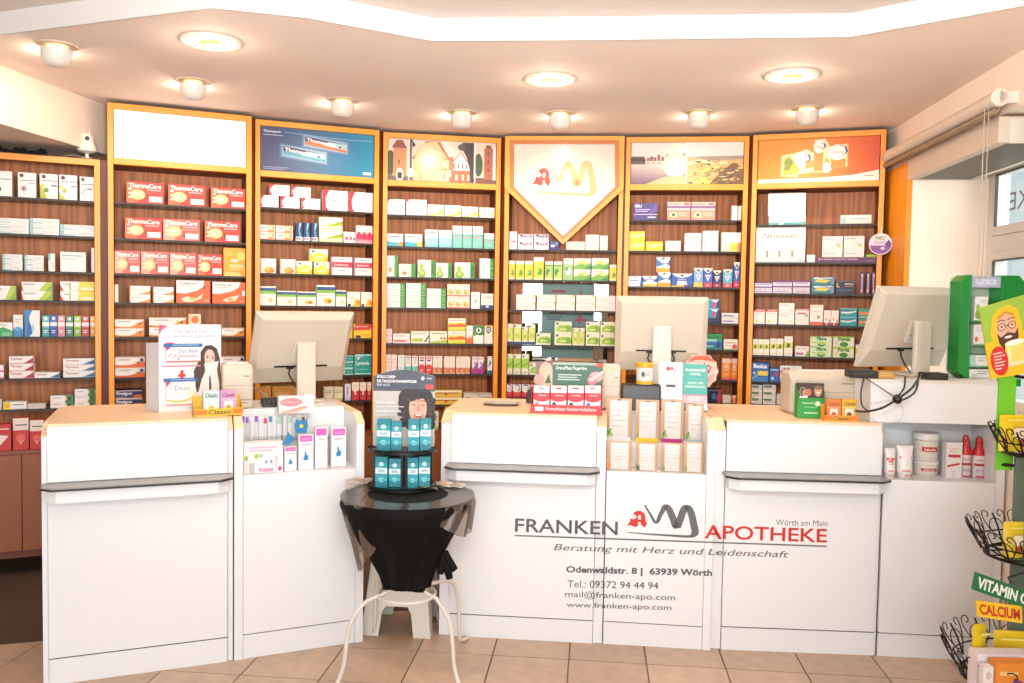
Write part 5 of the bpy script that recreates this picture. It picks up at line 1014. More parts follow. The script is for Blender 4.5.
# ---- monitors seen from behind
def monitor(x, y, Z, yaw, tilt, W, H, lab, ybot):
    """x,y: image point of the panel's centre at distance Z"""
    d = ray(x, y); P = Vector((0, 0, EYE))+d*(Z/d.y)
    base_z = ybot
    t = thing('monitor', (P.x, P.y, base_z), yaw, lab, 'monitor', 'beige monitors on the counters')
    M = Matrix.Translation((0, 0, P.z-base_z)) @ Matrix.Rotation(tilt, 4, 'X')
    b = MB(); b.box(-W/2, 0.0, -H/2, W/2, 0.022, H/2, DEV(), M)
    b.build('bezel', t, bevel=0.006, seg=3)
    b = MB()   # rear shell, chamfered towards the viewer
    a, c = W/2-0.004, H/2-0.004; ai, ci, cb = W/2-0.028, H/2-0.024, -H/2+0.10
    V = [(-a, 0, -c), (a, 0, -c), (a, 0, c), (-a, 0, c), (-ai, -0.03, cb), (ai, -0.03, cb), (ai, -0.03, ci), (-ai, -0.03, ci)]
    b.add([M @ Vector(p) for p in V], [(4, 5, 6, 7), (0, 1, 5, 4), (1, 2, 6, 5), (2, 3, 7, 6), (3, 0, 4, 7), (0, 3, 2, 1)], DEV())
    b.build('rear_shell', t, bevel=0.004, seg=3)
    b = MB(); b.box(-ai*.62, -0.034, cb+0.004, ai*.62, -0.02, cb+0.012, BLK(), M); b.build('vent_recess', t)
    for s in (-1, 1):
        b = MB(); b.box(s*0.055-0.018, -0.036, cb-0.004, s*0.055+0.018, -0.028, cb+0.012, BLK(), M); b.build('port_recess', t)
    # stand: neck plate and column
    top = M @ Vector((0, -0.036, 0.03))
    b = MB(); b.box(-0.055, -0.044, -0.06, 0.055, -0.03, 0.055, mat('#e4d8c6', 0.35), M); b.build('mount_plate', t, bevel=0.003)
    for sx in (-1, 1):
        for sz in (-.02, 0.03):
            b = MB(); MM = M @ Matrix.Translation((sx*0.034, -0.0445, sz)) @ Matrix.Rotation(PI/2, 4, 'X'); b.lathe([(0.004, 0), (0.003, 0.002)], mat('#8c8070', 0.3, 0.6), 10, M=MM); b.build('screw', t)
    b = MB(); cb_y = top.y
    b.prism([(-0.047, 0.012), (0.047, 0.012), (0.045, top.z+0.02), (-0.045, top.z+0.02)], cb_y-0.035, cb_y-0.012, mat('#e4d8c6', 0.35), axis='y'); b.build('column', t, bevel=0.006, seg=3)
    b = MB(); b.prism([(-0.08, cb_y-0.05), (0.08, cb_y-0.05), (0.08, 0.08), (-0.08, 0.08)], 0.0005, 0.014, mat('#dbcdb8', 0.4)); b.build('foot', t, bevel=0.005)
    for s in (-1, 1):
        q = M @ Vector((s*0.055, -0.03, cb))
        b = MB(); b.tube([(q.x, q.y, q.z), (q.x+s*0.01, q.y-0.015, q.z-0.03), (q.x*0.8, q.y-0.02, q.z-0.07), (s*0.03, cb_y, q.z-0.11), (s*0.02, cb_y+0.01, 0.05)], 0.004, BLK(), 8); b.build('cable', t, smooth=True)
    return t
monitor(301.5, 348, 4.17, math.radians(33), math.radians(24), 0.49, 0.385, 'beige monitor above the baby care display, back turned', 1.0458)
monitor(661, 334, 4.22, math.radians(-5), math.radians(8), 0.455, 0.375, 'beige monitor behind the mask sachets, back turned', 1.0458)
monitor(911, 328, 4.02, math.radians(20), math.radians(19), 0.52, 0.40, 'beige monitor on the white raised box, back turned', 1.2355)

# ---- receipt printers
def printer(sp, d, lab, slot=True):
    f, w, h, z = sp; t = thing('receipt_printer', f.w(0, 0, z), f.a, lab, 'printer', 'beige receipt printers')
    b = MB(); b.prism([(0, 0), (d, 0), (d, h), (d*.25, h), (0, h*.86)], 0, w, mat('#dccdb8', 0.4), axis='x'); b.build('body', t, bevel=min(.02, w*.12), seg=4, smooth=True)
    b = MB(); b.box(w*.12, -0.0006, h*.52, w*.95, 0.002, h*.53, mat('#a89c8c', .5)); b.box(w*.7, -0.001, h*.72, w*.86, 0.002, h*.74, mat('#5c5860', .5)); b.build('seam_and_badge', t)
    b = MB(); ink = face_ink(b, w*.5, h*.08, w*.92, h*.22, -0.0003); ink.lines(0, 0, 1, 1, 2, '#a8a09c'); b.build('print', t)
    if slot:
        b = MB(); b.box(w*.15, d*.35, h-0.004, w*.85, d*.5, h+0.006, mat('#f4efe6', .5)); b.build('paper_lid', t, bevel=.002)
    return t
printer(st(221.5, 253.5, 409.5, 364, CT, math.radians(22)), 0.12, 'beige receipt printer behind the girl display, left counter')
printer(st(600, 620, 409, 366, CT, math.radians(-6)), 0.16, 'beige receipt printer behind the plaster display')
printer(st(790, 863, 414.5, 372, CT, math.radians(2)), 0.15, 'wide beige printer behind the green leaflet box, right counter')

# ---- big cold remedy display on the left counter
sp = st(159, 221, 412.5, 324.5, CT, math.radians(33)); f, w, h, z = sp
t = thing('cardboard_display', f.w(0, 0, z), f.a, 'tall white cardboard display showing a dark-haired girl with tissue', 'display')
b = MB(); rr = .035
prof = [(0, 0), (w, 0), (w, h)]+[(rr-rr*math.sin(a), h-rr+rr*math.cos(a)) for a in [i*PI/2/6 for i in range(7)]]
b.prism(prof, 0, 0.006, mat('#f6f2f2', 0.45), axis='y')
ink = face_ink(b, 0, 0, w, h, 0)
ink.text('Das starke Duo', .26, .905, .78, .945, '#a4a0bc', .01); ink.text('in der kalten Jahreszeit', .12, .84, .92, .885, '#a4a0bc', .01)
# girl with a tissue: hair, face, hand
ink.poly([(.66,.20),(.60,.22),(.56,.34),(.55,.46),(.62,.56),(.66,.68),(.74,.755),(.84,.76),(.93,.72),(.98,.6),(1,.4),(1,.05),(.92,.02),(.8,.1)], '#4a342e')
ink.disc(.81,.61,.085,.105,'#e9c3ae'); ink.poly([(.70,.64),(.74,.74),(.86,.74),(.93,.66),(.86,.70),(.78,.71)], '#3c2a26')
ink.disc(.775,.615,.018,.008,'#2c1c1c'); ink.disc(.86,.605,.018,.008,'#2c1c1c'); ink.ribbon([(.755,.635),(.795,.64)],.007,'#3c2826'); ink.ribbon([(.84,.63),(.88,.628)],.007,'#3c2826')
ink.poly([(.72,.545),(.96,.57),(.93,.47),(.97,.3),(.96,.1),(.68,.08),(.62,.2),(.68,.36),(.74,.46)], '#f1e6de'); ink.poly([(.80,.38),(.82,.42),(.84,.30),(.835,.12),(.80,.12)], '#5c443c')
for x in (.70, .74, .88, .92): ink.ribbon([(x,.14),(x+.01,.28),(x+.02,.42)],.006,'#d8c4b8')
ink.disc(.17,.775,.09,.022,'#e04a6c'); ink.poly([(0,.88),(0,1),(.14,.985),(.05,.94)], '#e85c7c'); ink.poly([(.05,.56),(.05,.74),(.66,.75),(.66,.57)], '#f8f2f2')
ink.rect(.05,.515,.66,.53,'#e08c94'); ink.rect(.30,.40,.42,.43,'#e0341c'); ink.rect(.335,.355,.385,.475,'#e0341c')
b.build('front_card', t)
b = MB(); b.prism([(0.0, 0.006), (w*.98, 0.006), (w*.92, 0.11), (-0.035, 0.10)], 0, h*.78, mat('#e6e2e4', 0.5)); b.build('back_box', t)
for zz, c1, nm in ((.575, '#e8e0e4', 'red'), (.08, '#f0d048', 'yellow')):
    hh = .15 if nm == 'red' else .30; hh = .17 if nm == 'red' else .27; x1 = .64 if nm == 'red' else .56
    b = MB(); b.box(w*.10, -0.022, h*zz, w*x1, -0.001, h*(zz+hh), mat('#f6f0ee', .45)); ink = face_ink(b, w*.10, h*zz, w*x1, h*(zz+hh), -0.022)
    ink.poly([(0,.75),(0,1),(.14,1)], '#d82c54')
    if nm == 'red':
        ink.text('Duo Akut', .35,.60,.92,.86,'#8c8cac',.01); ink.rect(.35,.34,.92,.42,'#e09a90'); ink.ribbon([(.06,.4),(.16,.6),(.28,.5),(.18,.3),(.06,.4)],.03,'#e0506c'); ink.rect(0,0,1,.07,'#e04a40'); ink.disc(.35,.2,.03,.06,'#8a5a5c')
    else:
        ink.text('Duo', .28,.62,.80,.82,'#a8a4bc',.01); ink.ribbon([(.02,.25),(.2,.16),(.5,.14),(.8,.24),(1,.5)],[.05,.07,.08,.06,.03],'#f0c830'); ink.ribbon([(.72,.4),(.8,.6),(.92,.62),(.95,.4),(.8,.3)],.03,'#f2d860'); ink.rect(0,0,1,.04,'#e87c60'); ink.lines(.14,.42,.5,.5,1,'#d8c4d4')
    o = b.build('sample_carton', t); o['label'] = 'white sample carton with %s trim' % nm
    b = MB(); b.box(w*.07, -0.026, h*(zz+hh), w*(x1+.03), -0.001, h*(zz+hh+.035), mat('#2c6cac', .4)); face_ink(b, w*.07, h*(zz+hh), w*(x1+.03), h*(zz+hh+.035), -0.026).lines(.2,.25,.9,.75,1,'#a8c8e8'); o = b.build('shelf_strip', t); o['label'] = 'blue shelf strip'

# ---- small counter trays with pastille boxes
def pastilles(x0, x1, yb, ytray, packs, lab, names, base, ang, z=CT, grp=None):
    sp = st(x0, x1, yb, ytray, z, ang); f, w, h, z = sp
    t = thing('counter_tray', f.w(0, 0, z), f.a, lab, 'tray')
    m1 = mat(base, .45); b = MB(); d = 0.06
    b.box(0, 0, 0, w, 0.003, h, m1); b.box(0, d-.003, 0, w, d, h*2.6, m1); b.box(0, 0.003, 0, w, d-.003, .003, m1)
    for x in (0, w-.002): b.prism([(0, 0), (d, 0), (d, h*2.6), (0, h)], x, x+.002, m1, axis='x')
    ink = face_ink(b, 0, 0, w, h, 0); ink.rect(.0,.25,.25,.85,'#ee7a1c'); ink.rect(.78,.25,1,.85,'#ee7a1c'); ink.text('Classic', .28,.22,.76,.85,'#3c4a1c',.02)
    b.build('tray', t)
    for (a, c, yt, col, fn), nm in zip(packs, names):
        u0, _ = f.px(a, yb, .012); u1, _ = f.px(c, yb, .012); zt = f.px((a+c)/2, yt, .012)[1]
        bb = MB(); bb.box(0, 0, 0, u1-u0, .03, zt-z-.004, mat(col, .45)); fn(face_ink(bb, 0, 0, u1-u0, zt-z-.004, 0)); o = bb.build('pastille_box', None, loc=f.w(u0, .012, z+.0035), rz=f.a); tag(o, nm, 'carton', grp)
pk = lambda c1, c2, c3: (lambda k: k.rect(.22,.12,.78,.55,'#f8f0e8').disc(.5,.28,.18,.12,c3).text('Classic',.1,.72,.9,.9,c1,.02).rect(0,.58,1,.64,c2))
pastilles(194.5, 243, 417, 408.5, [(203.5, 219.5, 390.5, '#d4e4e4', pk('#3c6c5c','#e8f0f0','#e8c43c')), (220.5, 236.5, 390, '#e0a0c8', pk('#7c3c6c','#ecc0dc','#f0a030'))],
          'yellow counter tray of pastilles beside the girl display', ['pale blue pastille box in the yellow tray', 'pink pastille box in the yellow tray'], '#f2c024', math.radians(30), grp='pastille boxes in the yellow tray')
pastilles(824, 857.5, 421, 415.5, [(826.5, 840.5, 399.5, '#ee8438', pk('#a84c1c','#f4b080','#e05a2c')), (841.5, 856.5, 399.5, '#f4bc2c', pk('#7c5a1c','#f8dc80','#8c4a2c'))],
          'orange counter tray of pastilles beside the green leaflet box', ['orange pastille box in the orange tray', 'golden pastille box in the orange tray'], '#f4a824', math.radians(-4), grp='pastille boxes in the orange tray')

# ---- goods in the left niche (baby care)
f = FB
def niche_item(name, f, x0, x1, yt, v, d, base, fn, lab, cat, group, zb=ZN-.0022, yaw=0):
    xm = (x0+x1)/2; u0 = f.px(x0, yt, v)[0]; u1 = f.px(x1, yt, v)[0]; zt = f.px(xm, yt, v)[1]
    b = MB(); b.box(0, 0, 0, u1-u0, d, zt-zb, mat(base, .45)); fn(face_ink(b, 0, 0, u1-u0, zt-zb, 0)); o = b.build(name, None, loc=f.w(u0, v, zb), rz=f.a+yaw); return tag(o, lab, cat, group)
niche_item('gift_carton', FB, 243.5, 283, 442.5, .05, .07, '#f8f2f0', lambda k: k.disc(.07,.5,.05,.09,'#a8c83c').disc(.33,.56,.06,.09,'#b0cc48').disc(.44,.56,.045,.08,'#b0c8d8').rect(.0,0,.12,.36,'#e8e2dc').rect(.14,0,.28,.34,'#c8c0bc').lines(.15,.66,.85,.86,2,'#ecb4cc').text('Kombi',.40,.04,.75,.18,'#e0508c',.03).disc(.92,.12,.05,.08,'#e0508c').disc(.57,.36,.03,.06,'#9c8cac').disc(.7,.36,.03,.06,'#9c8cac').rect(.8,.2,.86,.55,'#e8c8e0'), 'white baby bottle gift carton with green dots, left niche', 'carton', None)
for i, (x0, x1, yt, nm) in enumerate([(284.6,296.6,446.5,'smallest'),(298.6,313.5,434.5,'second smallest'),(315.2,327.6,427.3,'clear backed tall'),(331.4,346.2,427.6,'rightmost tall')]):
    niche_item('dummy_pack', FB, x0, x1, yt, .06+.01*i, .03, '#f8f2f2', (lambda i: lambda k: k.rect(.08,.80,.92,.97,'#dc68c0').rect(.2,.84,.8,.9,'#e890d0').lines(.2,.66,.8,.72,1,'#b8a8b4').poly([(.3,.30),(.42,.26),(.6,.26),(.68,.34),(.62,.42),(.55,.40),(.5,.50),(.42,.52),(.40,.40)],'#1c8cc0') if i != 2 else k.rect(.08,.80,.92,.97,'#dc68c0').disc(.5,.4,.3,.25,'#f0ecec').disc(.5,.4,.18,.15,'#f8f6f4').lines(.2,.66,.8,.72,1,'#d8c8d0'))(i),
        nm+' white baby pack with magenta label, left niche', 'carton', 'baby care packs with magenta labels')
# clear step with toothbrush blisters
b = MB(); gl = glass_mat('acrylic', '#f4f6f4'); u0, u1 = FB.px(240, 442, .13)[0], FB.px(330, 442, .13)[0]
zs_ = FB.px(260, 441, .13)[1]; u0 = max(u0, .062); ZNa = ZN-.0022
b.box(u0, .13, zs_-.004, u1, .24, zs_, gl); b.box(u0, .13, ZNa, u0+.004, .24, zs_-.004, gl); b.box(u1-.004, .13, ZNa, u1, .24, zs_-.004, gl); b.box(u0, .13, zs_, u1, .132, zs_+.02, gl)
tag(b.build('acrylic_step', None, loc=FB.w(0, 0, 0), rz=FB.a), 'clear acrylic step in the left niche holding toothbrushes', 'stand')
cols = ['#7c3cc0', '#9c5cd0', '#e8e4e8', '#8c50c8', '#e4e0ea', '#e0344c', '#1c88c4', '#e8ece8', '#9cd0b0', '#e8ece8', '#a8d8bc', '#e8e8e4', '#d8e8dc', '#8c3c44']
for i, c in enumerate(cols):
    x = 240.5+i*4.55+ (1.5 if i > 8 else 0)
    ua, zt = FB.px(x, 415+1.2*(i % 3), .17); ub = FB.px(x+3.9, 415, .17)[0]
    t = thing('toothbrush_pack', FB.w(ua, .15+.012*(i % 2), zs_+.0005), FB.a, ['violet','lilac','white','purple','pale lilac','red','blue','white topped','mint','frosted','light green','clear','pale mint','maroon'][i]+' headed baby toothbrush in blister, %s from left' % ['first','second','third','fourth','fifth','sixth','seventh','eighth','ninth','tenth','eleventh','twelfth','thirteenth','last'][i], 'toothbrush', 'baby toothbrush blisters on the clear step')
    hh = zt-zs_; w_ = ub-ua
    b = MB(); b.box(0, .004, 0, w_, .006, hh, mat('#f2eef0', .4)); b.build('card', t)
    b = MB(); b.tube([(w_/2, 0, .006), (w_/2, -.002, hh*.5), (w_/2, 0, hh*.75)], .0028, mat('#eef0ee', .3), 6); b.build('handle', t)
    b = MB(); b.box(w_*.14, -.003, hh*.72, w_*.86, .002, hh*.97, mat(c, .4)); b.build('brush_head', t, bevel=.002)
# blue cut-out animals clipped on the step
def cutout(x, y, r, pts, lab, v):
    u, z = FB.px(x, y, v); b = MB(); b.prism([(px*r, pz*r) for px, pz in pts], -.0015, .0015, mat('#1484bc', .4), axis='y')
    t = thing('animal_cutout', FB.w(u, v, z), FB.a, lab, 'cutout', 'blue animal cutouts in the left niche'); b.build('board', t)
    b = MB(); b.tube([(0, .003, -r*.7), (0, .02, -r*1.4), (0, .05, -r*1.9)], .001, mat('#d8dcdc', .3), 6); b.build('clip_wire', t)
    return t
tt = cutout(287.5, 438.5, .028, [(-1,-1),(-.4,-.8),(.2,-1),(.9,-.4),(1,.0),(.5,.5),(.1,1),(-.1,.6),(-.3,.1),(-.5,-.4)], 'blue bird cutout clipped above the smallest baby pack', .045)
tt = cutout(301.3, 426, .034, [(-.7,-.9),(.7,-.9),(.85,0),(.75,.6),(.8,1),(.45,.75),(-.3,.75),(-.7,1),(-.75,.5),(-.85,0)], 'blue bear cutout standing above the baby packs', .055)
b = MB(); b.lathe([(.001, 0), (.009, .0005)], mat('#e8d43c', .5), 12, M=Matrix.Translation((.0, -.0018, 0)) @ Matrix.Rotation(PI/2, 4, 'X')); b.build('button', tt)
# pink brochure dispenser
sp = st(279, 314, 413.5, 396.5, CT, FB.a); f2_, w, h, z = sp
t = thing('brochure_box', f2_.w(0, 0, z), f2_.a, 'white brochure box with coral oval on the left niche top', 'box')
b = MB(); wbox(b, w, .05, h, mat('#f8f2ee', .5)); ink = face_ink(b, 0, 0, w, h, 0); ink.disc(.34,.66,.32,.26,'#ee8c90'); ink.text('kostenlos', .1,.6,.58,.74,'#f8d4d4',.01)
ink.poly([(.02,.1),(.4,.22),(.8,.42),(.82,.28),(.5,.05),(.1,.0)], '#f0b49c'); ink.ribbon([(.2,.12),(.45,.24),(.75,.40)],.05,'#e88c78'); b.build('box_body', t)
b = MB(); b.box(w*.72, .006, h+.0003, w*.98, .04, h+.008, mat('#fbf6f2', .5)); b.build('leaflet', t)
# keyboards, black clutter and cables behind the screens
def cable(pts, r, lab, m=None, grp='loose cables on the counters', n=24):
    P = [Vector(p) for p in pts]; S_ = []
    for i in range(len(P)-1):
        a, b_, c, d = P[max(i-1, 0)], P[i], P[i+1], P[min(i+2, len(P)-1)]
        for k in range(6):
            t_ = k/6; S_.append(0.5*((2*b_)+(-a+c)*t_+(2*a-5*b_+4*c-d)*t_*t_+(-a+3*b_-3*c+d)*t_**3))
    S_.append(P[-1]); mb = MB(); mb.tube(S_, r, m or BLK(), 8); return tag(mb.build('cable', None, smooth=True), lab, 'cable', grp)
def atd(x, y, dist): d = ray(x, y); return Vector((0, 0, EYE))+d*(dist/d.y)
def keyboard(x0, x1, yb, z, ang, lab, col='#1a1715'):
    f, w, h, z = st(x0, x1, yb, yb-8, z, ang)
    t = thing('keyboard', f.w(0, 0, z+.0005), f.a, lab, 'keyboard', 'black keyboards behind the counters')
    b = MB(); b.prism([(0, 0), (.13, 0), (.13, .028), (0, .014)], 0, w, mat(col, .5), axis='x'); b.build('case', t, bevel=.003)
    M = Matrix.Rotation(.099, 4, 'X'); n = int(w/.019)
    first_ = None
    for i in range(n):
        for j in range(5):
            if first_ is None:
                b = MB(); b.box(0, 0, 0, .015, .016, .006, mat('#2a2624', .5)); first_ = b.build('key', t)
                o = first_
            else: o = first_.copy(); COL.objects.link(o); o.parent = t
            o.location = (.006+i*.019, .01+j*.024, .0155+j*.0025); 
    return t
keyboard(262, 292, 407.5, CT, math.radians(20), 'black keyboard beneath the left monitor')
keyboard(622, 661, 410, CT, math.radians(-5), 'black keyboard beneath the middle monitor')
for (pts, r, lab) in [
    ([at_z(224, 407, CT)+Vector((0,0,.004)), at_z(240, 400, CT)+Vector((0,0,.02)), at_z(256, 397, CT)+Vector((0,0,.045)), at_z(270, 404, CT)+Vector((0,0,.004))], .004, 'grey cable arching in front of the left printer'),
    ([at_z(276, 411, CT)+Vector((0,0,.004)), at_z(284, 410, CT)+Vector((0,0,.03)), at_z(298, 409, CT)+Vector((0,0,.03)), at_z(310, 411, CT)+Vector((0,0,.004))], .0035, 'grey cable arching below the left monitor column')]:
    cable(pts, r, lab, mat('#a8a49c', .4))
# ---- middle counter things
P = at_z(501, 405, CT)
t = thing('coin_dish', (P.x, P.y, CT), FC.a, 'oval clear coin dish on the middle counter', 'dish')
b = MB(); M = Matrix.Diagonal((1.35, 1, 1, 1)); b.lathe([(.001, .002), (.05, .003), (.066, .012), (.072, .014), (.068, .016), (.05, .007), (.001, .006)], mat('#d8cabc', .12), 36, M=M, cap=False); b.build('bowl', t, smooth=True)
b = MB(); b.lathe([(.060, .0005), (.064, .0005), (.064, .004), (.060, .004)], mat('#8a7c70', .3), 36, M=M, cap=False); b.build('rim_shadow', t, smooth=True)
for i, (x, y) in enumerate([(.02, .01), (-.03, -.01), (.0, .02), (-.05, .015)]):
    b = MB(); b.lathe([(.001, 0), (.010, 0), (.010, .002), (.001, .002)], mat('#b0783c' if i % 2 else '#c0b8a8', .3, .9), 18, (x, y, .0072)); b.build('coin', t)
sp = st(530.5, 602, 413, 405.5, CT, FC.a); f, w, h, z = sp
t = thing('plaster_display', f.w(0, 0, z), f.a, 'red cardboard plaster display with a green picture header', 'display')
m1 = mat('#dc2c38', .45); b = MB(); b.box(0, 0, 0, w, .003, h, m1); b.box(0, .003, 0, w, .10, .003, m1)
for x in (0, w-.003): b.prism([(.0, 0), (.10, 0), (.10, h*3.6), (0, h)], x, x+.003, m1, axis='x')
ink = face_ink(b, 0, 0, w, h, 0); ink.rect(.06,.28,.18,.78,'#f4e4e4'); ink.text('Fingerpflaster Flexible Heftpflaster', .21,.28,.93,.76,'#f8dcdc',.02); b.build('tray', t)
zt = f.px(566, 362.5, .10)[1]; zb_ = f.px(566, 386, .10)[1]; ux0 = f.px(536, 370, .10)[0]; ux1 = f.px(603, 370, .10)[0]
b = MB(); b.box(0.004, .10, 0, w-.004, .103, zb_-z, m1); b.box(ux0, .10, zb_-z, ux1, .103, zt-z, mat('#3c6c58', .5)); ink = face_ink(b, ux0, zb_-z, ux1, zt-z, .10)
ink.rect(0,0,.25,1,'#8c6c64'); ink.disc(.15,.6,.10,.4,'#e8b8a0'); ink.poly([(.02,.0),(.25,.0),(.25,.5),(.18,.8),(.1,.5)], '#d8c0a0'); ink.disc(.05,.25,.08,.25,'#c8a090'); ink.poly([(.13,.1),(.2,.5),(.23,.1)], '#4c5c3c')
ink.poly([(.25,0),(.25,1),(1,1),(1,0)], '#44705c'); ink.rect(.25,.90,.9,1,'#a8b8a8'); ink.text('DracoPlast Fingerline', .30,.66,.76,.84,'#f0f4ee',.015); ink.lines(.33,.2,.68,.5,3,'#c8d8cc')
ink.disc(.90,.42,.10,.22,'#e8a8a8'); ink.disc(.84,.26,.07,.2,'#e07c84'); ink.poly([(.78,.3),(1,.7),(1,.55),(.84,.2)], '#f0c8c4'); ink.rect(.90,.84,1,1,'#e8481c'); b.build('header_card', t)
for i, c in enumerate(('#ee8c78', '#3c3a3e', '#4c4a4c', '#2c74c0')):
    a = 533.5+i*17.1; ua = f.px(a, 406, .02)[0]; ub = f.px(a+15.6, 406, .02)[0]; z1 = f.px(a+8, 386, .02)[1]
    b = MB(); b.box(0, 0, 0, ub-ua, .03, z1-z-.0035, mat('#f8f0ec', .45)); ink = face_ink(b, 0, 0, ub-ua, z1-z-.0035, 0)
    ink.rect(.0,.50,1,.74,'#d83844'); ink.disc(.5,.52,.5,.12,'#d83844'); ink.rect(.3,.88,.7,.94,'#a83c44' if i % 3 else '#c88c8c'); ink.disc(.22,.22,.16,.17,c); ink.disc(.22,.22,.07,.07,'#f0e4dc'); ink.lines(.3,.58,.8,.66,1,'#f4c8c8'); ink.lines(.5,.1,.9,.3,2,'#d8c8c4')
    o = b.build('plaster_box', None, loc=f.w(ua, .02, z+.0035), rz=f.a)
    tag(o, 'white red plaster box with %s disc in the red display' % ('salmon', 'black', 'charcoal', 'blue')[i], 'carton', 'plaster boxes in the red display')
# black scanner leaning beside the display
f, w, h, z = st(525, 534.5, 404, 387, CT, FC.a)
t = thing('barcode_scanner', f.w(w/2, .05, z), f.a, 'black hand scanner standing left of the plaster display', 'scanner')
b = MB(); b.prism([(-.022, 0), (.018, .0), (.022, h*.7), (.03, h), (.002, h*.96), (-.02, h*.6)], -.015, .015, mat('#1c1916', .5), axis='y'); b.build('body', t, bevel=.005, seg=3)
b = MB(); b.box(.004, -.016, h*.78, .026, .016, h*.9, mat('#40322c', .3)); b.build('window', t, bevel=.002)
# yellow lidded tub
P = atd(644.5, 384, 4.06); bz = CT+.0005; dh = P.z-bz; w = 17.5/F_PX*4.06; h = 21.5/F_PX*4.06
b = MB(); b.prism([(-.05, 0), (.05, 0), (.045, dh), (-.035, dh)], -.095, .09, mat('#24211f', .45), axis='x'); hb = b.build('card_terminal', None, loc=(P.x-.014, P.y+.0, bz), rz=FD.a, bevel=.008, seg=3)
tag(hb, 'black payment device under the yellow lidded tub', 'device')
bz = P.z-.075
t = thing('wipes_tub', (P.x, P.y, bz+.0755), FD.a, 'white tub with yellow lid beside the middle monitor', 'tub')
r = w/2; tub_h = h-.0
b = MB(); b.lathe([(r*.94, .0), (r*.96, .004), (r*.98, tub_h*.78)], mat('#f2eee8', .35), 28); b.build('body', t, smooth=True)
b = MB(); b.lathe([(r*1.0, tub_h*.78), (r*1.02, tub_h*.80), (r*1.02, tub_h*.96), (r*.96, tub_h)], mat('#f2b41c', .35), 28); b.build('lid', t, smooth=True)
b = MB(); b.lathe([(r*.97, 0.001), (r*.99, tub_h*.16)], mat('#f0b820', .35), 28, cap=False); b.build('band', t, smooth=True)
b = MB(); Ink(b, lambda u, v, hh: ((r*.985+hh)*math.sin((u-.5)*1.6), -(r*.985+hh)*math.cos((u-.5)*1.6), tub_h*(.2+.55*v))).disc(.4,.5,.2,.3,'#b8c4b8').disc(.36,.5,.1,.2,'#3c5c4c').lines(.6,.3,.9,.7,3,'#b8b0b0'); b.build('label_print', t)
# leaflets
sp = st(658, 707, 409.5, 362.5, CT, FD.a); f, w, h, z = sp
t = thing('leaflet_holder', f.w(0, 0, z), f.a+.0, 'upright leaflet holder with white and turquoise leaflets', 'holder')
M = Matrix.Rotation(-.10, 4, 'X')
b = MB(); b.box(0, .006, 0, w, .009, h*.99, gl, M); b.box(0, -.012, 0, w, -.010, h*.3, gl, M); b.box(0, -.012, 0, w, .05, .003, gl); b.build('acrylic_stand', t)
b = MB(); b.box(w*.0, .001, .004, w*.49, .004, h, mat('#f8f4f2', .5), M); ink = Ink(b, lambda u, v, hh: M @ Vector((w*.49*u, .001-hh, .004+(h-.004)*v)))
ink.disc(.40,.86,.10,.045,'#dc4c5c'); ink.disc(.56,.86,.07,.04,'#e06c78'); ink.rect(.62,.80,.70,.84,'#58b4b4'); ink.lines(.35,.58,.75,.72,3,'#d8c0c4'); ink.rect(.32,.12,.72,.52,'#f0c8c8'); ink.rect(.35,.16,.69,.46,'#faf8f8'); ink.rect(.32,.47,.72,.52,'#3c3440'); ink.rect(.34,.09,.50,.14,'#8c7c84'); ink.rect(.54,.09,.70,.14,'#8c7c84'); o = b.build('leaflet', t); o['label'] = 'white leaflet with phone drawing'
b = MB(); b.box(w*.505, .001, .004, w, .004, h*.97, mat('#4cb8a8', .5), M); ink = Ink(b, lambda u, v, hh: M @ Vector((w*.505+w*.495*u, .001-hh, .004+(h*.97-.004)*v)))
ink.text('PHARMAZIE', .10,.84,.92,.90,'#e4f8f4',.03); ink.text('PORTAL', .28,.75,.72,.81,'#e4f8f4',.03); ink.rect(.2,.67,.8,.675,'#a8e0d8'); ink.text('DIGITAL UND', .2,.56,.84,.61,'#e4f8f4',.03); ink.text('PERSONLICH', .1,.48,.9,.53,'#e4f8f4',.03); ink.rect(0,.14,1,.33,'#f09aa4'); ink.lines(.25,.17,.8,.29,2,'#f8dce0'); ink.rect(0,0,1,.14,'#d4dce0'); o = b.build('leaflet', t); o['label'] = 'turquoise and pink leaflet'
# scalloped orange flyer behind
P = atd(701, 371, 4.13); b = MB(); R_ = .085; pts = []
for i in range(48):
    a = 2*PI*i/48; rr = R_*(1+.05*math.cos(a*12)); pts.append((rr*math.cos(a)*.95, rr*math.sin(a)))
b.prism(pts, 0, .004, mat('#f2c8b8', .5), axis='y'); ink = Ink(b, lambda u, v, hh: ((u-.5)*2*R_, -hh, (v-.5)*2*R_)); ink.poly([(.1,.75),(.3,.93),(.7,.95),(.9,.75),(.7,.80),(.4,.82)], '#ee5c2c'); ink.ribbon([(.45,.6),(.6,.72),(.78,.62),(.7,.45)],.05,'#d83830'); ink.poly([(.6,.1),(.8,.2),(.92,.45),(.7,.35)], '#e8a898')
t = thing('round_flyer', (P.x, P.y, P.z), FD.a, 'scalloped orange and pink flyer behind the leaflet holder', 'flyer'); b.build('flyer', t)
b = MB(); b.tube([(0, .008, R_*.6), (0, .008, -(P.z-CT)+.004)], .003, mat('#d8d4d0', .4), 8); b.lathe([(.03, 0), (.03, .004)], mat('#d8d4d0', .4), 20, (0, .008, -(P.z-CT)+.0005)); b.build('stand_rod', t)

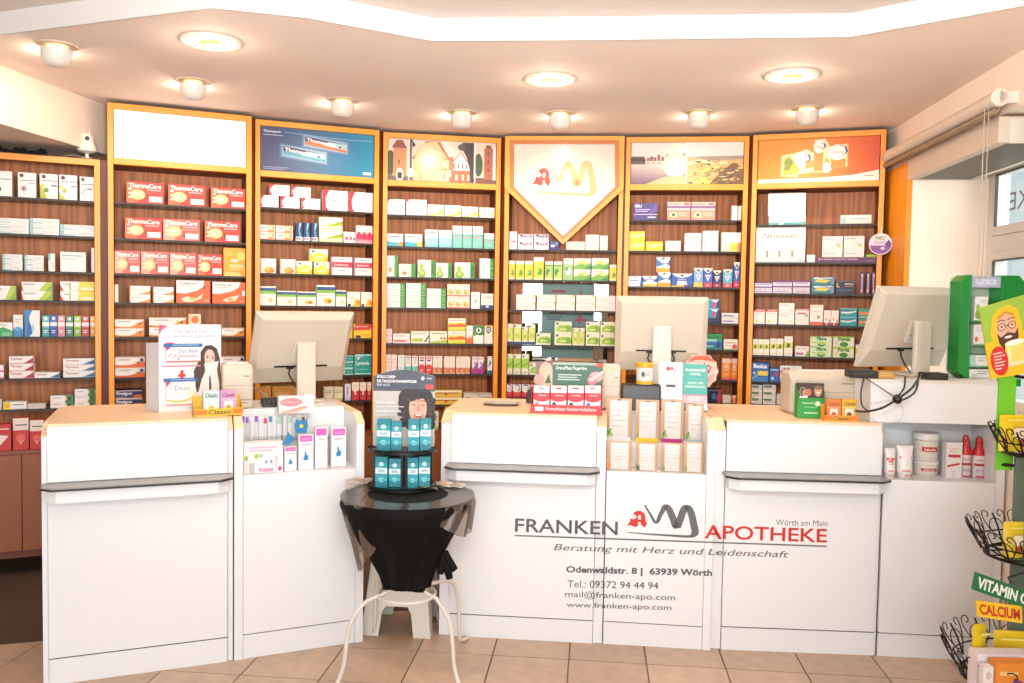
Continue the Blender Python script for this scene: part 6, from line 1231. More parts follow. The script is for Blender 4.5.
# ---- sachets in the middle niche
b = MB(); zr = FD.px(650, 443, .14)[1]
b.box(.018, .135, ZN-.0022, FD.L-.06, .245, zr, WHITE()); tag(b.build('display_riser', None, loc=FD.w(0, 0, 0), rz=FD.a), 'white step riser at the back of the middle niche', 'riser')
SAC = [(606,632,398.5,1,'#8cc048','#f8ece4','green leaves and rounded top'), (636,659.5,400,1,'#c8a838','#f2cc1c','yellow foot band'), (661.5,684,400,1,'#98a048','#c02c80','magenta foot band'), (686,704,404,1,'#5ca048','#a8d0dc','pale blue foot band'),
       (607,632,441.5,0,'#ee8c3c','#f4ece8','orange fruit'), (636,658,443,0,'#3c6c34','#f4ece8','dark green sprig'), (661.5,682.5,443,0,'#7c9c3c','#f4ece8','olive green tuft'), (684,704,442,0,'#8ca048','#f4ece8','grassy tuft')]
for i, (x0, x1, yt, row, pl, band, nm) in enumerate(SAC):
    v = .16 if row else .06; zb = zr if row else ZN-.0025
    u0 = FD.px(x0, yt, v)[0]; u1 = FD.px(x1, yt, v)[0]; zt = FD.px((x0+x1)/2, yt, v)[1]; w = u1-u0; h = zt-zb
    t = thing('mask_sachet', FD.w(u0, v, zb+.0005), FD.a, 'beige face mask sachet with %s, %s row' % (nm, 'upper' if row else 'lower'), 'sachet', 'face mask sachets in the middle niche')
    b = MB(); n_ = 6; V = []; Fc = []
    for a in range(n_+1):
        for c in range(n_+1):
            uu, vv = a/n_, c/n_; bul = .010*math.sin(PI*uu)*math.sin(PI*vv); V.append((w*uu, -bul, h*vv))
    for a in range(n_+1):
        for c in range(n_+1):
            uu, vv = a/n_, c/n_; bul = .008*math.sin(PI*uu)*math.sin(PI*vv); V.append((w*uu, .003+bul, h*vv))
    q = (n_+1)**2
    for a in range(n_):
        for c in range(n_):
            k = a*(n_+1)+c; Fc += [(k, k+n_+1, k+n_+2, k+1), (q+k, q+k+1, q+k+n_+2, q+k+n_+1)]
    for a in range(n_):
        for k0, k1 in ((a*(n_+1), (a+1)*(n_+1)), (a*(n_+1)+n_, (a+1)*(n_+1)+n_), (a, a+1), (n_*(n_+1)+a, n_*(n_+1)+a+1)): Fc.append((k0, k1, q+k1, q+k0))
    b.add(V, Fc, mat('#cfa47c', .4)); b.build('pouch', t, smooth=True)
    b = MB(); I = Ink(b, lambda u, v, hh: (w*u, -.0105*math.sin(PI*max(0, min(1, u)))*math.sin(PI*max(0, min(1, v)))-hh-.0006, h*v))
    def patch(u0_, v0_, u1_, v1_, c):
        hh = I._l(); g = 6
        I.mb.add([I.P(u0_+(u1_-u0_)*a/g, v0_+(v1_-v0_)*cc/g, hh) for a in range(g+1) for cc in range(g+1)], [(a*(g+1)+cc, (a+1)*(g+1)+cc, (a+1)*(g+1)+cc+1, a*(g+1)+cc+1) for a in range(g) for cc in range(g)], mat(c, .45))
    patch(.16, .08 if row else .02, .87, .95, '#e8e0da')
    if row: patch(.03, .0, .97, .10, band)
    for j in range(4): patch(.24, .72-.12*j, .24+(.5, .4, .56, .34)[j], .735-.12*j, '#b8b0b0')
    b.build('label_print', t)
    b = MB(); I2 = Ink(b, lambda u, v, hh: (w*u, -.0125*math.sin(PI*max(.08, min(.92, u)))*math.sin(PI*max(.1, min(.9, v)))-hh-.0008, h*v))
    if row and i != 1: [I2.disc(.08+.05*j, .16+.05*(j % 3), .06, .05, c_, n=8) for j, c_ in enumerate((pl, '#4c8c34', pl, '#a8c860'))]
    elif row: I2.disc(.06,.3,.05,.10,pl); I2.disc(.1,.16,.06,.06,'#8ca040')
    elif nm.startswith('orange'): I2.disc(.08,.14,.09,.12,'#ee8434'); I2.disc(.04,.3,.05,.08,'#f0a860')
    else: [I2.poly([(.06,.02),(.0+.06*j,.30-.03*j),(.10+.03*j,.04)], pl) for j in range(4)]
    b.build('plant_print', t)
    if row:
        b = MB(); b.box(w*.42, -.0016, h*.955, w*.60, -.0004, h*.975, mat('#2c2420', .6)); b.build('euro_hole', t)

# ---- green leaflet box on the right counter
sp = st(797, 824, 418, 383.5, CT, FE.a); f, w, h, z = sp
t = thing('leaflet_box', f.w(0, 0, z), f.a, 'green cardboard leaflet box with photo of smiling people', 'box')
m1 = mat('#2ca43c', .45)
b = MB(); b.box(0, 0, 0, w, .002, h*.58, m1); b.box(0, .05, 0, w, .052, h*.97, m1); b.box(0, 0, 0, w, .05, .002, m1)
for x in (0, w-.002): b.prism([(0, 0), (.05, 0), (.05, h*.97), (.0, h*.75)], x, x+.002, m1, axis='x')
ink = face_ink(b, 0, 0, w, h, 0); ink.text('gesund', .16,.40,.62,.47,'#d8f0d0',.02); ink.disc(.75,.42,.10,.07,'#e8f4e0'); ink.lines(.24,.28,.72,.33,1,'#8cd490'); ink.rect(.26,.14,.76,.17,'#d8f0d0'); b.build('tray', t)
b = MB(); b.box(.003, .006, .003, w-.003, .03, h, mat('#3c2c26', .5)); ink = face_ink(b, .003, .003, w-.003, h, .006)
ink.poly([(0,.35),(0,1),(1,1),(1,.35)], '#4a342c'); ink.disc(.28,.72,.13,.12,'#c88c6c'); ink.disc(.42,.74,.10,.11,'#c07c5c'); ink.disc(.78,.78,.15,.16,'#d8a080'); ink.disc(.78,.88,.16,.06,'#8c6c50'); ink.poly([(.04,.4),(.06,.62),(.38,.64),(.36,.44)], '#f0ece6'); ink.poly([(.3,.38),(.34,.5),(.64,.48),(.62,.36)], '#e8e0d8'); ink.disc(.78,.73,.06,.03,'#f4e8e0'); ink.poly([(.6,.4),(.64,.62),(.92,.62),(1,.4)], '#4a3a4c'); ink.ribbon([(.1,.62),(.06,.75),(.12,.88),(.25,.86)],.02,'#d8d0c8'); b.build('leaflet_stack', t)

# ---- tubes, tubs and bottles in the right niche
def tube_item(x0, x1, yt, v, lab):
    u0 = FFr.px(x0, yt, v)[0]; u1 = FFr.px(x1, yt, v)[0]; zt = FFr.px(x0, yt, v)[1]; w = u1-u0; h = zt-ZN+.003
    t = thing('cream_tube', FFr.w((u0+u1)/2, v, ZN-.0025), FFr.a, lab, 'tube', 'red and white cream tubes in the right niche')
    b = MB(); V = []; n_ = 24; R = w*.46
    for zz, ry in ((.16, 1), (.5, .8), (.8, .45), (.97, .12), (1.0, .10)):
        for i in range(n_): a = 2*PI*i/n_; V.append((R*(1.0+.09*(zz > .9))*math.cos(a), R*ry*math.sin(a), h*zz))
    b.add(V, [(j*n_+i, j*n_+(i+1) % n_, (j+1)*n_+(i+1) % n_, (j+1)*n_+i) for j in range(4) for i in range(n_)]+[tuple(4*n_+i for i in range(n_))], mat('#f6efea', .35)); b.build('tube_body', t, smooth=True)
    b = MB(); b.lathe([(R*.8, 0), (R*.82, h*.02), (R*.82, h*.165)], mat('#f0e8e2', .4), 24); b.build('cap', t, smooth=True)
    b = MB(); I = Ink(b, lambda u, v_, hh: ((u-.5)*2*R, -R*(1.02-.95*max(0, v_-.1))*math.sqrt(max(.05, 1-((u-.5)*1.9)**2))-.002-hh, h*v_), step=.0003)
    for (a, c, e, g, cc) in ((.12,.60,.5,.68,'#d83c3c'), (.5,.60,.88,.68,'#e05a54'), (.3,.46,.7,.60,'#d82c2c'), (.22,.22,.78,.27,'#e88c80'), (.34,.06,.66,.14,'#ee9c94')):
        hh = I._l(); n2 = 5; I.mb.add([I.P(a+(e-a)*k/n2, q_, hh) for k in range(n2+1) for q_ in (c, g)], [(2*k, 2*k+2, 2*k+3, 2*k+1) for k in range(n2)], mat(cc, .4))
    b.build('print', t)
tube_item(884.5, 895.8, 448, .07, 'leftmost red and white cream tube, partly behind the ledge')
tube_item(896.5, 913.5, 445.5, .08, 'full red and white cream tube beside the white tubs')
r = (FFr.px(941.5, 445, .12)[0]-FFr.px(915.8, 445, .12)[0])/2*1.02; uc = FFr.px(931.0, 445, .12)[0]
zc = ZN-.0025
for i, (ytop, nm) in enumerate(((461.5, 'lower'), (434, 'upper'))):
    zt = FFr.px(928, ytop, .12)[1]; h = zt-zc-.0006
    t = thing('cream_tub', FFr.w(uc, .12+r, zc), FFr.a, nm+' white cream tub with red label, stacked in right niche', 'tub', 'stacked cream tubs in the right niche')
    b = MB(); b.lathe([(r*.90, 0), (r*.93, .003), (r*.96, h*.76)], mat('#efe4d6', .35), 36); b.build('pot', t, smooth=True)
    b = MB(); b.lathe([(r, h*.76), (r*1.01, h*.80), (r*1.01, h*.96), (r*.96, h)], mat('#f4efe8', .35), 36); b.build('lid', t, smooth=True)
    b = MB(); b.lathe([(r*.972, h*.735), (r*.972, h*.765)], mat('#8c9c88', .4), 36, cap=False); b.lathe([(r*.915, h*.02), (r*.935, h*.10)], mat('#a8b4a0', .4), 36, cap=False); b.build('green_line', t, smooth=True)
    b = MB(); I = Ink(b, lambda u, v_, hh: ((r*.966+hh)*math.sin((u-.5)*2.2), -(r*.966+hh)*math.cos((u-.5)*2.2), h*v_), step=.0003)
    hh = I._l(); b.add([I.P(.2+.6*k/8, q_, hh) for k in range(9) for q_ in (.34, .52)], [(2*k, 2*k+2, 2*k+3, 2*k+1) for k in range(8)], mat('#cc3028', .4)); vs, fs = text_mesh('Linola', .03); hh = I._l()
    b.add([I.P(.3+.4*a, .38+.1*c, hh) for a, c in vs], fs, mat('#f8e0d8', .4)); b.build('print', t)
    zc = zt
niche_item('cream_carton', FFr, 946.5, 962.8, 442.5, .10, .04, '#f6eeea', lambda k: k.rect(.15,.58,.9,.66,'#cc2c34').poly([(.1,.30),(.1,.36),(.85,.44),(.85,.38)],'#cc3840').lines(.25,.70,.8,.84,3,'#f0c0b8').disc(.5,.2,.05,.02,'#b8a8b0').disc(.5,.13,.05,.02,'#b8a8b0').disc(.5,.06,.05,.02,'#b8a8b0').rect(0,0,.03,1,'#d8ccc8'), 'upright white carton with red bars beside the spray bottles', 'carton', None)
for x0, x1, yt, nm in ((963.3, 974, 434.5, 'left'), (976.3, 988, 436, 'right')):
    v = .11; u0 = FFr.px(x0, yt, v)[0]; u1 = FFr.px(x1, yt, v)[0]; zt = FFr.px(x0, yt, v)[1]; r = (u1-u0)/2*1.06; h = zt-ZN+.0025
    t = thing('spray_bottle', FFr.w((u0+u1)/2, v+r, ZN-.0025), FFr.a, nm+' one of two white bottles with red spray tops', 'bottle', 'red topped spray bottles')
    b = MB(); b.lathe([(r*.92, 0), (r, .005), (r, h*.50), (r*.95, h*.53)], mat('#f4e6e2', .35), 28); b.build('bottle', t, smooth=True)
    b = MB(); b.lathe([(r*1.0, h*.53), (r*1.0, h*.56), (r*.9, h*.66), (r*.62, h*.72), (r*.55, h*.80), (r*.6, h*.82), (r*.5, h*.94), (r*.2, h*.97)], mat('#e02428', .3), 28); b.build('spray_top', t, smooth=True)
    b = MB(); b.box(-.004, -r*.95, h*.83, .004, -r*.3, h*.89, mat('#e02428', .3)); b.build('nozzle', t, bevel=.001)
    b = MB(); b.lathe([(r*.64, h*.62), (r*.72, h*.80), (r*.5, h*.99), (r*.1, h)], gl, 24, cap=False); b.build('clear_cap', t, smooth=True)
    b = MB(); I = Ink(b, lambda u, v_, hh: ((r+hh)*math.sin((u-.5)*2.4), -(r+hh)*math.cos((u-.5)*2.4), h*v_), step=.0003)
    for a, c, e, g, cc in ((.05,.29,.95,.35,'#c43440'), (.2,.40,.8,.46,'#e8b8bc'), (.2,.14,.8,.22,'#d8b8d0'), (.2,.02,.8,.06,'#d8384c')):
        hh = I._l(); b.add([I.P(a+(e-a)*k/6, q_, hh) for k in range(7) for q_ in (c, g)], [(2*k, 2*k+2, 2*k+3, 2*k+1) for k in range(6)], mat(cc, .4))
    b.build('print', t)

# ---- cable ball and cables at the right monitor
Pb = atd(897.5, 399, 3.60)
t = thing('cable_tie_ball', Pb, 0, 'black knot bundling the cables on the white raised box', 'cable'); b = MB(); b.lathe([(.001, -.021), (.012, -.018), (.020, -.008), (.021, .0), (.019, .01), (.011, .018), (.001, .021)], BLK(), 14, cap=False); b.build('knot', t, smooth=True)
for i, (pts, r, lab, c) in enumerate([
    ([atd(921, 374, 3.74), atd(912, 388, 3.66), Pb], .005, 'thick black cable from the knot up to the monitor foot', None),
    ([atd(919, 373, 3.76), atd(915, 392, 3.66), Pb+Vector((.01,0,-.01))], .004, 'second black cable drooping beside the thick one', None),
    ([atd(905, 377, 3.74), atd(904, 388, 3.66), Pb+Vector((0,0,.01))], .004, 'short black cable rising from the knot', None),
    ([Pb, atd(882, 408, 3.62), atd(866, 411.5, 3.66), atd(856, 411, 3.72)], .005, 'thick black cable running left to the printer', None),
    ([Pb, atd(878, 386, 3.66), atd(864, 377, 3.72)], .0022, 'thin black cord stretched from the knot to the adapter', None),
    ([atd(864, 378, 3.72), atd(861, 392, 3.66), atd(862, 405, 3.64), atd(868, 411, 3.68)], .003, 'black cord looping down at the printer side', None),
    ([Pb+Vector((0,0,-.01)), atd(903, 408, 3.6), atd(899, 420, 3.6), atd(882, 423, 3.62), atd(868, 417, 3.66)], .002, 'cream cord looping under the knot', '#d8cdbc'),
    ([Pb, atd(880, 402, 3.62), atd(866, 404, 3.68)], .002, 'cream cord running from the knot to the printer', '#d8cdbc')]):
    cable(pts, r, lab, mat(c, .5) if c else None, 'cables at the right monitor')
P = at_z(858, 377, 1.10); f, w, h, z = st(858, 873, 412, 373, CT, FE.a)
b = MB(); b.box(0, 0, 0, .03, .04, h*.9, mat('#e8dccb', .4)); tag(b.build('power_adapter', None, loc=f.w(.045, .14, z), rz=f.a, bevel=.004), 'upright beige adapter block between printer and raised box', 'adapter')
f, w, h, z = st(858, 952, 380, 366, 1.2355, FFr.a)
for i, (x0, x1, hh, c, nm, lab) in enumerate([(.0, .115, .035, '#1a1613', 'document_tray', 'black tray left of the right monitor foot'), (.12, .19, .030, '#c89850', 'notepad', 'tan notepad left of the right monitor foot'), (.33, .42, .028, '#1c1815', 'document_tray', 'black tray right of the right monitor foot')]):
    b = MB(); b.box(x0, .10, 0, x1, .20, hh, mat(c, .5)); face_ink(b, x0, 0, x1, hh, .10).lines(.1,.3,.9,.8,2,'#4c4440' if i != 1 else '#e0b878')
    tag(b.build(nm, None, loc=f.w(0, 0, z+.0005), rz=f.a, bevel=.002), lab, 'tray' if i != 1 else 'notepad')

# ---- green sachet display on the raised box
sp = st(957.5, 1022, 378.2, 275, 1.2355, math.radians(2)); f, w, h, z = sp; f.o = f.o+f.dv*0.0
t = thing('acrylic_display', f.w(0, 0.0, z), f.a, 'green rimmed acrylic shelf display on the white raised box', 'display')
G1 = mat('#149038', .2); d = .10
def rr_pts(x0, z0, x1, z1, r, n=5):
    P_ = []
    for cx, cz, a0 in ((x1-r, z0+r, -PI/2), (x1-r, z1-r, 0), (x0+r, z1-r, PI/2), (x0+r, z0+r, PI)):
        for i in range(n+1): a = a0+PI/2*i/n; P_.append((cx+r*math.cos(a), cz+r*math.sin(a)))
    return P_
b = MB(); b.prism(rr_pts(0, 0, w, h, .035), d-.004, d, mat('#c4d8c0', .4), axis='y'); b.build('back_board', t)
b = MB(); b.prism([(0, .03), (.035, 0), (w*.19, 0), (w*.16, h*.5), (w*.17, h), (.03, h), (0, h-.03)], 0, d-.005, G1, axis='y'); b.build('side_wing', t, bevel=.006, seg=3)
b = MB(); b.prism([(w*.62, 0), (w-.03, 0), (w, .03), (w, h-.03), (w-.03, h), (w*.62, h)], 0, d-.005, G1, axis='y'); b.build('side_wing', t, bevel=.006, seg=3)
b = MB(); b.box(w*.175, .004, h*.88, w*.615, .008, h*.985, mat('#b8bcd4', .4)); ink = face_ink(b, w*.175, h*.88, w*.615, h*.985, .004); ink.text('GEDECK', .12,.25,.88,.75,'#eef0f8',.03); b.build('header_strip', t)
b = MB(); b.box(.004, 0, -.034, w*.17, .03, -.0005, G1); b.box(w*.62, 0, -.034, w-.004, .03, -.0005, G1); b.box(w*.17, .004, -.034, w*.62, .03, -.0005, mat('#d8e4d4', .3)); b.build('lower_lip', t)
for i, q in enumerate((.56, .33, .12)):
    b = MB(); b.box(w*.175, .0, h*q-.004, w*.615, d-.006, h*q, mat('#6cc480', .15)); b.build('shelf_plate', t)
for i, (a, e, q, hh, fn, nm) in enumerate([(.26, .46, .56, .23, lambda k: k.disc(.3,.25,.25,.2,'#7cb038').disc(.25,.55,.14,.14,'#98c450').lines(.4,.7,.9,.85,2,'#d8c8c8'), 'white sachet box with green figure, upper shelf of green display'),
      (.26, .45, .33, .19, lambda k: k.disc(.25,.25,.16,.14,'#ee7440').lines(.2,.6,.9,.85,2,'#d8c8c8'), 'white sachet box with orange heart, middle shelf of green display'),
      (.22, .52, .12, .10, lambda k: k.rect(.0,.0,.3,1,'#b8d8d0').lines(.4,.3,.9,.8,2,'#c8bcb8'), 'low white box on lower shelf of green display'),
      (.19, .56, .0, .085, lambda k: k.rect(.2,.1,.4,.5,'#c8d8cc').lines(.4,.3,.9,.8,2,'#b8a8a8'), 'flat white box at the foot of the green display')]):
    bb = MB(); bb.box(0, 0, 0, w*(e-a), .05, h*hh, mat('#f6efea', .5)); fn(face_ink(bb, 0, 0, w*(e-a), h*hh, 0)); tag(bb.build('sachet_box', None, loc=f.w(w*a, .02, z+h*q+.0008), rz=f.a), nm, 'carton', 'cartons in the green display')
for i, (a, q) in enumerate(((.50, .56), (.52, .33), (.53, .12))):
    bb = MB(); bb.box(0, 0, 0, w*.09, .03, h*.15, mat('#3c9c44', .4)); face_ink(bb, 0, 0, w*.09, h*.15, 0).disc(.5,.4,.35,.25,'#a8d470'); tag(bb.build('sachet', None, loc=f.w(w*a, .02, z+h*q+.0008), rz=f.a), 'green sachet on the %s shelf of the green display' % ('upper', 'middle', 'lower')[i], 'sachet', 'green sachets in the green display')

# ---- wire rack by the right edge, nearer the viewer
ZR = 3.02
def rk(x, y): return atd(x, y, ZR)
C0 = rk(1046, 560); RX, RY = C0.x, ZR
t = thing('wire_rack', (RX, RY, 0), 0, 'black wrought iron tiered basket rack at the right edge', 'rack')
IR = mat('#1c1512', .4, .6)
b = MB(); b.tube([(0, 0, .02), (0, 0, 1.32)], .014, IR, 12); b.build('pole', t, smooth=True)
b = MB(); b.box(-.105, .03, .02, .10, .045, 1.02, mat('#5c6c5a', .5)); b.build('back_plank', t, bevel=.003)
b = MB()
for a in range(3):
    q = 2*PI*a/3+.3; b.tube([(0, 0, .12), (.16*math.cos(q), .16*math.sin(q), .08), (.26*math.cos(q), .26*math.sin(q), .012)], .009, IR, 8)
o = b.build('feet', t, smooth=True)
def basket(xl, yr, xb, yb, drop):
    P = rk(xl, yr); r = RX-P.x-.035; zt = P.z; Q = rk(xb, yb); rb = max(.06, RX-Q.x-.03); zb = Q.z
    b = MB(); n = 40
    rg = lambda rad, zz: [(rad*math.cos(2*PI*i/n), rad*math.sin(2*PI*i/n)*.8, zz) for i in range(n)]
    b.tube(rg(rb, zb), .006, IR, 8, closed=True); b.tube(rg((r+rb)/2, (zt+zb)/2-.01), .003, IR, 6, closed=True)
    for i in range(5):
        y = rb*.8*(-.8+.4*i); x = math.sqrt(max(0, 1-(y/(rb*.8))**2))*rb; b.tube([(-x, y, zb), (x, y, zb)], .003, IR, 6)
    for i in range(5):
        x = rb*(-.8+.4*i); y = math.sqrt(max(0, 1-(x/rb)**2))*rb*.8; b.tube([(x, -y, zb), (x, y, zb)], .003, IR, 6)
    bk = b.build('basket', t, smooth=True)
    nS = 14; proto = None
    for i in range(nS):
        a = 2*PI*i/nS
        if proto is None:
            s = MB(); H = zt-zb; Wd = 2*PI*((r+rb)/2)/nS
            # two opposed scrolls forming a heart
            for sg in (-1, 1):
                pts = []
                for k in range(22):
                    q = k/21
                    if q < .5: u = sg*Wd*.5*math.sin(q*PI)*.95; zz = H*q*1.6
                    else:
                        th = (q-.5)*2*PI*1.5; R0 = min(Wd*.22, H*.16); rad = R0*(1-(q-.5)*1.3); u = sg*(Wd*.5*.95-R0+rad*math.cos(th)); zz = H*.80+rad*math.sin(th)
                    out_ = rb-.0+(r-rb)*(zz/H)
                    pts.append((out_, u, zb+zz))
                s.tube(pts, .0021, IR, 6)
            s.tube([(rb+(r-rb)*(.42+.26*math.sin(2*PI*k/14)), Wd*.30*math.cos(2*PI*k/14), zb+H*(.42+.26*math.sin(2*PI*k/14))) for k in range(14)], .0021, IR, 6, closed=True)
            s.tube([(rb, 0, zb), ((r+rb)/2-.006, 0, (zt+zb)/2), (rb+(r-rb)*.84, 0, zb+H*.84)], .0034, IR, 6)
            proto = s.build('scroll', bk, smooth=True); o = proto
        else: o = proto.copy(); COL.objects.link(o); o.parent = bk
        o.rotation_euler = (0, 0, a); o.scale = (1, 1, 1)
    return r, rb, zt, zb
B1 = basket(985.5, 424, 999, 453, 0); B2 = basket(964, 524, 981, 555, 0); B3 = basket(940.5, 643, 958, 678, 0)
# signs wired to the rack
def sign(tl, tr, br, bl, word, base, ink_c, lab, z0=-.20):
    Y = RY-.24
    P_ = [atd(*q, Y) for q in (bl, br, tr, tl)]; O_ = Vector((RX, RY, 0)); P_ = [p-O_ for p in P_]
    b = MB(); V = [tuple(p) for p in P_]+[(p.x, p.y+.006, p.z) for p in P_]
    b.add(V, [(0, 1, 2, 3), (4, 7, 6, 5), (0, 4, 5, 1), (1, 5, 6, 2), (2, 6, 7, 3), (3, 7, 4, 0)], mat(base, .4))
    I = Ink(b, lambda u, v, hh: P_[0]*(1-u)*(1-v)+P_[1]*u*(1-v)+P_[2]*u*v+P_[3]*(1-u)*v+Vector((0, -hh, 0)), lift=.001)
    I.text(word, .06, .18, .95, .84, ink_c, .035); o = b.build('sign_board', t); o['label'] = lab
    c = sum(P_, Vector())/4; b = MB(); b.tube([(c.x+.04, c.y+.006, c.z), (c.x+.08, c.y+.12, c.z+.01), (0, -.014, c.z+.02)], .003, IR, 6); b.build('sign_bracket', t, smooth=True)
sign((975.5, 572), (1037, 594.5), (1034, 611), (972, 589.5), 'VITAMIN C !', '#146c38', '#eef4e4', 'green sign board lettered in white')
sign((976, 600.5), (1022, 606.5), (1022.5, 623.5), (977.5, 616.5), 'CALCIUM', '#f6c818', '#cc2c1c', 'yellow sign board lettered in red')
# bags lying in the baskets
def pouch(x0, x1, yt, zb, yaw, lab, fn, base='#f2cf18', dy=-.06, d=.05, cat='pouch', grp='yellow sweet bags in the wire baskets'):
    Y = RY+dy; a = atd(x0, 500, Y); c = atd(x1, 500, Y); zt = atd((x0+x1)/2, yt, Y).z; w = c.x-a.x; h = zt-zb
    b = MB(); n_ = 5; V = []; Fc = []
    for s in (-1, 1):
        for i in range(n_+1):
            for j in range(n_+1):
                uu, vv = i/n_, j/n_; V.append((w*uu, s*d*.5*math.sin(PI*min(1, max(0, uu*.92+.04)))*(1-.75*vv)*(.5+.5*math.sin(PI*min(.5, vv+.25)))+d*.5, h*vv))
    q = (n_+1)**2
    for i in range(n_):
        for j in range(n_): k = i*(n_+1)+j; Fc += [(k, k+n_+1, k+n_+2, k+1), (q+k, q+k+1, q+k+n_+2, q+k+n_+1)]
    for i in range(n_):
        for k0, k1 in ((i*(n_+1), (i+1)*(n_+1)), (i*(n_+1)+n_, (i+1)*(n_+1)+n_), (i, i+1), (n_*(n_+1)+i, n_*(n_+1)+i+1)): Fc.append((k0, k1, q+k1, q+k0))
    b.add(V, Fc, mat(base, .3)); I = face_ink(b, 0, 0, w, h, -.004); fn(I)
    o = b.build('sweet_bag' if cat == 'pouch' else 'carton', None, loc=(a.x, Y, zb+.004), rz=yaw, smooth=True); return tag(o, lab, cat, grp)
bagp = lambda k: k.disc(.5,.52,.26,.18,'#f6e8c8').disc(.6,.26,.14,.12,'#b0481c').rect(.1,.86,.9,.90,'#f8e880').lines(.3,.62,.7,.7,1,'#c8a050')
pouch(1001, 1036, 417, B1[3], .1, 'yellow sweet bag with strawberry in the top wire basket', bagp, dy=.0)
pouch(1009, 1030, 525, B2[3], .05, 'yellow sweet bag in the middle wire basket', bagp, dy=-.05)
pouch(984, 1001, 629, B3[3], .3, 'left yellow sweet bag in the lowest wire basket', bagp, dy=-.08)
pouch(1003, 1034, 634, B3[3], -.1, 'right yellow sweet bag in the lowest wire basket', bagp, dy=-.02)
def rbox_(x0, x1, yt, zb, dy, d, yaw, base, fn, lab, grp, name='carton', cat='carton'):
    Y = RY+dy; a = atd(x0, 500, Y); c = atd(x1, 500, Y); zt = atd((x0+x1)/2, yt, Y).z
    b = MB(); b.box(0, 0, 0, c.x-a.x, d, zt-zb, mat(base, .5)); fn(face_ink(b, 0, 0, c.x-a.x, zt-zb, 0)); return tag(b.build(name, None, loc=(a.x, Y, zb), rz=yaw), lab, cat, grp)
zs3 = B3[3]+.009
rbox_(984.5, 1040, 655, zs3, -.15, .06, 0, '#f4e6ea', lambda k: k.poly([(i/16, .74+.06*(i % 2)) for i in range(17)]+[(1,.70),(0,.70)], '#e870b0').lines(.1,.3,.8,.6,2,'#e0a0c0'), 'white carton with pink wavy line in the lowest basket', None)
rbox_(1004, 1040, 664, zs3, -.215, .05, 0, '#ee8c2c', lambda k: k.disc(.6,.3,.25,.3,'#6c3c8c').rect(.1,.7,.6,.8,'#f8c880').disc(.2,.3,.12,.14,'#f0d0b0'), 'orange purple carton at the front of the lowest basket', None)
rbox_(991, 1001, 667, zs3, -.20, .03, 0, '#f4ece4', lambda k: k.disc(.5,.75,.3,.12,'#d8c4b8').lines(.2,.2,.8,.5,2,'#c8a8b8'), 'small white bottle shaped pack in the lowest basket', None)
# board with the laughing man
Y = RY+.05
sgn = [(979.5, 308), (1058, 285), (1066, 366), (991, 379.5)]
Pm = [atd(*q, Y) for q in (sgn[3], sgn[2], sgn[1], sgn[0])]; c0 = Vector((RX, RY, 0)); 
b = MB(); L_ = [p-c0 for p in Pm]
b.add([tuple(p) for p in L_]+[(p.x, p.y+.006, p.z) for p in L_], [(0, 1, 2, 3), (4, 7, 6, 5), (0, 4, 5, 1), (1, 5, 6, 2), (2, 6, 7, 3), (3, 7, 4, 0)], mat('#f0c414', .4))
I = Ink(b, lambda u, v, hh: L_[0]*(1-u)*(1-v)+L_[1]*u*(1-v)+L_[2]*u*v+L_[3]*(1-u)*v+Vector((0, -hh, 0)), lift=.001)
I.poly([(0,.50),(0,1),(1,1),(1,.6),(.62,.5),(.36,.62),(.18,.52)], '#98bc3c')
_P0 = I.P; I.P = lambda u, v, hh: _P0(.30+(u-.39)*.84 if v < 2 else u, .60+(v-.62)*.84, hh)
I.poly([(.13,.62),(.20,.90),(.30,1.0),(.46,1.02),(.58,.92),(.62,.66),(.60,.42),(.18,.40)], '#f0bc18')       # hood
I.P = _P0; I.poly([(.0,.36),(.12,.46),(.58,.48),(.88,.38),(1,.2),(1,0),(0,0),(0,.30)], '#f2c41a'); I.P = lambda u, v, hh: _P0(.30+(u-.39)*.84, .60+(v-.62)*.84, hh)
I.disc(.385,.66,.155,.24,'#e4b090'); I.poly([(.23,.62),(.24,.46),(.30,.34),(.40,.30),(.50,.36),(.55,.50),(.55,.64),(.50,.56),(.39,.60),(.28,.54)], '#4c2c22')   # face, beard
I.disc(.39,.52,.075,.035,'#7c3c30'); I.disc(.39,.525,.06,.018,'#f6f0e8'); I.poly([(.37,.60),(.41,.60),(.395,.72)], '#d89c7c')
for x in (.31, .47): I.disc(x,.70,.062,.062,'#3c2a22'); I.disc(x,.70,.050,.050,'#e8b890'); I.disc(x,.705,.016,.014,'#2c1c18'); I.ribbon([(x-.06,.79),(x,.815),(x+.06,.79)],.014,'#3c2620')
I.rect(.372,.70,.408,.715,'#3c2a22'); I.poly([(.24,.82),(.39,.90),(.53,.82),(.50,.88),(.39,.94),(.28,.88)], '#c8901c')
I.poly([(.30,.08),(.32,.42),(.62,.44),(.60,.08)], '#f4d870'); I.disc(.47,.42,.15,.045,'#fbf4dc'); I.poly([(.33,.12),(.34,.36),(.40,.36),(.39,.12)], '#f8e8a0'); I.disc(.45,.09,.15,.03,'#e8e0c0'); I.ribbon([(.60,.36),(.70,.34),(.70,.18),(.60,.14)],.03,'#f0d060')
I.poly([(.64,.30),(.72,.44),(.86,.44),(1,.36),(1,.12),(.80,.14)], '#e0a488')
for y in (.20, .27, .34): I.ribbon([(.66,y),(.80,y+.03),(.92,y+.02)],.008,'#c88868')
I.P = _P0; I.disc(.14,.23,.115,.20,'#d8281c')
for i in range(6): I.rect(.07,.33-.042*i,.07+(.12,.15,.10,.14,.12,.08)[i],.345-.042*i,'#f8dcd4')
o = b.build('poster_board', t); o['label'] = 'yellow and green board, laughing bearded man with a glass mug'
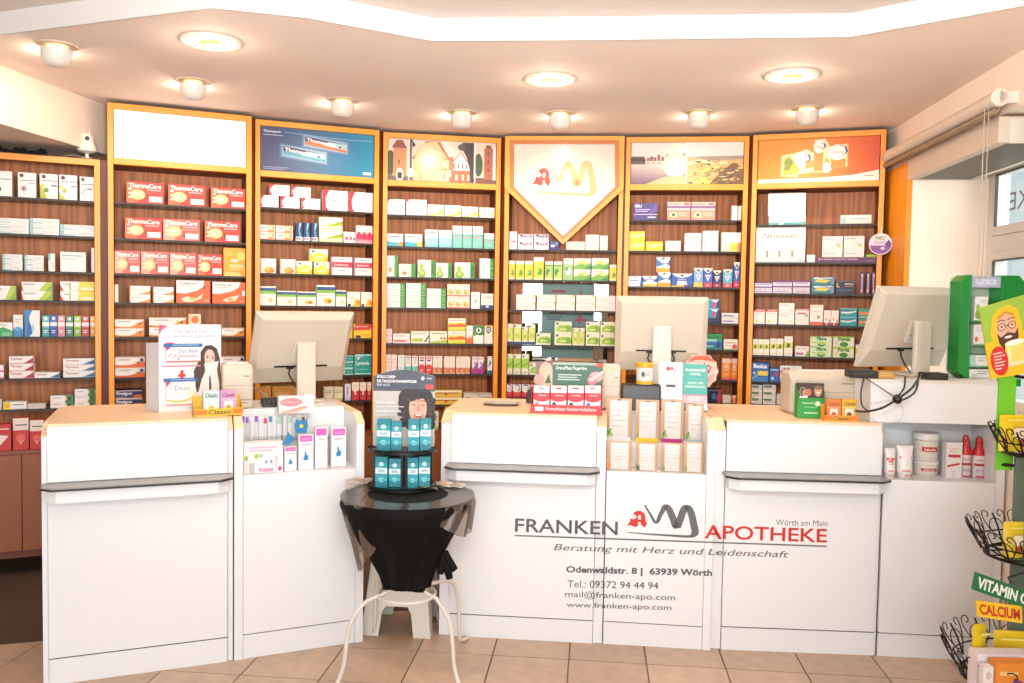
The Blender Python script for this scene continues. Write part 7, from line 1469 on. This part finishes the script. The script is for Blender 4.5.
b = MB(); xa = atd(996.5, 400, RY+.07).x-RX; xb = atd(1014, 400, RY+.07).x-RX; zb1 = atd(1000, 470, RY+.07).z; zt1 = atd(1000, 376, RY+.07).z
b.box(xa+.008, .07, zb1, xb+.006, .08, zt1+.02, mat('#74cc24', .4)); b.build('green_strip', t)
b = MB(); b.tube([(xa+.03, .075, zb1+.02), (0, 0, zb1+.02)], .006, IR, 8); b.tube([(xb, .075, zt1), (0, 0, 1.30)], .006, IR, 8); b.build('bracket', t, smooth=True)

# ================================================================== ROUND TABLE, STOOL, TESTER DISPLAY
TZ = 0.755
Pt = at_z(408, 495, TZ); TR = (at_z(473, 495, TZ)-at_z(343, 495, TZ)).length/2
t = thing('bistro_table', (Pt.x, Pt.y, 0), 0, 'small round table on curved white metal legs, centre gap', 'table')
WM = mat('#efe6da', .35)
b = MB(); b.lathe([(.001, TZ-.022), (TR*.95, TZ-.022), (TR*.972, TZ-.016), (TR*.972, TZ-.006), (TR*.96, TZ-.003), (.001, TZ-.003)], mat('#2c2622', .4), 48, cap=False); b.build('tabletop', t, smooth=True)
zr_ = .345
b = MB(); b.tube([(.115*math.cos(2*PI*i/32), .115*math.sin(2*PI*i/32), zr_) for i in range(32)], .008, WM, 8, closed=True); b.build('ring', t, smooth=True)
def leg_to(px, py, a0, zz=0.012, curl=False):
    Q = at_z(px, py, 0.0); L = Vector((Q.x-Pt.x, Q.y-Pt.y, 0)); n = L.normalized(); R = L.length
    prof = [(.065, TZ-.025), (.055, .60), (.055, .40), (.095, .357), (.13, .345), (R*.62, .325), (R*.80, .26), (R*.87, .17), (R*.90, .09), (R*.96, .035), (R, .010)]
    if curl: prof = [(.065, TZ-.025), (.055, .60), (.055, .40), (.095, .357), (.14, .345), (R*.72, .31), (R*.86, .22), (R*.88, .10), (R*.90, .03), (R*.96, .010), (R*1.04, .010)]
    P_ = [Vector((n.x*r_, n.y*r_, z_)) for r_, z_ in prof]; S_ = []
    for i in range(len(P_)-1):
        a, b_, c, d = P_[max(i-1, 0)], P_[i], P_[i+1], P_[min(i+2, len(P_)-1)]
        for k in range(5): q = k/5; S_.append(0.5*((2*b_)+(-a+c)*q+(2*a-5*b_+4*c-d)*q*q+(-a+3*b_-3*c+d)*q**3))
    S_.append(P_[-1]); mb = MB(); mb.tube(S_, .0085, WM, 10); return mb.build('leg', t, smooth=True)
leg_to(337, 686, 0); leg_to(459, 686, 0); leg_to(465, 641, 0, curl=True); leg_to(371, 632, 0, curl=True)
# black cloth: top and gathered drape
b = MB(); nA, nZ = 96, 26; V = []; Fc = []
def cloth_r(a, q):
    # q 0 at rim .. 1 at bottom ; gathered towards the middle
    q2 = max(0, (q-.07)/.93); env = .096+(TR*1.0-.096)*(1-q2)**1.45
    side = .5+.5*math.cos(a-math.radians(200))
    fold = (.007+.007*math.sin(PI*q))*math.sin(a*8+q*3+math.sin(a*2)*1.3)*min(1, max(0, q-.07)*3.0)+.002*math.sin(a*23+q*7)*min(1, q2*3)
    return env+.05*side*math.sin(PI*min(1, q*1.1))*(1-q)+fold
for j in range(5):
    r_ = TR*1.005*j/4
    for i in range(nA): a = 2*PI*i/nA; V.append((r_*math.cos(a), r_*math.sin(a), TZ+.002+.0006*math.sin(a*7+j)))
for j in range(1, nZ+1):
    q = j/nZ
    for i in range(nA):
        a = 2*PI*i/nA; r_ = cloth_r(a, q); bot = .380+.006*math.sin(a*3+.6); zz = TZ+.002-(TZ-bot)*(q if q > .06 else q*.9); V.append((r_*math.cos(a), r_*math.sin(a), zz))
for j in range(4+nZ):
    for i in range(nA): k = (i+1) % nA; Fc.append((j*nA+i, j*nA+k, (j+1)*nA+k, (j+1)*nA+i))
b.add(V, Fc, mat('#060505', .75, kind='cloth'))
b.mats[0].node_tree.nodes['Principled BSDF'].inputs['Specular IOR Level'].default_value = .2
cl = b.build('tablecloth', None, smooth=True, loc=(Pt.x, Pt.y, 0)); tag(cl, 'black cloth draped over the round table and gathered below', 'tablecloth')
so = cl.modifiers.new('s', 'SOLIDIFY'); so.thickness = .0012; so.offset = 1
# sheer shiny overlay hanging at the sides
sheer = bpy.data.materials.new('sheer_organza'); sheer.use_nodes = True; _n = sheer.node_tree; _b = _n.nodes['Principled BSDF']
_b.inputs['Base Color'].default_value = (.26, .22, .19, 1); _b.inputs['Metallic'].default_value = .8; _b.inputs['Roughness'].default_value = .22; _b.inputs['Alpha'].default_value = .62
_w = _n.nodes.new('ShaderNodeTexWave'); _w.inputs['Scale'].default_value = 6; _w.inputs['Distortion'].default_value = 6; _bp = _n.nodes.new('ShaderNodeBump'); _bp.inputs['Strength'].default_value = .35
_n.links.new(_w.outputs['Fac'], _bp.inputs['Height']); _n.links.new(_bp.outputs['Normal'], _b.inputs['Normal'])
b = MB(); V = []; Fc = []; nA = 40; nZ = 12
a0, a1 = math.radians(150), math.radians(262)
for part, (a0, a1, dr) in enumerate(((math.radians(165), math.radians(238), .30), (math.radians(-52), math.radians(25), .17))):
    n0 = len(b.v); V = []; Fc = []
    for j in range(nZ+1):
        q = j/nZ
        for i in range(nA+1):
            s = i/nA; a = a0+(a1-a0)*s; dd = dr*(.55+.45*math.sin(PI*s))*(1 if part == 0 else .9)
            r_ = TR*(1.03-.30*q*(1 if part == 0 else .25))+.012*math.sin(a*19+q*3)*min(1, q*4)
            V.append((r_*math.cos(a), r_*math.sin(a), TZ+.006-dd*q))
    for j in range(nZ):
        for i in range(nA): k = j*(nA+1)+i; Fc.append((k, k+1, k+nA+2, k+nA+1))
    b.add(V, Fc, sheer)
V = []; Fc = []
for i in range(49):
    a = 2*PI*i/48; V += [(TR*.62*math.cos(a), TR*.62*math.sin(a), TZ+.0048), (TR*1.03*math.cos(a), TR*1.03*math.sin(a), TZ+.0055)]
b.add(V, [(2*i, 2*i+1, 2*i+3, 2*i+2) for i in range(48)], sheer)
o = b.build('shiny_overlay', cl, smooth=True); o['label'] = 'sheer shiny dark organza layer'
b = MB()   # tied corner at the right
kx, ky, kz = TR*.62, -TR*.35, TZ-.20
for sgn_, L_ in ((-1, .09), (1, .075), (.3, .11)):
    b.tube([(kx, ky, kz), (kx+.012*sgn_, ky-.01, kz-L_*.5), (kx+.03*sgn_+.01, ky-.012, kz-L_)], [.008, .018, .014], mat('#060505', .75, kind='cloth'), 10)
b.build('tied_corner', cl, smooth=True)
# leaflets on the cloth
for (px, py, w_, d_, yaw, c, lab) in [(361, 484, .13, .09, .3, '#b8aca4', 'grey leaflet lying left of the black tester display'), (447, 487.5, .15, .07, -.25, '#cfc4b8', 'leaflet with orange spot lying right of the black tester display'), (424, 491, .11, .06, .2, '#3c3430', 'dark leaflet lying at the front right of the table')]:
    P = at_z(px, py, TZ); b = MB(); n_ = 8; V = []
    for i in range(n_+1):
        s = i/n_; zz = .006+.010*math.sin(PI*s)*abs(math.sin(s*5)); V += [(-w_/2+w_*s, -d_/2, zz), (-w_/2+w_*s, d_/2, zz+.002)]
    b.add(V, [(2*i, 2*i+2, 2*i+3, 2*i+1) for i in range(n_)], mat(c, .2)); I = Ink(b, lambda u, v, hh: (-w_/2+w_*u, -d_/2+d_*v, .0085+.010*math.sin(PI*u)*abs(math.sin(u*5))+hh)); I.rect(.4,.3,.55,.6,'#e0a030'); I.lines(.6,.2,.95,.7,3,'#8c847c')
    o = b.build('leaflet', None, loc=(P.x, P.y, TZ+.004), rz=yaw); tag(o, lab, 'leaflet', 'leaflets on the round table'); so = o.modifiers.new('s', 'SOLIDIFY'); so.thickness = .001
# stool
Ps = at_z(404, 631, 0)
t = thing('step_stool', (Ps.x-.015, Ps.y+.07, 0), math.radians(-6), 'white plastic step stool under the round table', 'stool')
SW = mat('#f1e8da', .35); sw, sd, sh = .125, .10, .40
b = MB(); b.box(-sw, -sd, sh-.035, sw, sd, sh, SW); b.build('seat', t, bevel=.015, seg=3)
for sy in (-1, 1):
    b = MB()
    outp = [(-sw*1.30, 0), (-sw*.66, 0), (-sw*.56, sh*.26), (-sw*.42, sh*.34), (sw*.42, sh*.34), (sw*.56, sh*.26), (sw*.66, 0), (sw*1.30, 0), (sw*.98, sh-.03), (-sw*.98, sh-.03)]
    n = len(outp); V = []
    for y_, k in ((sd*.98, 0), (sd*.86, 0)):
        for x, z_ in outp: V.append((x, sy*(y_+.045*(1-z_/sh)), z_))
    b.add(V, [(0,1,2,9),(2,3,8,9),(3,4,8),(4,5,7,8),(5,6,7)]if False else [(0,1,2,9),(2,3,9),(3,4,8,9),(4,5,8),(5,6,7,8)], SW); b.add([V[n+i] for i in range(n)], [(9,2,1,0),(9,3,2),(9,8,4,3),(8,5,4),(8,7,6,5)], SW)
    b.add(V, [(i, (i+1) % n, n+(i+1) % n, n+i) for i in range(n)], SW)
    b.build('leg_panel', t)
for sx in (-1, 1):
    b = MB(); outp = [(-sd-.045, 0), (-sd*.6-.02, 0), (-sd*.5, sh*.42), (sd*.5, sh*.42), (sd*.6+.02, 0), (sd+.045, 0), (sd*.98, sh-.03), (-sd*.98, sh-.03)]; n = 8
    V = [(sx*(sw*(.98+.32*(1-z_/sh))-k), y_, z_) for k in (0, .012) for y_, z_ in outp]
    b.add(V, [(0,1,2,7),(2,3,6,7),(3,4,5,6)]+[(n+7,n+2,n+1,n),(n+7,n+6,n+3,n+2),(n+6,n+5,n+4,n+3)]+[(i, (i+1) % n, n+(i+1) % n, n+i) for i in range(n)], SW); b.build('end_panel', t)
# tester display
zD = TZ+.0065
Pd = at_z(402, 487, zD); dR = (at_z(436.5, 486, zD)-at_z(368, 486, zD)).length/2
t = thing('tester_display', (Pd.x, Pd.y, zD), 0, 'black two tier tester stand with curly-haired woman poster', 'display')
fD = Frame(Pd.x, Pd.y, 0)
zt1 = fD.px(403, 449, 0)[1]-zD
KB = mat('#191616', .3)
for i, zz in enumerate((.0, zt1-.006)):
    b = MB(); M = Matrix.Diagonal((1, .8, 1, 1)); b.lathe([(.001, zz), (dR, zz), (dR, zz+.006), (.001, zz+.006)], KB, 44, cap=False, M=M); b.lathe([(dR*.97, zz+.006), (dR, zz+.006), (dR, zz+.016), (dR*.985, zz+.016)], glass_mat('tier_lip', '#8c8c8c'), 44, cap=False, M=M); b.build('tier', t, smooth=True)
b = MB(); b.box(-dR*.92, .045, .006, dR*.85, .05, zt1-.006, KB); b.box(-.004, -.02, .006, .004, .045, zt1-.006, KB); b.build('rear_panel', t)
x0 = fD.px(373.5, 400, .05)[0]; x1 = fD.px(435, 400, .05)[0]; zp0 = fD.px(404, 446, .05)[1]-zD; zp1 = fD.px(404, 376, .05)[1]-zD; arch = fD.px(404, 369.5, .05)[1]-zD
wp = x1-x0; hp = arch-zp0
b = MB(); pts = [(x0, zp0), (x1, zp0)]+[(x1-wp*i/12, zp1+(arch-zp1)*math.sin(PI*i/12)) for i in range(13)]
b.prism(pts, .044, .050, mat('#c6beb6', .45), axis='y')
I = Ink(b, lambda u, v, hh: (x0+wp*u, .044-hh, zp0+hp*v))
I.poly([(0,.72),(1,.72)]+[(1-i/12, (zp1-zp0)/hp+(1-(zp1-zp0)/hp)*math.sin(PI*i/12)-.002) for i in range(13)], '#4a4e5c')
I.text('HYALU CARE+', .06,.885,.36,.925,'#f0f0f0',.03); I.text('DIE TAGLICHE SONNENPFLEGE', .06,.83,.70,.865,'#f4f4f4',.03); I.text('FUR ALLE', .06,.785,.26,.815,'#e0e0e4',.01); I.disc(.80,.89,.028,.025,'#e8e8e8'); I.rect(.86,.88,.95,.90,'#b0b0b8'); I.rect(.85,.75,.97,.81,'#e8482c')
for a_, c_, r_ in ((.55,.60,.15),(.70,.66,.17),(.84,.60,.14),(.50,.46,.10),(.90,.46,.12),(.60,.50,.12),(.56,.36,.10),(.92,.34,.11),(.50,.27,.08),(.94,.24,.08),(.62,.24,.10),(.46,.52,.06),(.44,.38,.05),(.97,.55,.05)): I.disc(a_, min(c_+.05, .74-r_*.75), r_*.95, r_*.85, '#2c1e1a', n=14)
rr = random.Random(5)
for i in range(46):
    a = rr.uniform(0, 2*PI); cx = .71+.24*math.cos(a)*rr.uniform(.8, 1.05); cz = .46+.24*math.sin(a)*rr.uniform(.7, 1.0)
    if cx > .97 or cz > .69: continue
    I.disc(cx, cz, .028, .02, rr.choice(['#3c2a22', '#4a342a', '#251814']), n=8)
I.P = (lambda P0: lambda u, v, hh: P0(u, v+.13, hh))(I.P); I.disc(.73,.37,.145,.20,'#e2ae96'); I.disc(.73,.20,.09,.10,'#cf957e'); I.poly([(.59,.46),(.64,.55),(.74,.58),(.84,.54),(.87,.44),(.82,.50),(.72,.49),(.64,.47)], '#2c1e1a'); I.poly([(.70,.56),(.76,.55),(.745,.45)], '#3c2a22')
I.ribbon([(.63,.42),(.67,.41),(.70,.42)],.010,'#3c2420'); I.ribbon([(.77,.42),(.80,.41),(.84,.42)],.010,'#3c2420'); I.ribbon([(.62,.46),(.67,.475),(.71,.46)],.010,'#3a2620'); I.ribbon([(.76,.46),(.80,.475),(.85,.46)],.010,'#3a2620')
I.poly([(.72,.42),(.755,.42),(.765,.34),(.71,.34)], '#c88c76'); I.poly([(.66,.30),(.74,.285),(.82,.30),(.78,.255),(.70,.255)], '#a83c3c'); I.poly([(.68,.296),(.74,.287),(.80,.296),(.77,.272),(.71,.272)], '#f6efe8'); I.poly([(.64,.22),(.84,.22),(.95,-.07),(.50,-.07)], '#c89078') if False else None; I.P = (lambda P0: lambda u, v, hh: P0(u, v-.13, hh))(I.P)
I.text('MEHR DERMO', .06,.555,.36,.585,'#f4f0ee',.03); I.lines(.06,.50,.50,.525,1,'#e8e4e0'); I.text('OHNE ROSTER', .06,.445,.46,.475,'#f4f0ee',.03); I.lines(.06,.39,.36,.41,1,'#e8e4e0')
b.build('poster', t)
for i, (a, c, yt, tier) in enumerate([(377,390.5,419,1),(391.5,401.5,421.5,1),(408.5,419.5,419.5,1),(420.5,431,418.5,1),(375.5,387.5,456.5,0),(389,400.5,458.5,0),(408,418,457.5,0),(419,430,456.5,0)]):
    v = -.045+.012*(i % 2); u0 = fD.px(a, yt, v)[0]; u1 = fD.px(c, yt, v)[0]; zb = zD+(.0065 if not tier else zt1+.0005); zt = fD.px(a, yt, v)[1]
    b = MB(); hh_ = zt-zb; ww = u1-u0; b.prism([(0, 0), (ww, 0), (ww, hh_), (0, hh_)], 0, .026, mat('#2ca4b0', .4), axis='y'); k = face_ink(b, 0, 0, ww, hh_, 0)
    k.rect(0,.80,1,1,'#1c8c98'); k.rect(0,.45,1,.64,'#e4f0f0'); k.rect(0,.0,1,.22,'#1c8490'); k.disc(.5,.76,.2,.07,'#d8f0f0'); k.disc(.5,.26,.24,.08,'#8cd4dc'); k.text('SUN',.25,.50,.75,.59,'#5c8c94',.02); k.poly([(0,.22),(1,.32),(1,.22)],'#58bcc8')
    tag(b.build('sun_cream_carton', None, loc=fD.w(u0, v, zb), rz=(-.08, .05, -.04, .06)[i % 4]), '%s teal sun cream carton from left on the %s tier' % (('first', 'second', 'third', 'fourth')[i % 4], 'upper' if tier else 'lower'), 'carton', 'teal sun cream cartons on the tester display')

# ================================================================== SMALL THINGS ON THE WALLS
# camera on the far left bay
P = BF[1].px(87, 152.5, .05); bw = BF[1].w(P[0], .05, 2.3245)
t = thing('security_camera', bw, math.radians(20), 'small white security camera standing on the far left bay', 'camera')
CW = mat('#f4e8dc', .35)
b = MB(); b.lathe([(.030, 0), (.030, .006), (.010, .010), (.009, .030), (.020, .034)], CW, 24); b.build('stand', t, smooth=True)
b = MB(); b.lathe([(.001, .032), (.035, .034), (.052, .045), (.050, .060), (.040, .085), (.036, .105), (.034, .125), (.026, .140), (.001, .146)], CW, 28, cap=False); b.build('body', t, smooth=True)
b = MB(); M = Matrix.Translation((.006, -.031, .112)) @ Matrix.Rotation(PI/2, 4, 'X'); b.lathe([(.012, 0), (.012, .006), (.008, .010), (.001, .011)], mat('#2a201c', .15), 20, M=M); b.build('lens', t, smooth=True)
b = MB(); b.tube([(.012, .01, .138), (.014, .01, .185)], .003, CW, 8); b.build('antenna', t, smooth=True)
cable([bw+Vector((-.03, .03, .008)), bw+Vector((-.10, .04, .03)), bw+Vector((-.20, .03, .012)), bw+Vector((-.30, .02, .008))], .003, 'thin white cable lying beside the security camera', mat('#d8ccc0', .4), None)
# dark cloth bundle on top of the far left bay
b = MB(); V = []; Fc = []; n = 40
for i in range(n+1):
    u = .02+(.50)*i/n; hgt = .042+.010*math.sin(i*.7)+.006*math.sin(i*1.9)
    for j in range(7):
        a = PI*j/6; V.append(BF[1].w(u, .14+.09*math.cos(a), 2.3245+hgt*math.sin(a)*(1 if 0 < i < n else .2)))
for i in range(n):
    for j in range(6): k = i*7+j; Fc.append((k, k+7, k+8, k+1))
b.add(V, Fc, mat('#12100f', .8)); tag(b.build('cloth_bundle', None, smooth=True), 'crumpled black cloth lying on top of the far left bay', 'cloth')
# round shelf wobbler on the orange poster bay
P = BF[7].px(880.5, 244, -.03); t = thing('shelf_wobbler', BF[7].w(P[0], -.03, P[1]), BF[7].a, 'round purple and white price wobbler on the orange poster bay', 'sign')
r_ = .066; b = MB(); b.prism([(r_*math.cos(2*PI*i/28), r_*math.sin(2*PI*i/28)) for i in range(28)], 0, .002, mat('#f0dce8', .4), axis='y'); I = Ink(b, lambda u, v, hh: ((u-.5)*2*r_, -hh, (v-.5)*2*r_))
I.poly([(.03,.42),(.97,.42)]+[(.5+.46*math.cos(a), .5+.46*math.sin(a)) for a in [-.15-i*.285 for i in range(11)]], '#8c4c9c'); I.text('NEU', .28,.70,.70,.86,'#7c9c1c',.04); I.lines(.2,.48,.7,.62,2,'#a87cb0'); I.poly([(.66,.5),(.9,.3),(.96,.5),(.86,.7)], '#6c3c8c'); I.disc(.6,.3,.1,.08,'#e0c8e4'); b.build('disc', t)
b = MB(); b.tube([(0, .003, r_*.8), (.006, .012, r_*1.35), (.004, .028, r_*1.6)], .004, mat('#f0ece8', .3), 8); b.build('arm', t, smooth=True)

# blind, pelmet box
p1 = RW.w(.20, -.075, 2.475); p2 = RW.w(1.66, -.075, 2.475)
t = thing('roller_blind', (0, 0, 0), 0, 'rolled up cream roller blind above the window', 'blind')
b = MB(); b.tube([p1, p2], .034, mat('#f2dfcb', .5), 24); b.build('fabric_roll', t, smooth=True)
b = MB(); q1 = RW.w(.16, -.075, 2.425); q2 = RW.w(1.64, -.075, 2.425); b.tube([q1, q2], .014, mat('#a88c6c', .35), 12); b.build('bottom_bar', t, smooth=True)
b = MB(); rbox(b, .17, -.052, 2.428, 1.62, -.046, 2.46, mat('#cfb08c', .5)); b.build('fabric_end', t)
b = MB(); b.tube([RW.w(1.662, -.075, 2.475), RW.w(1.69, -.075, 2.475)], .038, mat('#f6ead9', .35), 24); rbox(b, 1.67, -.075, 2.45, 1.69, 0, 2.50, mat('#f6ead9', .35)); b.build('end_bracket', t, smooth=False)
b = MB(); b.tube([RW.w(1.60, -.10, 2.47), RW.w(1.60, -.10, 1.70), RW.w(1.61, -.095, 1.68), RW.w(1.62, -.09, 1.70), RW.w(1.62, -.09, 2.47)], .0022, mat('#c4b49c', .5), 6); b.build('pull_chain', t)
t = thing('pelmet_box', (0, 0, 0), 0, 'cream ventilation pelmet box with a louvred underside', 'vent')
b = MB(); rbox(b, .435, -.03, 2.300, 1.58, .02, 2.415, mat('#f0dcc8', .5)); rbox(b, .435, .30, 2.297, 1.58, .33, 2.415, mat('#f0dcc8', .5)); rbox(b, .435, .02, 2.405, 1.58, .30, 2.415, mat('#f0dcc8', .5)); rbox(b, .435, .02, 2.297, .45, .30, 2.405, mat('#f0dcc8', .5)); rbox(b, 1.565, .02, 2.297, 1.58, .30, 2.405, mat('#f7efe4', .5)); b.build('casing', t)
first_ = None
for i in range(40):
    u = .46+i*.0276
    b = MB()
    if first_ is None:
        c0_, c1_ = RW.w(0, .02, 0), RW.w(0, .30, 0); s = MB(); rbox(s, 0, .02, 2.299, .014, .30, 2.309, mat('#7c7468', .4))
        s.v = [tuple(Vector(p)-RW.w(0, 0, 0)) for p in s.v]; first_ = s.build('louvre', t); o = first_
    else: o = first_.copy(); COL.objects.link(o); o.parent = t
    o.location = RW.w(u, 0, 0)

# fit the slanted neighbours: shear the two niche counters so that their sides meet the next counter
def shear(root, L, kl, kr):
    for o in [root]+list(root.children_recursive):
        if o.type == 'MESH' and not o.name.startswith('lettering'):
            for v in o.data.vertices:
                x = max(0, min(1, v.co.x/L)); y = max(0, v.co.y); v.co.x += kl*y*(1-x)-kr*y*x
shear(cB, FB.L, math.tan(FB.a-FA.a)+.012, 0); shear(cD, FD.L, 0.006, math.tan(FE.a-FD.a)+.012)
